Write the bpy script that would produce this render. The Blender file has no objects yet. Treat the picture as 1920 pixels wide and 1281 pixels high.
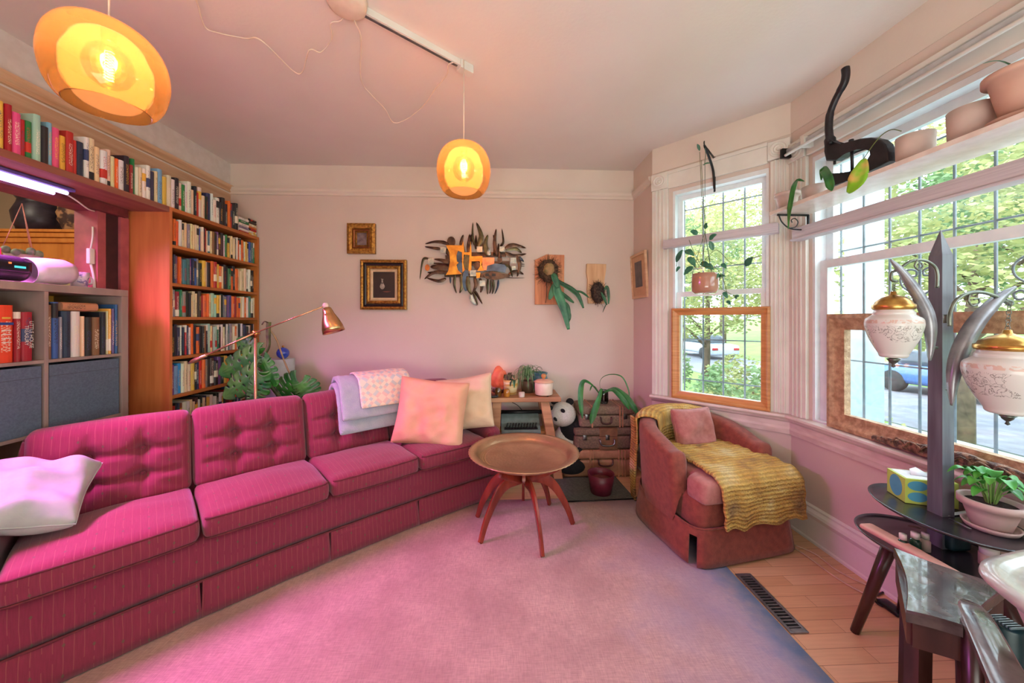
import bpy, bmesh, math, random
from math import sin, cos, pi, radians, sqrt, atan2
from mathutils import Vector, Matrix, noise
SC = bpy.context.scene
COL = SC.collection
V = Vector
# ---------------------------------------------------------------- camera
HC = 1.31; FPX = 660.0; YAW = radians(2.34)
cd = bpy.data.cameras.new('camera'); cam = bpy.data.objects.new('camera', cd); COL.objects.link(cam)
cam.location = (0, 0, HC); cam.rotation_euler = (pi/2, 0, -YAW)
cd.sensor_width = 36.0; cd.lens = 36.0*FPX/1920.0; cd.shift_y = -(640.5-601)/1920.0
cd.clip_start = 0.02; cd.clip_end = 200
SC.camera = cam
# ---------------------------------------------------------------- world, lights, exposure
SC.view_settings.view_transform = 'Standard'; SC.view_settings.look = 'None'
SC.view_settings.gamma = 1.0; SC.view_settings.exposure = 0.0; SC.view_settings.use_curve_mapping = False
W = bpy.data.worlds.new('World'); SC.world = W; W.use_nodes = True
nt = W.node_tree; nt.nodes.clear()
wo = nt.nodes.new('ShaderNodeOutputWorld'); bg = nt.nodes.new('ShaderNodeBackground')
bg.inputs[0].default_value = (0.80, 0.94, 1.0, 1); bg.inputs[1].default_value = 8.0
nt.links.new(bg.outputs[0], wo.inputs[0])

def light(name, kind, loc, energy, color, rot=(0,0,0), size=0.1, size_y=None, aim=None, spread=None):
    L = bpy.data.lights.new(name, kind); L.energy = energy; L.color = color
    if kind == 'AREA':
        L.shape = 'RECTANGLE'; L.size = size; L.size_y = size_y or size
        if spread: L.spread = spread
    elif kind == 'SUN': L.angle = size
    else: L.shadow_soft_size = size
    o = bpy.data.objects.new(name, L); COL.objects.link(o); o.location = loc; o.rotation_euler = rot
    if aim is not None:
        o.rotation_euler = (V(aim)-V(loc)).to_track_quat('-Z', 'Y').to_euler()
    return o
light('sun', 'SUN', (-6, -4, 12), 6.0, (1.0, .96, .86), size=0.02, aim=(2, 2, 0))
# sampling portals in the two window openings (they give off nothing themselves)
for _n, _l, _a, _sx, _sy in (('portal_side', (2.02, .91, 1.5), (0, .91, 1.5), 2.2, 1.6), ('portal_bay', (1.66, 2.60, 1.52), (1.0, 2.0, 1.52), .62, 1.6)):
    _p = light(_n, 'AREA', _l, 1, (1,1,1), size=_sx, size_y=_sy, aim=_a); _p.data.cycles.is_portal = True
# fill lights added behind the camera to brighten the room: forward, upward, downward
light('rear_fill_forward', 'AREA', (0.2, -1.9, 1.25), 24, (.93, 1.0, .94), size=3.0, size_y=1.8, aim=(0, 3, 2.3))
light('rear_fill_up', 'AREA', (0.3, -.9, .85), 50, (.92, 1.0, .90), size=1.6, size_y=1.2, aim=(0.4, 0.1, 2.7))
light('rear_fill_down', 'AREA', (0.1, -0.9, 2.6), 10, (1.0, .90, .80), size=1.2, size_y=1.2, aim=(0, .4, 0))
# grow-light tubes in the opening on the left
GROW = light('grow_light_glow', 'AREA', (-2.33, 1.42, 1.955), 50, (1.0, .19, .88), size=1.0, size_y=.06, aim=(-1.35, 1.60, 0.2), spread=radians(118))
light('adjoining_room_lamp', 'AREA', (-3.5, 1.4, 2.6), 30, (1.0, .88, .68), size=.8, aim=(-3.1, 2.0, .6))

# ---------------------------------------------------------------- pixel helpers (a pixel and a real plane give a point)
_s, _c = sin(YAW), cos(YAW)
def ray(x, y):
    u = (x-960)/FPX; w = (601-y)/FPX
    return V((_s+u*_c, _c-u*_s, w))
def onZ(x, y, z):
    d = ray(x, y); return V((0,0,HC)) + d*((z-HC)/d.z)
def onY(x, y, Y=3.22):
    d = ray(x, y); return V((0,0,HC)) + d*(Y/d.y)
def onX(x, y, X):
    d = ray(x, y); return V((0,0,HC)) + d*(X/d.x)
def onK(x, y, k): return V((0,0,HC)) + ray(x, y)*k
def N(x, y=0., z=0.): return noise.noise(V((x, y, z)))

# ---------------------------------------------------------------- materials
def lin(c):
    return tuple(((v/255.)/12.92 if v/255. <= .04045 else ((v/255.+.055)/1.055)**2.4) for v in c)
MATS = {}
def mat(name, c1, c2=None, rough=.6, metal=0., scale=20., bump=0., bscale=None, stretch=(1,1,1), detail=3., emit=None, estr=0., spec=None, coat=0., contrast=(.35,.65), sheen=0., coord='Object'):
    if name in MATS: return MATS[name]
    m = bpy.data.materials.new(name); m.use_nodes = True; t = m.node_tree; n = t.nodes; L = t.links
    b = n['Principled BSDF']; b.inputs['Roughness'].default_value = rough; b.inputs['Metallic'].default_value = metal
    if spec is not None: b.inputs['Specular IOR Level'].default_value = spec
    if coat: b.inputs['Coat Weight'].default_value = coat
    if sheen: b.inputs['Sheen Weight'].default_value = sheen
    b.inputs['Base Color'].default_value = (*lin(c1), 1)
    tc = n.new('ShaderNodeTexCoord'); mp = n.new('ShaderNodeMapping'); mp.inputs['Scale'].default_value = stretch
    L.new(tc.outputs[coord], mp.inputs[0])
    nz = n.new('ShaderNodeTexNoise'); nz.inputs['Scale'].default_value = scale; nz.inputs['Detail'].default_value = detail
    L.new(mp.outputs[0], nz.inputs['Vector'])
    if c2 is None: c2 = tuple(int(v*.9) for v in c1)
    r = n.new('ShaderNodeValToRGB'); r.color_ramp.elements[0].position = contrast[0]; r.color_ramp.elements[1].position = contrast[1]
    r.color_ramp.elements[0].color = (*lin(c2), 1); r.color_ramp.elements[1].color = (*lin(c1), 1)
    L.new(nz.outputs[0], r.inputs[0]); L.new(r.outputs[0], b.inputs['Base Color'])
    if bump:
        n2 = n.new('ShaderNodeTexNoise'); n2.inputs['Scale'].default_value = bscale or scale*3; L.new(mp.outputs[0], n2.inputs['Vector'])
        bp = n.new('ShaderNodeBump'); bp.inputs['Strength'].default_value = bump; bp.inputs['Distance'].default_value = .01
        L.new(n2.outputs[0], bp.inputs['Height']); L.new(bp.outputs[0], b.inputs['Normal'])
    if emit:
        b.inputs['Emission Color'].default_value = (*lin(emit), 1); b.inputs['Emission Strength'].default_value = estr
    MATS[name] = m; return m
def nodes(name):
    m = bpy.data.materials.new(name); m.use_nodes = True; MATS[name] = m
    return m, m.node_tree.nodes, m.node_tree.links, m.node_tree.nodes['Principled BSDF']
def mathn(n, L, op, a, b=None, c=None):
    q = n.new('ShaderNodeMath'); q.operation = op
    for i, v in enumerate((a, b, c)):
        if v is None: continue
        if isinstance(v, (int, float)): q.inputs[i].default_value = v
        else: L.new(v, q.inputs[i])
    return q.outputs[0]
def mixc(n, L, f, a, b):
    q = n.new('ShaderNodeMix'); q.data_type = 'RGBA'
    if isinstance(f, (int, float)): q.inputs[0].default_value = f
    else: L.new(f, q.inputs[0])
    for i, v in ((6, a), (7, b)):
        if isinstance(v, tuple): q.inputs[i].default_value = (*lin(v), 1)
        else: L.new(v, q.inputs[i])
    return q.outputs[2]

# sofa stripes: thin pale vertical lines with little woven lozenges, in fabric space (UV: metres)
def fabric(name, base, dark, line, dot):
    m, n, L, b = nodes(name); b.inputs['Roughness'].default_value = .85; b.inputs['Sheen Weight'].default_value = .25
    uv = n.new('ShaderNodeUVMap'); sp = n.new('ShaderNodeSeparateXYZ'); L.new(uv.outputs[0], sp.inputs[0])
    u, v = sp.outputs[0], sp.outputs[1]
    nz = n.new('ShaderNodeTexNoise'); nz.inputs['Scale'].default_value = 9; L.new(uv.outputs[0], nz.inputs['Vector'])
    wob = mathn(n, L, 'MULTIPLY', mathn(n, L, 'SUBTRACT', nz.outputs[0], .5), .008)
    uw = mathn(n, L, 'ADD', u, wob)
    base_n = n.new('ShaderNodeTexNoise'); base_n.inputs['Scale'].default_value = 60; mp = n.new('ShaderNodeMapping'); mp.inputs['Scale'].default_value = (4, .3, 1)
    L.new(uv.outputs[0], mp.inputs[0]); L.new(mp.outputs[0], base_n.inputs['Vector'])
    colr = mixc(n, L, base_n.outputs[0], dark, base)
    fr = mathn(n, L, 'FRACT', mathn(n, L, 'DIVIDE', uw, .024))
    l1 = mathn(n, L, 'LESS_THAN', mathn(n, L, 'ABSOLUTE', mathn(n, L, 'SUBTRACT', fr, .5)), .045)
    fade = n.new('ShaderNodeTexNoise'); fade.inputs['Scale'].default_value = 14; L.new(uv.outputs[0], fade.inputs['Vector'])
    l1 = mathn(n, L, 'MULTIPLY', l1, mathn(n, L, 'MULTIPLY', mathn(n, L, 'GREATER_THAN', fade.outputs[0], .40), .42))
    c2 = mixc(n, L, l1, colr, line)
    fr2 = mathn(n, L, 'SUBTRACT', mathn(n, L, 'FRACT', mathn(n, L, 'DIVIDE', uw, .072)), .5)
    cell = mathn(n, L, 'FLOOR', mathn(n, L, 'DIVIDE', uw, .072))
    ph = mathn(n, L, 'MULTIPLY', cell, .37)
    fv = mathn(n, L, 'SUBTRACT', mathn(n, L, 'FRACT', mathn(n, L, 'ADD', mathn(n, L, 'DIVIDE', v, .10), ph)), .5)
    dd = mathn(n, L, 'ADD', mathn(n, L, 'MULTIPLY', mathn(n, L, 'ABSOLUTE', fr2), .072), mathn(n, L, 'MULTIPLY', mathn(n, L, 'ABSOLUTE', fv), .06))
    d1 = mathn(n, L, 'MULTIPLY', mathn(n, L, 'LESS_THAN', dd, .0045), .8)
    c3 = mixc(n, L, d1, c2, dot); L.new(c3, b.inputs['Base Color'])
    bp = n.new('ShaderNodeBump'); bp.inputs['Strength'].default_value = .25; bp.inputs['Distance'].default_value = .004
    L.new(base_n.outputs[0], bp.inputs['Height']); L.new(bp.outputs[0], b.inputs['Normal'])
    return m
M_SOFA = fabric('sofa_fabric', (140, 42, 70), (116, 32, 54), (160, 98, 84), (96, 84, 60))

# book covers: colour per object, blocks and lines of print down the spine
def book_mat():
    m, n, L, b = nodes('book_cover'); b.inputs['Roughness'].default_value = .45
    oi = n.new('ShaderNodeObjectInfo'); tc = n.new('ShaderNodeTexCoord'); sp = n.new('ShaderNodeSeparateXYZ')
    L.new(tc.outputs['Generated'], sp.inputs[0]); z, y = sp.outputs[2], sp.outputs[1]
    rnd = oi.outputs['Random']
    r2 = mathn(n, L, 'FRACT', mathn(n, L, 'MULTIPLY', rnd, 7.31)); r3 = mathn(n, L, 'FRACT', mathn(n, L, 'MULTIPLY', rnd, 23.7))
    cr = n.new('ShaderNodeValToRGB'); cr.color_ramp.interpolation = 'CONSTANT'
    cols = [(30,30,34),(235,228,214),(190,50,40),(235,225,200),(60,70,110),(230,180,70),(40,40,44),(226,216,200)]
    e = cr.color_ramp.elements
    while len(e) < 8: e.new(.5)
    for i, c in enumerate(cols): e[i].position = i/8.; e[i].color = (*lin(c), 1)
    L.new(r2, cr.inputs[0])
    # text-like marks
    cmb = n.new('ShaderNodeCombineXYZ'); L.new(mathn(n, L, 'ADD', mathn(n, L, 'MULTIPLY', z, 34.), mathn(n, L, 'MULTIPLY', rnd, 90.)), cmb.inputs[0]); L.new(mathn(n, L, 'MULTIPLY', y, 4.), cmb.inputs[1])
    nz = n.new('ShaderNodeTexNoise'); nz.inputs['Scale'].default_value = 1.6; nz.inputs['Detail'].default_value = 2; L.new(cmb.outputs[0], nz.inputs['Vector'])
    t = mathn(n, L, 'GREATER_THAN', nz.outputs[0], .53)
    band = mathn(n, L, 'MULTIPLY', mathn(n, L, 'GREATER_THAN', z, mathn(n, L, 'ADD', .12, mathn(n, L, 'MULTIPLY', r3, .2))), mathn(n, L, 'LESS_THAN', z, mathn(n, L, 'ADD', .62, mathn(n, L, 'MULTIPLY', r3, .28))))
    mid = mathn(n, L, 'LESS_THAN', mathn(n, L, 'ABSOLUTE', mathn(n, L, 'SUBTRACT', y, .5)), .26)
    f = mathn(n, L, 'MULTIPLY', mathn(n, L, 'MULTIPLY', t, band), mathn(n, L, 'MULTIPLY', mid, .75))
    c1 = mixc(n, L, f, oi.outputs['Color'], cr.outputs[0])
    # a block of the second colour on some
    blk = mathn(n, L, 'MULTIPLY', mathn(n, L, 'GREATER_THAN', r3, .68), mathn(n, L, 'LESS_THAN', mathn(n, L, 'ABSOLUTE', mathn(n, L, 'SUBTRACT', z, r2)), .13))
    c2 = mixc(n, L, blk, c1, cr.outputs[0]); L.new(c2, b.inputs['Base Color'])
    return m
M_BOOK = book_mat()
M_PAGE = mat('paper_pages', (226, 212, 188), (205, 188, 160), rough=.9, scale=90, stretch=(1,14,1))

# ---------------------------------------------------------------- mesh tools
def rootloc(p):
    v = V((0,0,0))
    while p is not None: v = v + p.location; p = p.parent
    return v
def obj(name, bm, m, parent=None, smooth=True, loc=None):
    if not bm.verts: return None
    if parent is None:
        xs = [v.co for v in bm.verts]
        if loc is None:
            mn = [min(c[i] for c in xs) for i in range(3)]; mx = [max(c[i] for c in xs) for i in range(3)]
            loc = V(((mn[0]+mx[0])/2, (mn[1]+mx[1])/2, mn[2]))
        off = V(loc)
    else: off = rootloc(parent)
    for v in bm.verts: v.co -= off
    bmesh.ops.recalc_face_normals(bm, faces=bm.faces)
    me = bpy.data.meshes.new(name); bm.to_mesh(me); bm.free()
    for q in (m if isinstance(m, (list, tuple)) else [m]): me.materials.append(q)
    if smooth:
        for p in me.polygons: p.use_smooth = True
    o = bpy.data.objects.new(name, me); COL.objects.link(o)
    if parent is None: o.location = off
    else: o.parent = parent
    if smooth == 'auto':
        try: me.set_sharp_from_angle(angle=radians(38))
        except Exception: pass
    return o
def tag(o, label=None, cat=None, group=None, kind=None):
    if label: o['label'] = label
    if cat: o['category'] = cat
    if group: o['group'] = group
    if kind: o['kind'] = kind
    return o
def thing(name, label, cat, loc, group=None):
    o = bpy.data.objects.new(name, None); COL.objects.link(o); o.location = loc; o.empty_display_size = .05
    return tag(o, label, cat, group)
def struct(name, bm, m, smooth=False, parent=None, label=None):
    o = obj(name, bm, m, parent, smooth)
    if parent is None: o['kind'] = 'structure'
    if label: o['label'] = label
    return o
def B(): return bmesh.new()
def box(bm, x0, x1, y0, y1, z0, z1, M=None, mi=0, bevel=0.):
    vs = [bm.verts.new((x, y, z)) for x in (x0, x1) for y in (y0, y1) for z in (z0, z1)]
    fs = [(0,1,3,2),(4,6,7,5),(0,4,5,1),(2,3,7,6),(0,2,6,4),(1,5,7,3)]
    F = [bm.faces.new([vs[i] for i in f]) for f in fs]
    for f in F: f.material_index = mi
    if bevel:
        es = list({e for f in F for e in f.edges})
        r = bmesh.ops.bevel(bm, geom=es, offset=bevel, segments=2, profile=.6, affect='EDGES')
        vs = list({v for f in r['faces'] for v in f.verts} | {v for v in vs if v.is_valid})
    if M is not None:
        for v in vs: v.co = M @ v.co
    return vs
def frame_pts(pts):
    T = []
    for i in range(len(pts)):
        a = pts[max(i-1,0)]; b = pts[min(i+1,len(pts)-1)]; d = (b-a)
        T.append(d.normalized() if d.length > 1e-9 else V((0,0,1)))
    up = V((0,0,1)) if abs(T[0].z) < .9 else V((1,0,0))
    n = T[0].cross(up).normalized(); out = []
    for t in T:
        n = (n - t*n.dot(t)); n = n.normalized() if n.length > 1e-6 else t.orthogonal().normalized()
        out.append((t, n, t.cross(n)))
    return out
def tube(bm, pts, r, sides=8, mi=0, flat=1.0, closed=True):
    pts = [V(p) for p in pts]; fr = frame_pts(pts); rings = []
    for i, p in enumerate(pts):
        rr = r(i/(len(pts)-1)) if callable(r) else (r[i] if isinstance(r, (list, tuple)) else r)
        t, n, b = fr[i]
        rings.append([bm.verts.new(p + n*rr*cos(2*pi*k/sides) + b*rr*flat*sin(2*pi*k/sides)) for k in range(sides)])
    for i in range(len(rings)-1):
        for k in range(sides):
            f = bm.faces.new((rings[i][k], rings[i][(k+1)%sides], rings[i+1][(k+1)%sides], rings[i+1][k])); f.material_index = mi
    if closed:
        f = bm.faces.new(rings[0][::-1]); f.material_index = mi; f = bm.faces.new(rings[-1]); f.material_index = mi
    return rings
def smooth_path(pts, n=6):
    pts = [V(p) for p in pts]; out = []
    for i in range(len(pts)-1):
        p0 = pts[max(i-1,0)]; p1 = pts[i]; p2 = pts[i+1]; p3 = pts[min(i+2,len(pts)-1)]
        for k in range(n):
            t = k/n
            out.append(.5*((2*p1)+(-p0+p2)*t+(2*p0-5*p1+4*p2-p3)*t*t+(-p0+3*p1-3*p2+p3)*t**3))
    out.append(pts[-1]); return out
def lathe(bm, prof, c=(0,0,0), segs=32, M=None, mi=0, closed=False, wob=None):
    c = V(c); rings = []
    for (r, z) in prof:
        ring = []
        for k in range(segs):
            a = 2*pi*k/segs; rr = r*(wob(a, z) if wob else 1)
            p = V((rr*cos(a), rr*sin(a), z)); p = (M @ p) if M is not None else p
            ring.append(bm.verts.new(c+p))
        rings.append(ring)
    for i in range(len(rings)-1):
        for k in range(segs):
            f = bm.faces.new((rings[i][k], rings[i][(k+1)%segs], rings[i+1][(k+1)%segs], rings[i+1][k])); f.material_index = mi
    if prof[0][0] > 1e-5: f = bm.faces.new(rings[0][::-1]); f.material_index = mi
    if not closed and prof[-1][0] > 1e-5 : f = bm.faces.new(rings[-1]); f.material_index = mi
    return rings
def openlathe(bm, prof, c=(0,0,0), segs=40, M=None, mi=0, wob=None):
    c = V(c); rings = []
    for (r, z) in prof:
        ring = []
        for k in range(segs):
            a = 2*pi*k/segs; rr = r*(wob(a, z) if wob else 1)
            p = V((rr*cos(a), rr*sin(a), z)); p = (M @ p) if M is not None else p
            ring.append(bm.verts.new(c+p))
        rings.append(ring)
    for i in range(len(rings)-1):
        for k in range(segs):
            f = bm.faces.new((rings[i][k], rings[i][(k+1)%segs], rings[i+1][(k+1)%segs], rings[i+1][k])); f.material_index = mi
def pot(bm, r0, r1, h, c, t=.006, lip=0., segs=36, M=None, mi=0, liph=.02):
    "open vessel: outer wall, rim, inner wall"
    p = [(1e-4, 0), (r0, 0), (r0+(r1-r0)*.5, h*.5)]
    if lip: p += [(r1-(r1-r0)*liph/h, h-liph), (r1+lip, h-liph), (r1+lip, h)]
    else: p += [(r1, h)]
    p += [(r1-t, h), (r1-t-(r1-r0)*.3, h*.7), (r0-t if r0 > t else .001, t), (1e-4, t)]
    openlathe(bm, p, c, segs, M, mi)
def prism(bm, outline, axis_o, ux, uy, un, t, mi=0, bevel=0):
    "flat outline (2D points) extruded by t along un"
    o = V(axis_o); ux, uy, un = V(ux), V(uy), V(un)
    a = [bm.verts.new(o+ux*p[0]+uy*p[1]) for p in outline]; b = [bm.verts.new(o+ux*p[0]+uy*p[1]+un*t) for p in outline]
    k = len(a); fs = [bm.faces.new(a[::-1]), bm.faces.new(b)]
    for i in range(k): fs.append(bm.faces.new((a[i], a[(i+1)%k], b[(i+1)%k], b[i])))
    for f in fs: f.material_index = mi
    if bevel:
        bmesh.ops.bevel(bm, geom=list({e for f in fs for e in f.edges}), offset=bevel, segments=2, profile=.6, affect='EDGES')
def rbox(bm, sx, sy, sz, r, fn=None, n=(12,8,6), uvf=None, mi=0, exp=None):
    "rounded box centred on 0 with a grid surface, every point passed through fn(x,y,z)"
    nx, ny, nz = n; vd = {}; hx, hy, hz = sx/2, sy/2, sz/2
    uvl = bm.loops.layers.uv.verify() if uvf else None; raw = {}
    def co(i, k, h):
        t = -1+2*i/k; q = h-r
        # denser samples near the rounded edge
        return t*h
    def vert(i, j, k):
        key = (i, j, k)
        if key in vd: return vd[key]
        x, y, z = co(i, nx, hx), co(j, ny, hy), co(k, nz, hz)
        cx = max(-hx+r, min(hx-r, x)); cy = max(-hy+r, min(hy-r, y)); cz = max(-hz+r, min(hz-r, z))
        d = V((x-cx, y-cy, z-cz))
        if d.length > 1e-9: d = d.normalized()*r
        p = V((cx, cy, cz))+d
        q = fn(p.x, p.y, p.z) if fn else p
        v = bm.verts.new(q); vd[key] = v; raw[v] = p; return v
    def quad(a, b, c, d, ax):
        f = bm.faces.new((a, b, c, d)); f.material_index = mi
        if uvf:
            for l in f.loops: l[uvl].uv = uvf(raw[l.vert], ax)
    for i in range(nx):
        for j in range(ny):
            for k in (0, nz): quad(vert(i,j,k), vert(i+1,j,k), vert(i+1,j+1,k), vert(i,j+1,k), 2)
    for i in range(nx):
        for k in range(nz):
            for j in (0, ny): quad(vert(i,j,k), vert(i+1,j,k), vert(i+1,j,k+1), vert(i,j,k+1), 1)
    for j in range(ny):
        for k in range(nz):
            for i in (0, nx): quad(vert(i,j,k), vert(i,j+1,k), vert(i,j+1,k+1), vert(i,j,k+1), 0)
def leaf(bm, pts, wfn, up=(0,0,1), fold=.25, mi=0, n=6, th=.0008):
    "leaf along a path with a fold down the midrib"
    P = smooth_path(pts, n); fr = frame_pts(P); up = V(up); rows = []
    for i, p in enumerate(P):
        t = fr[i][0]; s = t.cross(up); s = s.normalized() if s.length > 1e-4 else fr[i][1]
        nn = s.cross(t).normalized(); w = wfn(i/(len(P)-1))
        rows.append([bm.verts.new(p - s*w + nn*w*fold), bm.verts.new(p - s*w*.5+nn*w*fold*.3), bm.verts.new(p - nn*th), bm.verts.new(p+s*w*.5+nn*w*fold*.3), bm.verts.new(p + s*w + nn*w*fold)])
    for i in range(len(rows)-1):
        for k in range(4):
            f = bm.faces.new((rows[i][k], rows[i][k+1], rows[i+1][k+1], rows[i+1][k])); f.material_index = mi
def lw(w, peak=.45, tip=0.02):
    def f(t):
        if t < peak: return w*(tip+(1-tip)*sin(pi/2*t/peak))
        return w*(tip+(1-tip)*cos(pi/2*(t-peak)/(1-peak)))
    return f
def solidify(o, t, offset=0):
    m = o.modifiers.new('thickness', 'SOLIDIFY'); m.thickness = t; m.offset = offset; return o
def subsurf(o, l=1):
    m = o.modifiers.new('sub', 'SUBSURF'); m.levels = l; m.render_levels = l; return o
def ico(bm, c, r, sub=2, M=None, fn=None, mi=0):
    ret = bmesh.ops.create_icosphere(bm, subdivisions=sub, radius=1.0)
    for v in ret['verts']:
        p = v.co.copy(); 
        if fn: p = fn(p)
        p = V((p.x*r[0], p.y*r[1], p.z*r[2])) if isinstance(r, (tuple, list)) else p*r
        if M is not None: p = M @ p
        v.co = V(c)+p
    for f in {f for v in ret['verts'] for f in v.link_faces}: f.material_index = mi
def text_mesh(name, s, m, parent, M, size, extrude=.0004, align='LEFT'):
    cu = bpy.data.curves.new(name, 'FONT'); cu.body = s; cu.size = size; cu.extrude = extrude; cu.align_x = align
    o = bpy.data.objects.new(name, cu); COL.objects.link(o); o.data.materials.append(m)
    o.parent = parent; o.matrix_world = M
    o.matrix_parent_inverse = Matrix.Identity(4); mm = M.copy(); mm.translation = M.translation - rootloc(parent); o.matrix_basis = mm
    return o
# ================================================================ the setting
def wall_mat(name, c1, c2, rough=.75): return mat(name, c1, c2, rough=rough, scale=2.2, bump=.06, bscale=60, contrast=(.3,.7))
M_WALL = wall_mat('wall_paint_pink', (214, 197, 186), (208, 191, 181))
M_FRIEZE = wall_mat('frieze_paint', (222, 210, 198), (214, 200, 188))
M_CEIL = wall_mat('ceiling_paint', (226, 218, 212), (221, 212, 206))
M_WHITE = mat('white_trim_paint', (228, 224, 216), (218, 213, 205), rough=.45, scale=6, bump=.05)
M_SASH = mat('white_sash_paint', (230, 234, 236), (222, 226, 230), rough=.4)
M_HONEY = mat('honey_pine', (208, 146, 88), (184, 120, 66), rough=.4, scale=5, stretch=(1,1,12), bump=.03)
M_DARKW = mat('dark_stained_wood', (76, 42, 36), (48, 26, 24), rough=.3, scale=6, stretch=(3,3,.6), bump=.05)
M_BLACK = mat('black_iron', (28, 26, 28), (18, 18, 20), rough=.35, metal=.3)
M_BRASS = mat('brass', (205, 160, 90), (170, 120, 62), rough=.28, metal=1.0, scale=30)
M_ALU = mat('brushed_aluminium', (200,202,204), (182,184,188), rough=.4, metal=.35)
M_STEEL = mat('steel', (150, 150, 152), (120, 120, 124), rough=.3, metal=1.0, scale=14)
M_GREEN = mat('leaf_green', (52, 128, 56), (26, 84, 40), rough=.35, scale=14, contrast=(.3,.7))
M_GREEN2 = mat('leaf_green_dark', (44, 104, 62), (22, 62, 38), rough=.35, scale=14)
M_STEM = mat('plant_stem', (108, 118, 62), (84, 88, 50), rough=.6)
M_SOIL = mat('potting_soil', (60, 46, 38), (36, 28, 24), rough=1, scale=90, bump=.6)
M_CHALK = mat('pale_clay', (208, 186, 178), (196, 172, 164), rough=.8, scale=10, bump=.05)

XW = 1.87; XL = -2.365; YB = 3.22; ZC = 2.70
A0 = V((1.262, 2.82, 0)); A1 = V((1.87, 2.17, 0)); AD = (A1-A0).normalized(); AN = V((AD.y, -AD.x, 0))   # AN points into the room? fixed below
if AN.dot(V((-1,-1,0))) < 0: AN = -AN
AL = (A1-A0).length
def bayM(): 
    M = Matrix((( AD.x, -AN.x, 0, A0.x), (AD.y, -AN.y, 0, A0.y), (0,0,1,0), (0,0,0,1))); return M   # x along wall, y outward
BM_ = bayM()
# floor: laminate planks running across the room
m, n, L, b = nodes('laminate_floor'); b.inputs['Roughness'].default_value = .38
tc = n.new('ShaderNodeTexCoord'); br = n.new('ShaderNodeTexBrick'); br.offset = .37
br.inputs['Scale'].default_value = 1; br.inputs['Brick Width'].default_value = .62; br.inputs['Row Height'].default_value = .066
br.inputs['Mortar Size'].default_value = .0008; br.inputs['Mortar'].default_value = (*lin((120,78,48)),1)
br.inputs['Color1'].default_value = (*lin((226,182,140)),1); br.inputs['Color2'].default_value = (*lin((212,162,118)),1)
L.new(tc.outputs['Object'], br.inputs['Vector'])
nz = n.new('ShaderNodeTexNoise'); mp = n.new('ShaderNodeMapping'); mp.inputs['Scale'].default_value = (2, 30, 1); L.new(tc.outputs['Object'], mp.inputs[0]); L.new(mp.outputs[0], nz.inputs['Vector']); nz.inputs['Scale'].default_value = 3
mx = n.new('ShaderNodeMix'); mx.data_type = 'RGBA'; mx.blend_type = 'MULTIPLY'; mx.inputs[0].default_value = .25
L.new(br.outputs[0], mx.inputs[6]); L.new(nz.outputs[0], mx.inputs[7]); L.new(mx.outputs[2], b.inputs['Base Color'])
bm = B(); box(bm, -5.2, XW+.05, -2.2, YB+.1, -.05, 0); f_ = struct('floor', bm, m)
bm = B(); box(bm, -5.2, XW+.15, -2.2, YB+.15, ZC, ZC+.08); struct('ceiling', bm, M_CEIL)
bm = B(); box(bm, XL-.1, 1.30, YB, YB+.12, 0, 2.43); struct('wall_back', bm, M_WALL)
bm = B(); box(bm, XL-.1, 1.30, YB-.001, YB+.12, 2.43, ZC); struct('wall_back_frieze', bm, M_FRIEZE)['label'] = 'cream frieze band above the picture rail'
bm = B(); box(bm, 1.262, 1.38, 2.82, YB+.05, 0, 2.43); struct('wall_right_return', bm, M_WALL)
bm = B(); box(bm, 1.261, 1.38, 2.82, YB+.05, 2.43, ZC); struct('wall_right_return_frieze', bm, M_FRIEZE)
# bay wall with its window opening
T0, T1, ZS, ZH = .16, .775, .705, 2.32
bm = B()
for (a, b_, z0, z1) in ((-.005, T0, 0, ZC), (T1, AL+.01, 0, ZC), (T0, T1, 0, ZS), (T0, T1, ZH, ZC)):
    box(bm, a, b_, 0, .12, z0, z1, M=BM_)
struct('wall_bay', bm, M_WALL)
# right wall with the large window
Y0, Y1, ZS2, ZH2 = -.2, 2.02, .705, 2.28
bm = B()
for (a, b_, z0, z1) in ((Y1, 2.175, 0, ZC), (-2.2, Y0, 0, ZC), (Y0, Y1, 0, ZS2), (Y0, Y1, ZH2, ZC)):
    box(bm, XW, XW+.12, a, b_, z0, z1)
struct('wall_right', bm, M_WALL)
bm = B(); box(bm, XW-.003, XW+.01, -2.2, 2.172, 2.50, ZC); struct('wall_right_frieze', bm, M_FRIEZE)
bm = B(); box(bm, 0.002, AL-.002, -.003, .01, 2.50, ZC, M=BM_); struct('wall_bay_frieze', bm, M_FRIEZE)
bm = B(); box(bm, -5.2, XW+.1, -2.3, -2.2, 0, ZC); struct('wall_front', bm, M_WALL)
# left wall with the wide opening (head at 2.0, jamb at y=2.2)
JY = 2.215
bm = B(); box(bm, XL-.12, XL, JY, YB+.02, 0, 2.43); box(bm, XL-.12, XL, -2.2, JY, 2.0, 2.43); box(bm, XL-.12, XL, -2.2, .2, 0, 2.0)

struct('wall_left', bm, mat('wall_left_boards', (206, 176, 148), (186, 150, 122), rough=.8, scale=4, stretch=(1,.4,6)))
bm = B(); box(bm, XL-.12, XL, -2.2, YB, 2.43, ZC); struct('wall_left_frieze', bm, mat('frieze_left_paint', (214, 208, 204), (206, 199, 194)))
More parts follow.
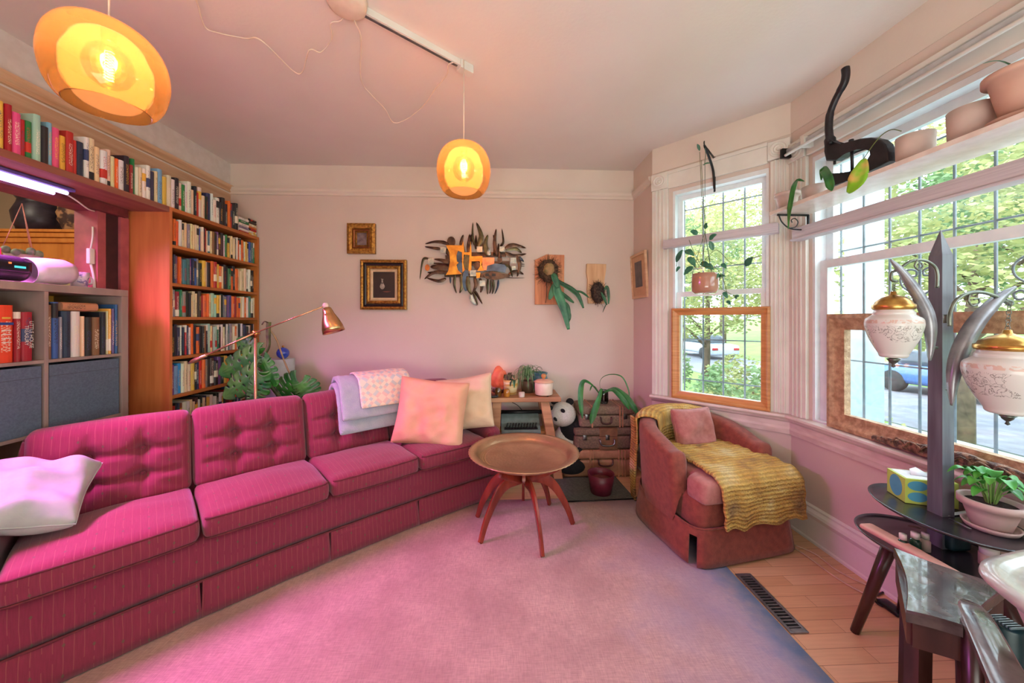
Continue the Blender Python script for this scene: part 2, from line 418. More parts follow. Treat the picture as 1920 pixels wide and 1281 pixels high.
# adjoining room seen through the opening
M_CREAM = wall_mat('adjoining_wall_cream', (226, 206, 176), (220, 198, 166))
bm = B(); box(bm, -5.2, XL-.12, 3.6, 3.7, 0, ZC); box(bm, -5.25, -5.2, -2.2, 3.7, 0, ZC); struct('wall_adjoining', bm, M_CREAM)
bm = B(); box(bm, -5.2, XL-.12, YB, 3.7, -.05, 0); box(bm, -5.2, XL-.12, YB, 3.7, ZC, ZC+.05); struct('floor_adjoining', bm, MATS['laminate_floor'])
# picture rail
def rail(bm, a, b_, nrm, z0=2.425, z1=2.487, prof=((0,0),(.012,.004),(.014,.02),(.026,.034),(.03,.05),(.03,.062),(0,.062))):
    a, b_, nrm = V(a), V(b_), V(nrm); k = (z1-z0)/.062
    A = [bm.verts.new(a+nrm*p[0]+V((0,0,z0+p[1]*k))) for p in prof]; C = [bm.verts.new(b_+nrm*p[0]+V((0,0,z0+p[1]*k))) for p in prof]
    for i in range(len(A)): bm.faces.new((A[i], A[(i+1)%len(A)], C[(i+1)%len(A)], C[i]))
    bm.faces.new(A[::-1]); bm.faces.new(C)
bm = B(); rail(bm, (XL, YB, 0), (1.262, YB, 0), (0,-1,0)); rail(bm, (1.262, YB, 0), (1.262, 2.83, 0), (-1,0,0)); struct('trim_1', bm, M_FRIEZE)['label'] = 'white picture rail along the back wall'
bm = B(); rail(bm, (XL, YB, 0), (XL, -2.1, 0), (1,0,0), 2.44, 2.50); struct('trim_2', bm, mat('raw_wood_trim', (214, 180, 148), (190, 146, 112), rough=.7, scale=3, stretch=(1,.5,8)))['label'] = 'raw wooden picture rail above the books'
# baseboards: tall stepped
bp = ((0,0),(.022,0),(.022,.012),(.016,.02),(.016,.14),(.02,.15),(.026,.165),(.022,.18),(.012,.195),(.012,.205),(0,.215))
bm = B(); rail(bm, (XL, YB, 0), (1.262, YB, 0), (0,-1,0), 0, .062, bp); struct('baseboard_back', bm, M_WHITE)
bm = B(); rail(bm, (1.262, YB, 0), (1.262, 2.82, 0), (-1,0,0), 0, .062, bp); rail(bm, A0, A1, AN, 0, .062, bp); struct('baseboard_bay', bm, M_WHITE)
bm = B(); rail(bm, (XW, 2.17, 0), (XW, -2.1, 0), (-1,0,0), 0, .062, bp); struct('baseboard_right', bm, M_WHITE)
# window sill and apron, one continuous run round the bay
sp = ((0,0),(.014,0),(.018,.03),(.014,.045),(.014,.075),(.028,.088),(.030,.098),(.058,.106),(.064,.116),(.062,.128),(0,.130))
k = .062/.13
bm = B()
for (a, c, nn) in ((A0, A1, AN), (V((XW, 2.17, 0)), V((XW, -1.2, 0)), V((-1,0,0)))):
    P = [(p[0], p[1]) for p in sp]; rail(bm, a, c, nn, .585, .647, P)
sill = struct('trim_3', bm, mat('pink_white_sill_paint', (224, 210, 202), (208, 190, 182), rough=.5, scale=9, stretch=(1,1,3)))
sill['label'] = 'moulded window sill and apron running round the bay'
# casings
def casing_flutes(bm, M, x0, x1, z0, z1, y0=-.022):
    box(bm, x0, x1, y0, 0, z0, z1, M=M, bevel=.003)
    w = (x1-x0)
    for i in range(3):
        c = x0+w*(.26+.24*i); box(bm, c-w*.05, c+w*.05, y0-.007, y0+.002, z0, z1, M=M, bevel=.003)
def rosette(bm, M, cx, cz, w=.13):
    box(bm, cx-w/2, cx+w/2, -.032, 0, cz-w/2, cz+w/2, M=M, bevel=.004)
    R = M @ Matrix.Translation((cx, -.032, cz)) @ Matrix.Rotation(pi/2, 4, 'X')
    lathe(bm, [(.05,0),(.05,.006),(.042,.008),(.036,.003),(.03,.003),(.024,.009),(.014,.004),(.010,.010),(.001,.012)], (0,0,0), 28, M=R)
bm = B(); casing_flutes(bm, BM_, .004, .128, .715, 2.35); casing_flutes(bm, BM_, T1+.01, AL-.006, .715, 2.35)
rosette(bm, BM_, .066, 2.415); rosette(bm, BM_, AL-.06, 2.415, .118)
box(bm, .13, AL-.12, -.02, 0, 2.345, 2.475, M=BM_, bevel=.004); box(bm, .13, AL-.12, -.03, 0, 2.455, 2.48, M=BM_, bevel=.003)
struct('window_1', bm, M_WHITE)['label'] = 'fluted window casing with rosette corner blocks'
RW = Matrix(((0,1,0,XW),(-1,0,0,2.17),(0,0,1,0),(0,0,0,1)))     # x runs from the bay corner towards the camera, y outward
bm = B(); casing_flutes(bm, RW, .006, .13, .715, 2.30); rosette(bm, RW, .066, 2.36, .12)
box(bm, .13, 2.4, -.02, 0, 2.30, 2.42, M=RW, bevel=.003); box(bm, .10, 2.4, -.034, 0, 2.405, 2.43, M=RW, bevel=.004)
struct('window_2', bm, M_WHITE)['label'] = 'casing of the large side window'
# sashes and glass
def glass_mat():
    m = bpy.data.materials.new('window_glass'); m.use_nodes = True; n = m.node_tree.nodes; L = m.node_tree.links; n.clear()
    o = n.new('ShaderNodeOutputMaterial'); tr = n.new('ShaderNodeBsdfTransparent'); tr.inputs[0].default_value = (.97,.99,1,1)
    gl = n.new('ShaderNodeBsdfGlossy'); gl.inputs['Roughness'].default_value = .02; mx = n.new('ShaderNodeMixShader'); mx.inputs[0].default_value = .05
    L.new(tr.outputs[0], mx.inputs[1]); L.new(gl.outputs[0], mx.inputs[2]); L.new(mx.outputs[0], o.inputs[0]); return m
M_GLASS = glass_mat()
def sash(bm, M, x0, x1, z0, z1, y, w=.035, t=.03):
    box(bm, x0, x0+w, y, y+t, z0, z1, M=M); box(bm, x1-w, x1, y, y+t, z0, z1, M=M)
    box(bm, x0+w, x1-w, y, y+t, z1-w, z1, M=M); box(bm, x0+w, x1-w, y, y+t, z0, z0+w, M=M)
def jambs(bm, M, x0, x1, z0, z1, d=.12):
    box(bm, x0-.012, x0+.016, 0.003, d, z0, z1, M=M); box(bm, x1-.016, x1+.006, 0.003, d, z0, z1, M=M)
    box(bm, x0+.016, x1-.016, 0.003, d, z1-.03, z1+.005, M=M); box(bm, x0+.016, x1-.016, 0.003, d+.03, z0-.005, z0+.02, M=M)
bm = B(); jambs(bm, BM_, T0, T1, ZS, ZH); sash(bm, BM_, T0+.016, T1-.016, ZS+.02, 1.53, .035); sash(bm, BM_, T0+.016, T1-.016, 1.50, ZH-.03, .07)
w1 = struct('window_3', bm, M_SASH); w1['label'] = 'double-hung sash window in the bay'
bm = B(); box(bm, T0+.05, T1-.05, .048, .052, ZS+.05, 1.5, M=BM_); box(bm, T0+.05, T1-.05, .083, .087, 1.53, ZH-.06, M=BM_); struct('window_3_glass', bm, M_GLASS, parent=w1).name = 'pane'
bm = B(); jambs(bm, RW, 2.17-Y1, 2.17-Y0, ZS2, ZH2)
sash(bm, RW, 2.17-Y1+.016, 2.17-Y0-.016, ZS2+.02, 1.66, .035, w=.045); sash(bm, RW, 2.17-Y1+.016, 2.17-Y0-.016, 1.62, ZH2-.03, .07, w=.045)
w2 = struct('window_4', bm, M_SASH); w2['label'] = 'large side sash window'
bm = B(); box(bm, 2.17-Y1+.06, 2.17-Y0-.06, .048, .052, ZS2+.06, 1.63, M=RW); box(bm, 2.17-Y1+.06, 2.17-Y0-.06, .083, .087, 1.66, ZH2-.07, M=RW); struct('pane', bm, M_GLASS, parent=w2)

# iron grilles outside the glass
M_GRILLE = mat('veil_grey_grille', (128, 136, 142), (112, 120, 126), rough=.5)  # bars greyed lighter to paint in the bright window veil
def grille(name, label, M, xs, zs, x0, x1, z0, z1, hearts=()):
    bm = B(); y = .17
    for x in xs: tube(bm, [M @ V((x, y, z0)), M @ V((x, y, z1))], .006, 6)
    for z in zs: tube(bm, [M @ V((x0, y, z)), M @ V((x1, y, z))], .005, 6)
    o = obj(name, bm, M_GRILLE); tag(o, label, 'grille'); 
    for (hx, hz, s) in hearts:
        bm = B()
        for sg in (-1, 1):
            pts = [(0,-.11),(.02,-.06),(.09,0),(.10,.06),(.06,.10),(.02,.09),(.02,.06),(.05,.055)]
            tube(bm, smooth_path([M @ V((hx+sg*a*s, y, hz+c*s)) for a, c in pts], 5), .0045, 6)
            pts = [(.005,-.03),(.03,-.09),(.085,-.11),(.10,-.08),(.075,-.065),(.06,-.08)]
            tube(bm, smooth_path([M @ V((hx+sg*a*s, y, hz+c*s)) for a, c in pts], 5), .0045, 6)
        obj('scroll', bm, M_GRILLE, o)
grille('window_grille', 'plain iron bars outside the narrow bay window', BM_, [T0+.03+i*(T1-T0-.06)/4 for i in range(5)], [.84, 1.16, 1.72, 2.2], T0-.05, T1+.05, ZS-.02, ZH+.02)
grille('window_grille', 'iron bars with heart-shaped scrolls outside the large window', RW, [.16+.13*i for i in range(15)], [1.08, 1.72, 2.15], .1, 2.1, ZS-.02, ZH+.02, hearts=[(.55, 1.48, .8), (.94, 1.48, .8), (1.33, 1.48, .8)])

# lintel blinds rolled up half way
M_BLIND = mat('folded_blind', (206, 196, 202), (190, 178, 188), rough=.7, scale=4, stretch=(1,1,40))
bm = B(); box(bm, T0-.05, T1+.06, -.075, -.03, 1.872, 1.935, M=BM_, bevel=.01); box(bm, T0-.05, T1+.06, -.085, -.028, 1.868, 1.88, M=BM_, bevel=.003)
o = tag(obj('window_blind', bm, M_BLIND, smooth='auto'), 'folded lilac-grey blind across the narrow bay window', 'blind')
bm = B(); box(bm, .10, 2.3, -.085, -.03, 1.795, 1.868, M=RW, bevel=.012); box(bm, .10, 2.3, -.095, -.028, 1.79, 1.802, M=RW, bevel=.003)
tag(obj('window_blind', bm, M_BLIND, smooth='auto'), 'long folded lilac-grey blind across the large side window', 'blind')

# ================================================================ outdoors
M_LAWN = mat('lawn', (112, 148, 62), (86, 124, 50), rough=.95, scale=1.2, contrast=(.3,.7))
M_ROAD = mat('asphalt', (120,120,128),(104,104,112), rough=.9, scale=3)
M_BARK = mat('bark', (104, 86, 72), (70, 58, 50), rough=.9, scale=8)
bm = B(); box(bm, 2.2, 60, -30, 60, -1.0, -.9); struct('ground', bm, M_LAWN)
bm = B(); box(bm, 8.5, 14, -30, 60, -.9, -.88); struct('road', bm, M_ROAD)
bm = B(); box(bm, 3.6, 5.2, -30, 60, -.9, -.875); struct('pavement', bm, mat('pavement', (150,148,152),(134,132,136), rough=.9, scale=3))
bm = B(); vs = [bm.verts.new(p) for p in ((16,-30,-.9),(60,-30,3.0),(60,60,3.0),(16,60,-.9))]; bm.faces.new(vs); struct('hill', bm, M_LAWN)
# porch outside
M_PORCH = mat('pale_blue_porch_paint', (150,166,174),(140,156,164), rough=.6)
bm = B(); box(bm, 2.0, 3.3, -1.5, 4.6, -.1, -.02); struct('porch_floor', bm, M_PORCH)
for i, (x, y) in enumerate(((3.2, 2.95),)):
    bm = B(); box(bm, x-.09, x+.09, y-.09, y+.09, -.02, 3.0, bevel=.01); box(bm, x-.12, x+.12, y-.12, y+.12, -.02, .1, bevel=.01)
    tag(obj('porch_post', bm, M_PORCH, smooth=False), ['square pale blue porch post seen at the left of the large window', 'pale porch post seen through the narrow bay window'][i], 'post')
bm = B(); box(bm, 2.95, 3.35, -1.0, 2.85, .40, .44, bevel=.01); box(bm, 3.0, 3.3, -1.0, 2.85, -.02, .40); box(bm, 2.2, 3.2, 3.25, 3.6, .33, .37, bevel=.01); box(bm, 2.2, 3.2, 3.3, 3.55, -.02, .33)
tag(obj('porch_wall', bm, M_PORCH, smooth=False), 'low pale blue porch wall with a wide ledge outside the windows', 'porch wall')
random.seed(4)
def foliage_mesh(name, R, H, nleaf, m, ls=.16, seed=1):
    rnd = random.Random(seed); bm = B()
    for i in range(nleaf):
        while True:
            p = V((rnd.uniform(-1,1), rnd.uniform(-1,1), rnd.uniform(-1,1)))
            if .25 < p.length < 1 and noise.noise(p*2.2+V((seed*3.1,0,0))) > .02: break
        c = V((p.x*R, p.y*R, p.z*H)); a = rnd.uniform(0, 6.28); b = rnd.uniform(-1, 1)
        ux = V((cos(a), sin(a), b*.4)).normalized()*ls*rnd.uniform(.6,1.3); uy = V((-sin(a)*.5, cos(a)*.5, rnd.uniform(-1,1))).normalized()*ls*.55
        vs = [bm.verts.new(c-ux), bm.verts.new(c+uy), bm.verts.new(c+ux), bm.verts.new(c-uy)]; bm.faces.new(vs)
    me = bpy.data.meshes.new(name); bm.to_mesh(me); bm.free(); me.materials.append(m); return me
def leafmat(name, c1, c2):
    m = mat(name, c1, c2, rough=.6, scale=1.2, contrast=(.3,.7)); n = m.node_tree.nodes; L = m.node_tree.links
    b = n['Principled BSDF']; tr = n.new('ShaderNodeBsdfTranslucent'); ad = n.new('ShaderNodeMixShader'); ad.inputs[0].default_value = .45
    src = b.inputs['Base Color'].links[0].from_socket; L.new(src, tr.inputs[0]); out = [x for x in n if x.type == 'OUTPUT_MATERIAL'][0]
    L.new(b.outputs[0], ad.inputs[1]); L.new(tr.outputs[0], ad.inputs[2]); L.new(ad.outputs[0], out.inputs[0]); return m
ML1 = leafmat('foliage_yellow_green', (164, 164, 110), (128, 138, 90)); ML2 = leafmat('foliage_green', (120, 144, 98), (88, 114, 76))
F1 = foliage_mesh('crown_mesh', 2.6, 2.2, 9000, ML1, .075, 1); F2 = foliage_mesh('crown_mesh_green', 2.6, 2.0, 9000, ML2, .085, 2)
F3 = foliage_mesh('shrub_mesh', .75, .65, 2400, ML2, .045, 3); F4 = foliage_mesh('shrub_mesh_light', .75, .65, 2400, ML1, .045, 5)
def tree(x, y, z, s, F, label, zc=4.3, r=.14):
    t = thing('tree', label, 'tree', (x, y, z), 'trees beyond the windows')
    o = bpy.data.objects.new('crown', F); COL.objects.link(o); o.parent = t; o.location = (0,0,zc*s); o.scale = (s,s,s); o.rotation_euler = (0,0,x*7)
    bm = B(); P = V((x, y, z))
    tube(bm, [P, P+V((.1,.05,zc*s*.4)), P+V((.05,-.1,zc*s))], [r*s, r*.8*s, r*.3*s], 8)
    rr = random.Random(int(x*10+y))
    for i in range(7):
        a = rr.uniform(0,6.28); h = zc*s*rr.uniform(.4,.9); q = P+V((.05,0,h)); e = q+V((cos(a)*1.7*s, sin(a)*1.7*s, rr.uniform(.3,1.3)*s))
        tube(bm, smooth_path([q, (q+e)/2+V((0,0,.25*s)), e], 3), lambda u: .05*s*(1-.8*u), 5)
    obj('trunk', bm, M_BARK, t)
tree(7.0, 5.0, -.9, .8, F1, 'yellow-green tree whose crown fills the middle of the large window')
tree(7.9, -.4, -.9, .8, F1, 'yellow-green tree at the right of the large window')
tree(15.5, 9.5, -.8, 1.25, F2, 'green tree across the road, left in the large window')
tree(18, 1.5, -.7, 1.5, F2, 'green tree up the lawn behind the lamp pole')
tree(25, 15, -.4, 1.9, F2, 'tall green tree far up the hill')
tree(29, 5, -.1, 2.2, F1, 'pale tree far up the hill, right in the large window')
tree(5.4, 9.0, -.9, .8, F1, 'yellow-green tree seen through the narrow bay window')
tree(9.5, 18, -.9, 1.2, F2, 'green tree far behind the narrow bay window')
tree(19, 29, -.7, 2.0, F1, 'tall pale tree at the back of the narrow bay window view')
for i, (x, y, s, F, lb) in enumerate(((3.9, 5.6, 1.0, F3, 'green shrub under the narrow bay window'), (5.1, 7.2, 1.0, F4, 'light green shrub beyond the porch wall'), (4.7, 4.3, .7, F4, 'small light shrub beside the porch post'), (4.3, 9.4, 1.2, F3, 'large green shrub farther along the porch'))):
    t = thing('shrub', lb, 'shrub', (x, y, -.9), 'shrubs by the porch'); o = bpy.data.objects.new('foliage', F); COL.objects.link(o); o.parent = t; o.location = (0,0,.75*s); o.scale = (s,s,s*1.2)
    bm = B(); 
    for a in range(5): tube(bm, [V((x,y,-.9)), V((x+.3*cos(a*1.3), y+.3*sin(a*1.3), -.9+.9*s))], .015, 5)
    obj('stem', bm, M_BARK, t)
def car(x, y, label, m):
    t = thing('car', label, 'car', (x, y, -.88), 'cars parked across the road')
    bm = B(); rbox(bm, 1.7, 4.1, .62, .16, lambda a, b, c: V((x+a, y+b, -.88+.55+c+ (0.03*cos(b*1.2)))), (6,16,4)); obj('body', bm, m, t)
    bm = B(); rbox(bm, 1.45, 2.3, .55, .14, lambda a, b, c: V((x+a*(1-.25*max(0,c)), y+.15+b*(1-.5*max(0,c+.1)), -.88+1.05+c)), (6,10,5)); obj('cabin', bm, mat('car_glass', (60,72,84), (50,60,72), rough=.1), t)
    for sx in (-.78, .78):
        for sy in (-1.25, 1.25):
            bm = B(); lathe(bm, [(.001,-.1),(.31,-.1),(.33,-.05),(.33,.05),(.31,.1),(.001,.1)], (x+sx, y+sy, -.88+.33), 20, M=Matrix.Rotation(pi/2,4,'Y')); obj('wheel', bm, mat('tyre', (36,36,38), rough=.8), t)
    bm = B()
    for sx in (-.6,.6): box(bm, x+sx-.15, x+sx+.15, y-2.07, y-2.02, -.35, -.22)
    obj('tail_light', bm, mat('tail_light_red', (180,30,34), rough=.2), t)
car(13.1, 9.2, 'blue car parked across the road behind the left lamp globe', mat('car_paint_blue', (70, 104, 160), rough=.2, coat=.5))
car(12.6, 21.0, 'silver car parked beyond the narrow bay window', mat('car_paint_silver', (186, 194, 206), rough=.2, coat=.5))
# ================================================================ floor things
m, n, L, b = nodes('worn_rug'); b.inputs['Roughness'].default_value = .95
tc = n.new('ShaderNodeTexCoord'); sp = n.new('ShaderNodeSeparateXYZ'); geo = n.new('ShaderNodeNewGeometry'); L.new(geo.outputs['Position'], sp.inputs[0])
def noz(sc, st=(1,1,1), det=4):
    q = n.new('ShaderNodeTexNoise'); q.inputs['Scale'].default_value = sc; q.inputs['Detail'].default_value = det; mp = n.new('ShaderNodeMapping'); mp.inputs['Scale'].default_value = st
    L.new(geo.outputs['Position'], mp.inputs[0]); L.new(mp.outputs[0], q.inputs['Vector']); return q.outputs[0]
weave = mathn(n, L, 'MULTIPLY', mathn(n, L, 'ADD', noz(30, (1,9,1)), noz(30, (9,1,1))), .5)
w = n.new('ShaderNodeMapRange'); w.inputs[1].default_value = .36; w.inputs[2].default_value = .64; L.new(weave, w.inputs[0])
big = n.new('ShaderNodeMapRange'); big.inputs[1].default_value = .35; big.inputs[2].default_value = .65; L.new(noz(3.5, (1,1,1), 6), big.inputs[0])
c0 = mixc(n, L, big.outputs[0], (176, 142, 134), (200, 168, 156)); c0 = mixc(n, L, mathn(n, L, 'MULTIPLY', w.outputs[0], .6), c0, (140, 110, 112))
# bluish towards the right edge: rug's own blue plus cool daylight painted in
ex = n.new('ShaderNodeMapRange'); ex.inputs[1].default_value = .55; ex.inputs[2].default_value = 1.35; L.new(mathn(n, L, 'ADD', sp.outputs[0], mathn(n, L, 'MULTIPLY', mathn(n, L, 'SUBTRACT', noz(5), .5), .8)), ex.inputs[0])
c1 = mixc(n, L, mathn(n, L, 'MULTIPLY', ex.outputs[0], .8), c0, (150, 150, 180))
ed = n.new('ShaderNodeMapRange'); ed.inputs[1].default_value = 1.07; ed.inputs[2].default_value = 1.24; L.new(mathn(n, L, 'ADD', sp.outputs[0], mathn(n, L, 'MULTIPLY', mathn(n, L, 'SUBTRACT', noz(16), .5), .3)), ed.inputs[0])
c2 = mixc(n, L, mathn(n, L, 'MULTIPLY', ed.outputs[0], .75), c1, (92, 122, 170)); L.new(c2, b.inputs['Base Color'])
bp_ = n.new('ShaderNodeBump'); bp_.inputs['Strength'].default_value = .3; bp_.inputs['Distance'].default_value = .003; L.new(weave, bp_.inputs['Height']); L.new(bp_.outputs[0], b.inputs['Normal'])
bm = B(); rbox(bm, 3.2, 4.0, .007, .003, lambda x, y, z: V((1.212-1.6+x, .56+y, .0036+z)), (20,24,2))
tag(obj('rug', bm, m), 'large worn pinkish-grey rug with a blue edge, partly painted-in daylight, covering the floor', 'rug')
# floor vent
vt = thing('floor_vent', 'black slotted metal vent set in the wooden floor beside the rug edge', 'vent', (1.262, 1.59, 0))
bm = B(); VX0, VX1, VY0, VY1 = 1.222, 1.302, 1.42, 1.765
box(bm, VX0, VX0+.013, VY0, VY1, 0.0005, .006, bevel=.0015); box(bm, VX1-.013, VX1, VY0, VY1, 0.0005, .006, bevel=.0015); box(bm, VX0+.013, VX1-.013, VY0, VY0+.02, 0.0005, .006); box(bm, VX0+.013, VX1-.013, VY1-.02, VY1, 0.0005, .006)
obj('frame', bm, mat('vent_metal', (150, 150, 152), (120,120,124), rough=.35, metal=.8), vt, smooth=False)
bm = B()
for i in range(18): box(bm, VX0+.014, VX1-.014, VY0+.026+i*.0168, VY0+.032+i*.0168, .0008, .005)
obj('slat', bm, MATS['vent_metal'], vt, smooth=False)['kind'] = 'stuff'
bm = B(); box(bm, VX0+.008, VX1-.008, VY0+.01, VY1-.01, .0003, .0012); obj('duct', bm, M_BLACK, vt, smooth=False)
# cables along the baseboard
M_CORDW = mat('cream_cord', (206, 176, 148), rough=.5); M_CORDB = M_BLACK
for i, pts in enumerate((((1490,1022),(1530,1040),(1570,1070),(1620,1095),(1665,1112),(1720,1140)), ((1484,1024),(1520,1048),(1560,1078),(1610,1108),(1660,1128),(1720,1165)))):
    bm = B(); tube(bm, smooth_path([onZ(x, y, .005) for x, y in pts]), .004, 8)
    tag(obj('electric_cable', bm, M_CORDW), ['cream cord on the floor nearer the baseboard', 'cream cord on the floor farther from the baseboard'][i], 'cord')
bm = B(); P = [onZ(x, y, .006) for x, y in ((1700,1105),(1665,1108),(1640,1120),(1650,1135),(1690,1150),(1730,1190),(1790,1235),(1800,1260))]; tube(bm, smooth_path(P), .004, 8)
rbox(bm, .05, .09, .02, .006, lambda x, y, z: onZ(1672,1140,.012)+V((x,y,z)), (4,6,3)); tag(obj('electric_cable', bm, M_CORDB), 'black cord and plug on the floor under the wooden stool', 'cord')
# dark mat
M_MAT = mat('dark_green_grey_mat', (92, 92, 84), (76, 76, 70), rough=.9, scale=60, bump=.2)
t = thing('floor_mat', 'dark grey mat with a black edge in front of the suitcases', 'mat', (.72, 2.72, .008))
c = [(.40, 2.885), (.975, 2.885), (1.0, 2.525), (.50, 2.505)]
def quadprism(bm, c, z0, z1, grow=0.):
    cx = sum(p[0] for p in c)/4; cy = sum(p[1] for p in c)/4
    q = [(p[0]+grow*(1 if p[0] > cx else -1), p[1]+grow*(1 if p[1] > cy else -1)) for p in c]
    prism(bm, q, (0,0,z0), (1,0,0), (0,1,0), (0,0,1), z1-z0)
bm = B(); quadprism(bm, c, .0085, .0135); obj('surface', bm, M_MAT, t, smooth=False)
bm = B(); q = [V((p[0], p[1], .012)) for p in c]; tube(bm, q+[q[0]], .0045, 6); obj('edging', bm, M_BLACK, t)
t = thing('plant_pot', 'burgundy plastic pot standing on the dark mat', 'pot', (.78, 2.63, .014))
bm = B(); pot(bm, .076, .10, .145, (.78, 2.63, .0145), t=.005); obj('shell', bm, mat('burgundy_plastic', (104, 30, 50), (92, 24, 42), rough=.4), t)
bm = B(); lathe(bm, [(.001,0),(.086,0),(.086,.004),(.001,.006)], (.78,2.63,.105), 32); obj('soil', bm, mat('reddish_soil', (132, 62, 56), (104, 48, 44), rough=.9), t)

# ================================================================ sofa (curved four-seater)
SCX, SCY, SR = 5.528, -5.72, 10.0
def SP(s, d, z):
    th = radians(40)-s/SR; r = SR+d
    return V((SCX-r*sin(th), SCY+r*cos(th), z))
sofa = thing('sofa', 'long curved crimson sofa with pale stripes and buttoned back cushions', 'sofa', SP(0, .37, .0075))
SEAMS = [-1.05, -.525, 0., .52, 1.05]
uvS = lambda p, ax: (p.x, p.z+p.y*.8)
# base rail
def mk(sx, sy, sz, r, c, n, f=None, name='x', par=None, m=M_SOFA, uvo=0.):
    bm = B()
    def fn(x, y, z):
        p = V((x, y, z))
        if f: p = f(p)
        return SP(c[0]+p.x, c[1]+p.y, c[2]+p.z)
    rbox(bm, sx, sy, sz, r, fn, n, uvf=lambda p, ax: (p.x+c[0]+ (p.y if ax == 0 else 0), (p.z+c[2]) if ax != 2 else p.y*1.0+uvo))
    return obj(name, bm, m, par or sofa)
mk(2.34, .66, .19, .02, (0, .36, .245), (40,8,5), name='base')
def piping(pts, name='piping', par=None, r=.006, m=None):
    bm = B(); tube(bm, pts, r, 6); return obj(name, bm, m or mat('sofa_piping', (112, 40, 50), (90, 30, 40), rough=.8), par or sofa)
piping([SP(-1.17+i*2.34/40, .022, .158) for i in range(41)])
# skirt panels with pleats between
for a, c_ in ((-1.17, -.53), (-.52, -.005), (.005, .51), (.52, 1.17)):
    bm = B(); n_ = 24; rows = []
    uvl = bm.loops.layers.uv.verify()
    for i in range(n_+1):
        s = a+(c_-a)*i/n_; e = min(i, n_-i)/n_; fl = .006*N(s*9, 2)
        rows.append([(s, k) for k in range(5)])
    gv = {}
    for i in range(n_+1):
        for k in range(5):
            s = rows[i][k][0]; h = .158-k/4*.146
            gv[(i,k)] = bm.verts.new(SP(s + (.006*(k/4)*(-1 if i == 0 else (1 if i == n_ else 0))), .02-.022*(k/4)+.006*N(s*9, k*.4), h))
    for i in range(n_):
        for k in range(4):
            f = bm.faces.new((gv[(i,k)], gv[(i+1,k)], gv[(i+1,k+1)], gv[(i,k+1)]))
            for l, (ii, kk) in zip(f.loops, ((i,k),(i+1,k),(i+1,k+1),(i,k+1))): l[uvl].uv = (rows[ii][0][0], .158-kk/4*.146)
    solidify(obj('skirt', bm, M_SOFA, sofa), .006)
bm = B()
for i in range(40):
    a, b2 = -1.16+i*2.32/40, -1.16+(i+1)*2.32/40
    q = [SP(a,.032,.155), SP(b2,.032,.155), SP(b2,.032,.012), SP(a,.032,.012)]; bm.faces.new([bm.verts.new(p) for p in q])
solidify(obj('skirt_lining', bm, mat('sofa_lining', (70, 20, 30), (60,16,26), rough=.9), sofa), .004)
# back frame
def backf(p):
    lean = .16*(p.z+.2)
    return V((p.x, p.y+lean, p.z))
mk(2.24, .11, .45, .03, (.055, .618, .54), (44,4,8), f=backf, name='back_frame')
piping([SP(-1.05+i*2.22/40, .645, .768) for i in range(41)])
# seat cushions
for i in range(4):
    s0, s1 = SEAMS[i]+.004, SEAMS[i+1]-.004; w = s1-s0; sd = i*3.1
    def seatf(p, w=w, sd=sd):
        u = p.x/(w/2); v = (p.y+.02)/.27
        crown = .026*(1-u*u)*(1-v*v) if p.z > 0 else 0
        z = p.z+crown - .03*max(0, v) + .005*N(p.x*7+sd, p.y*7)*(1 if p.z > 0 else .4)
        return V((p.x*(1-.012*abs(p.z)/.05), p.y + .012*(1-u*u)*(-1 if p.y < 0 else 0), z))
    cu = mk(w, .56, .105, .028, ((s0+s1)/2, .27, .395), (22,20,5), f=seatf, name='seat_cushion', uvo=.05)
    for zz, off in ((.026, 0), (-.030, 0)):
        pts = []
        for t_ in range(25):
            x = -w/2+.008+(w-.016)*t_/24; p = seatf(V((x, -.28+.003, .0)), w, sd); u = x/(w/2)
            rr_ = .02*max(0, abs(u)-.93)/.07
            pts.append(SP((s0+s1)/2+x, .27+p.y+rr_, .395+zz*1.55+(.002)))
        piping(pts, par=cu, r=.0045)
# back cushions, tufted
for i in range(4):
    s0, s1 = SEAMS[i]+.003, SEAMS[i+1]-.003; w = s1-s0; sd = 7+i*2.3; H = .40
    tufts = [(-.085, .045), (.085, .045), (-.085, -.07), (.085, -.07)] 
    def bf(p, w=w, sd=sd, tufts=tufts, H=H):
        q = p.copy(); u = p.x/(w/2); v = p.z/(H/2)
        if p.y < .0:
            bul = .035*(1-u**4)*(1-v**4)
            dp = 0
            for tx, tz in tufts:
                r2 = ((p.x-tx)**2+(p.z-tz)**2); dp += .046*math.exp(-r2/.0016)
            # creases running between the buttons
            cr = 0
            for tz in (.045, -.07): cr += .017*math.exp(-((p.z-tz)/.014)**2)*(1 if abs(p.x) < .19 else math.exp(-((abs(p.x)-.19)/.03)**2))
            for tx in (-.085, .085): cr += .015*math.exp(-((p.x-tx)/.014)**2)*(1 if abs(p.z+.01) < .13 else math.exp(-((abs(p.z+.01)-.13)/.03)**2))
            wr = .006*N(p.x*14+sd, p.z*22+p.x*9)*(1.6 if v < -.3 else .5)
            q.y = p.y-bul+dp+cr-wr
        q.z += .008*(1-u*u)*(1 if v > 0 else 0) + .003*N(p.x*6+sd)
        q.y += .30*(p.z+.2)
        return q
    cu = mk(w, .12, H, .035, ((s0+s1)/2, .555, .60), (40,4,34), f=bf, name='back_cushion')
    for tx, tz in tufts:
        q = bf(V((tx, -.06, tz))); c = SP((s0+s1)/2+tx, .555+q.y-.013, .60+q.z)
        bm = B(); ico(bm, c, .0105, 2); obj('button', bm, MATS['sofa_fabric'], cu)
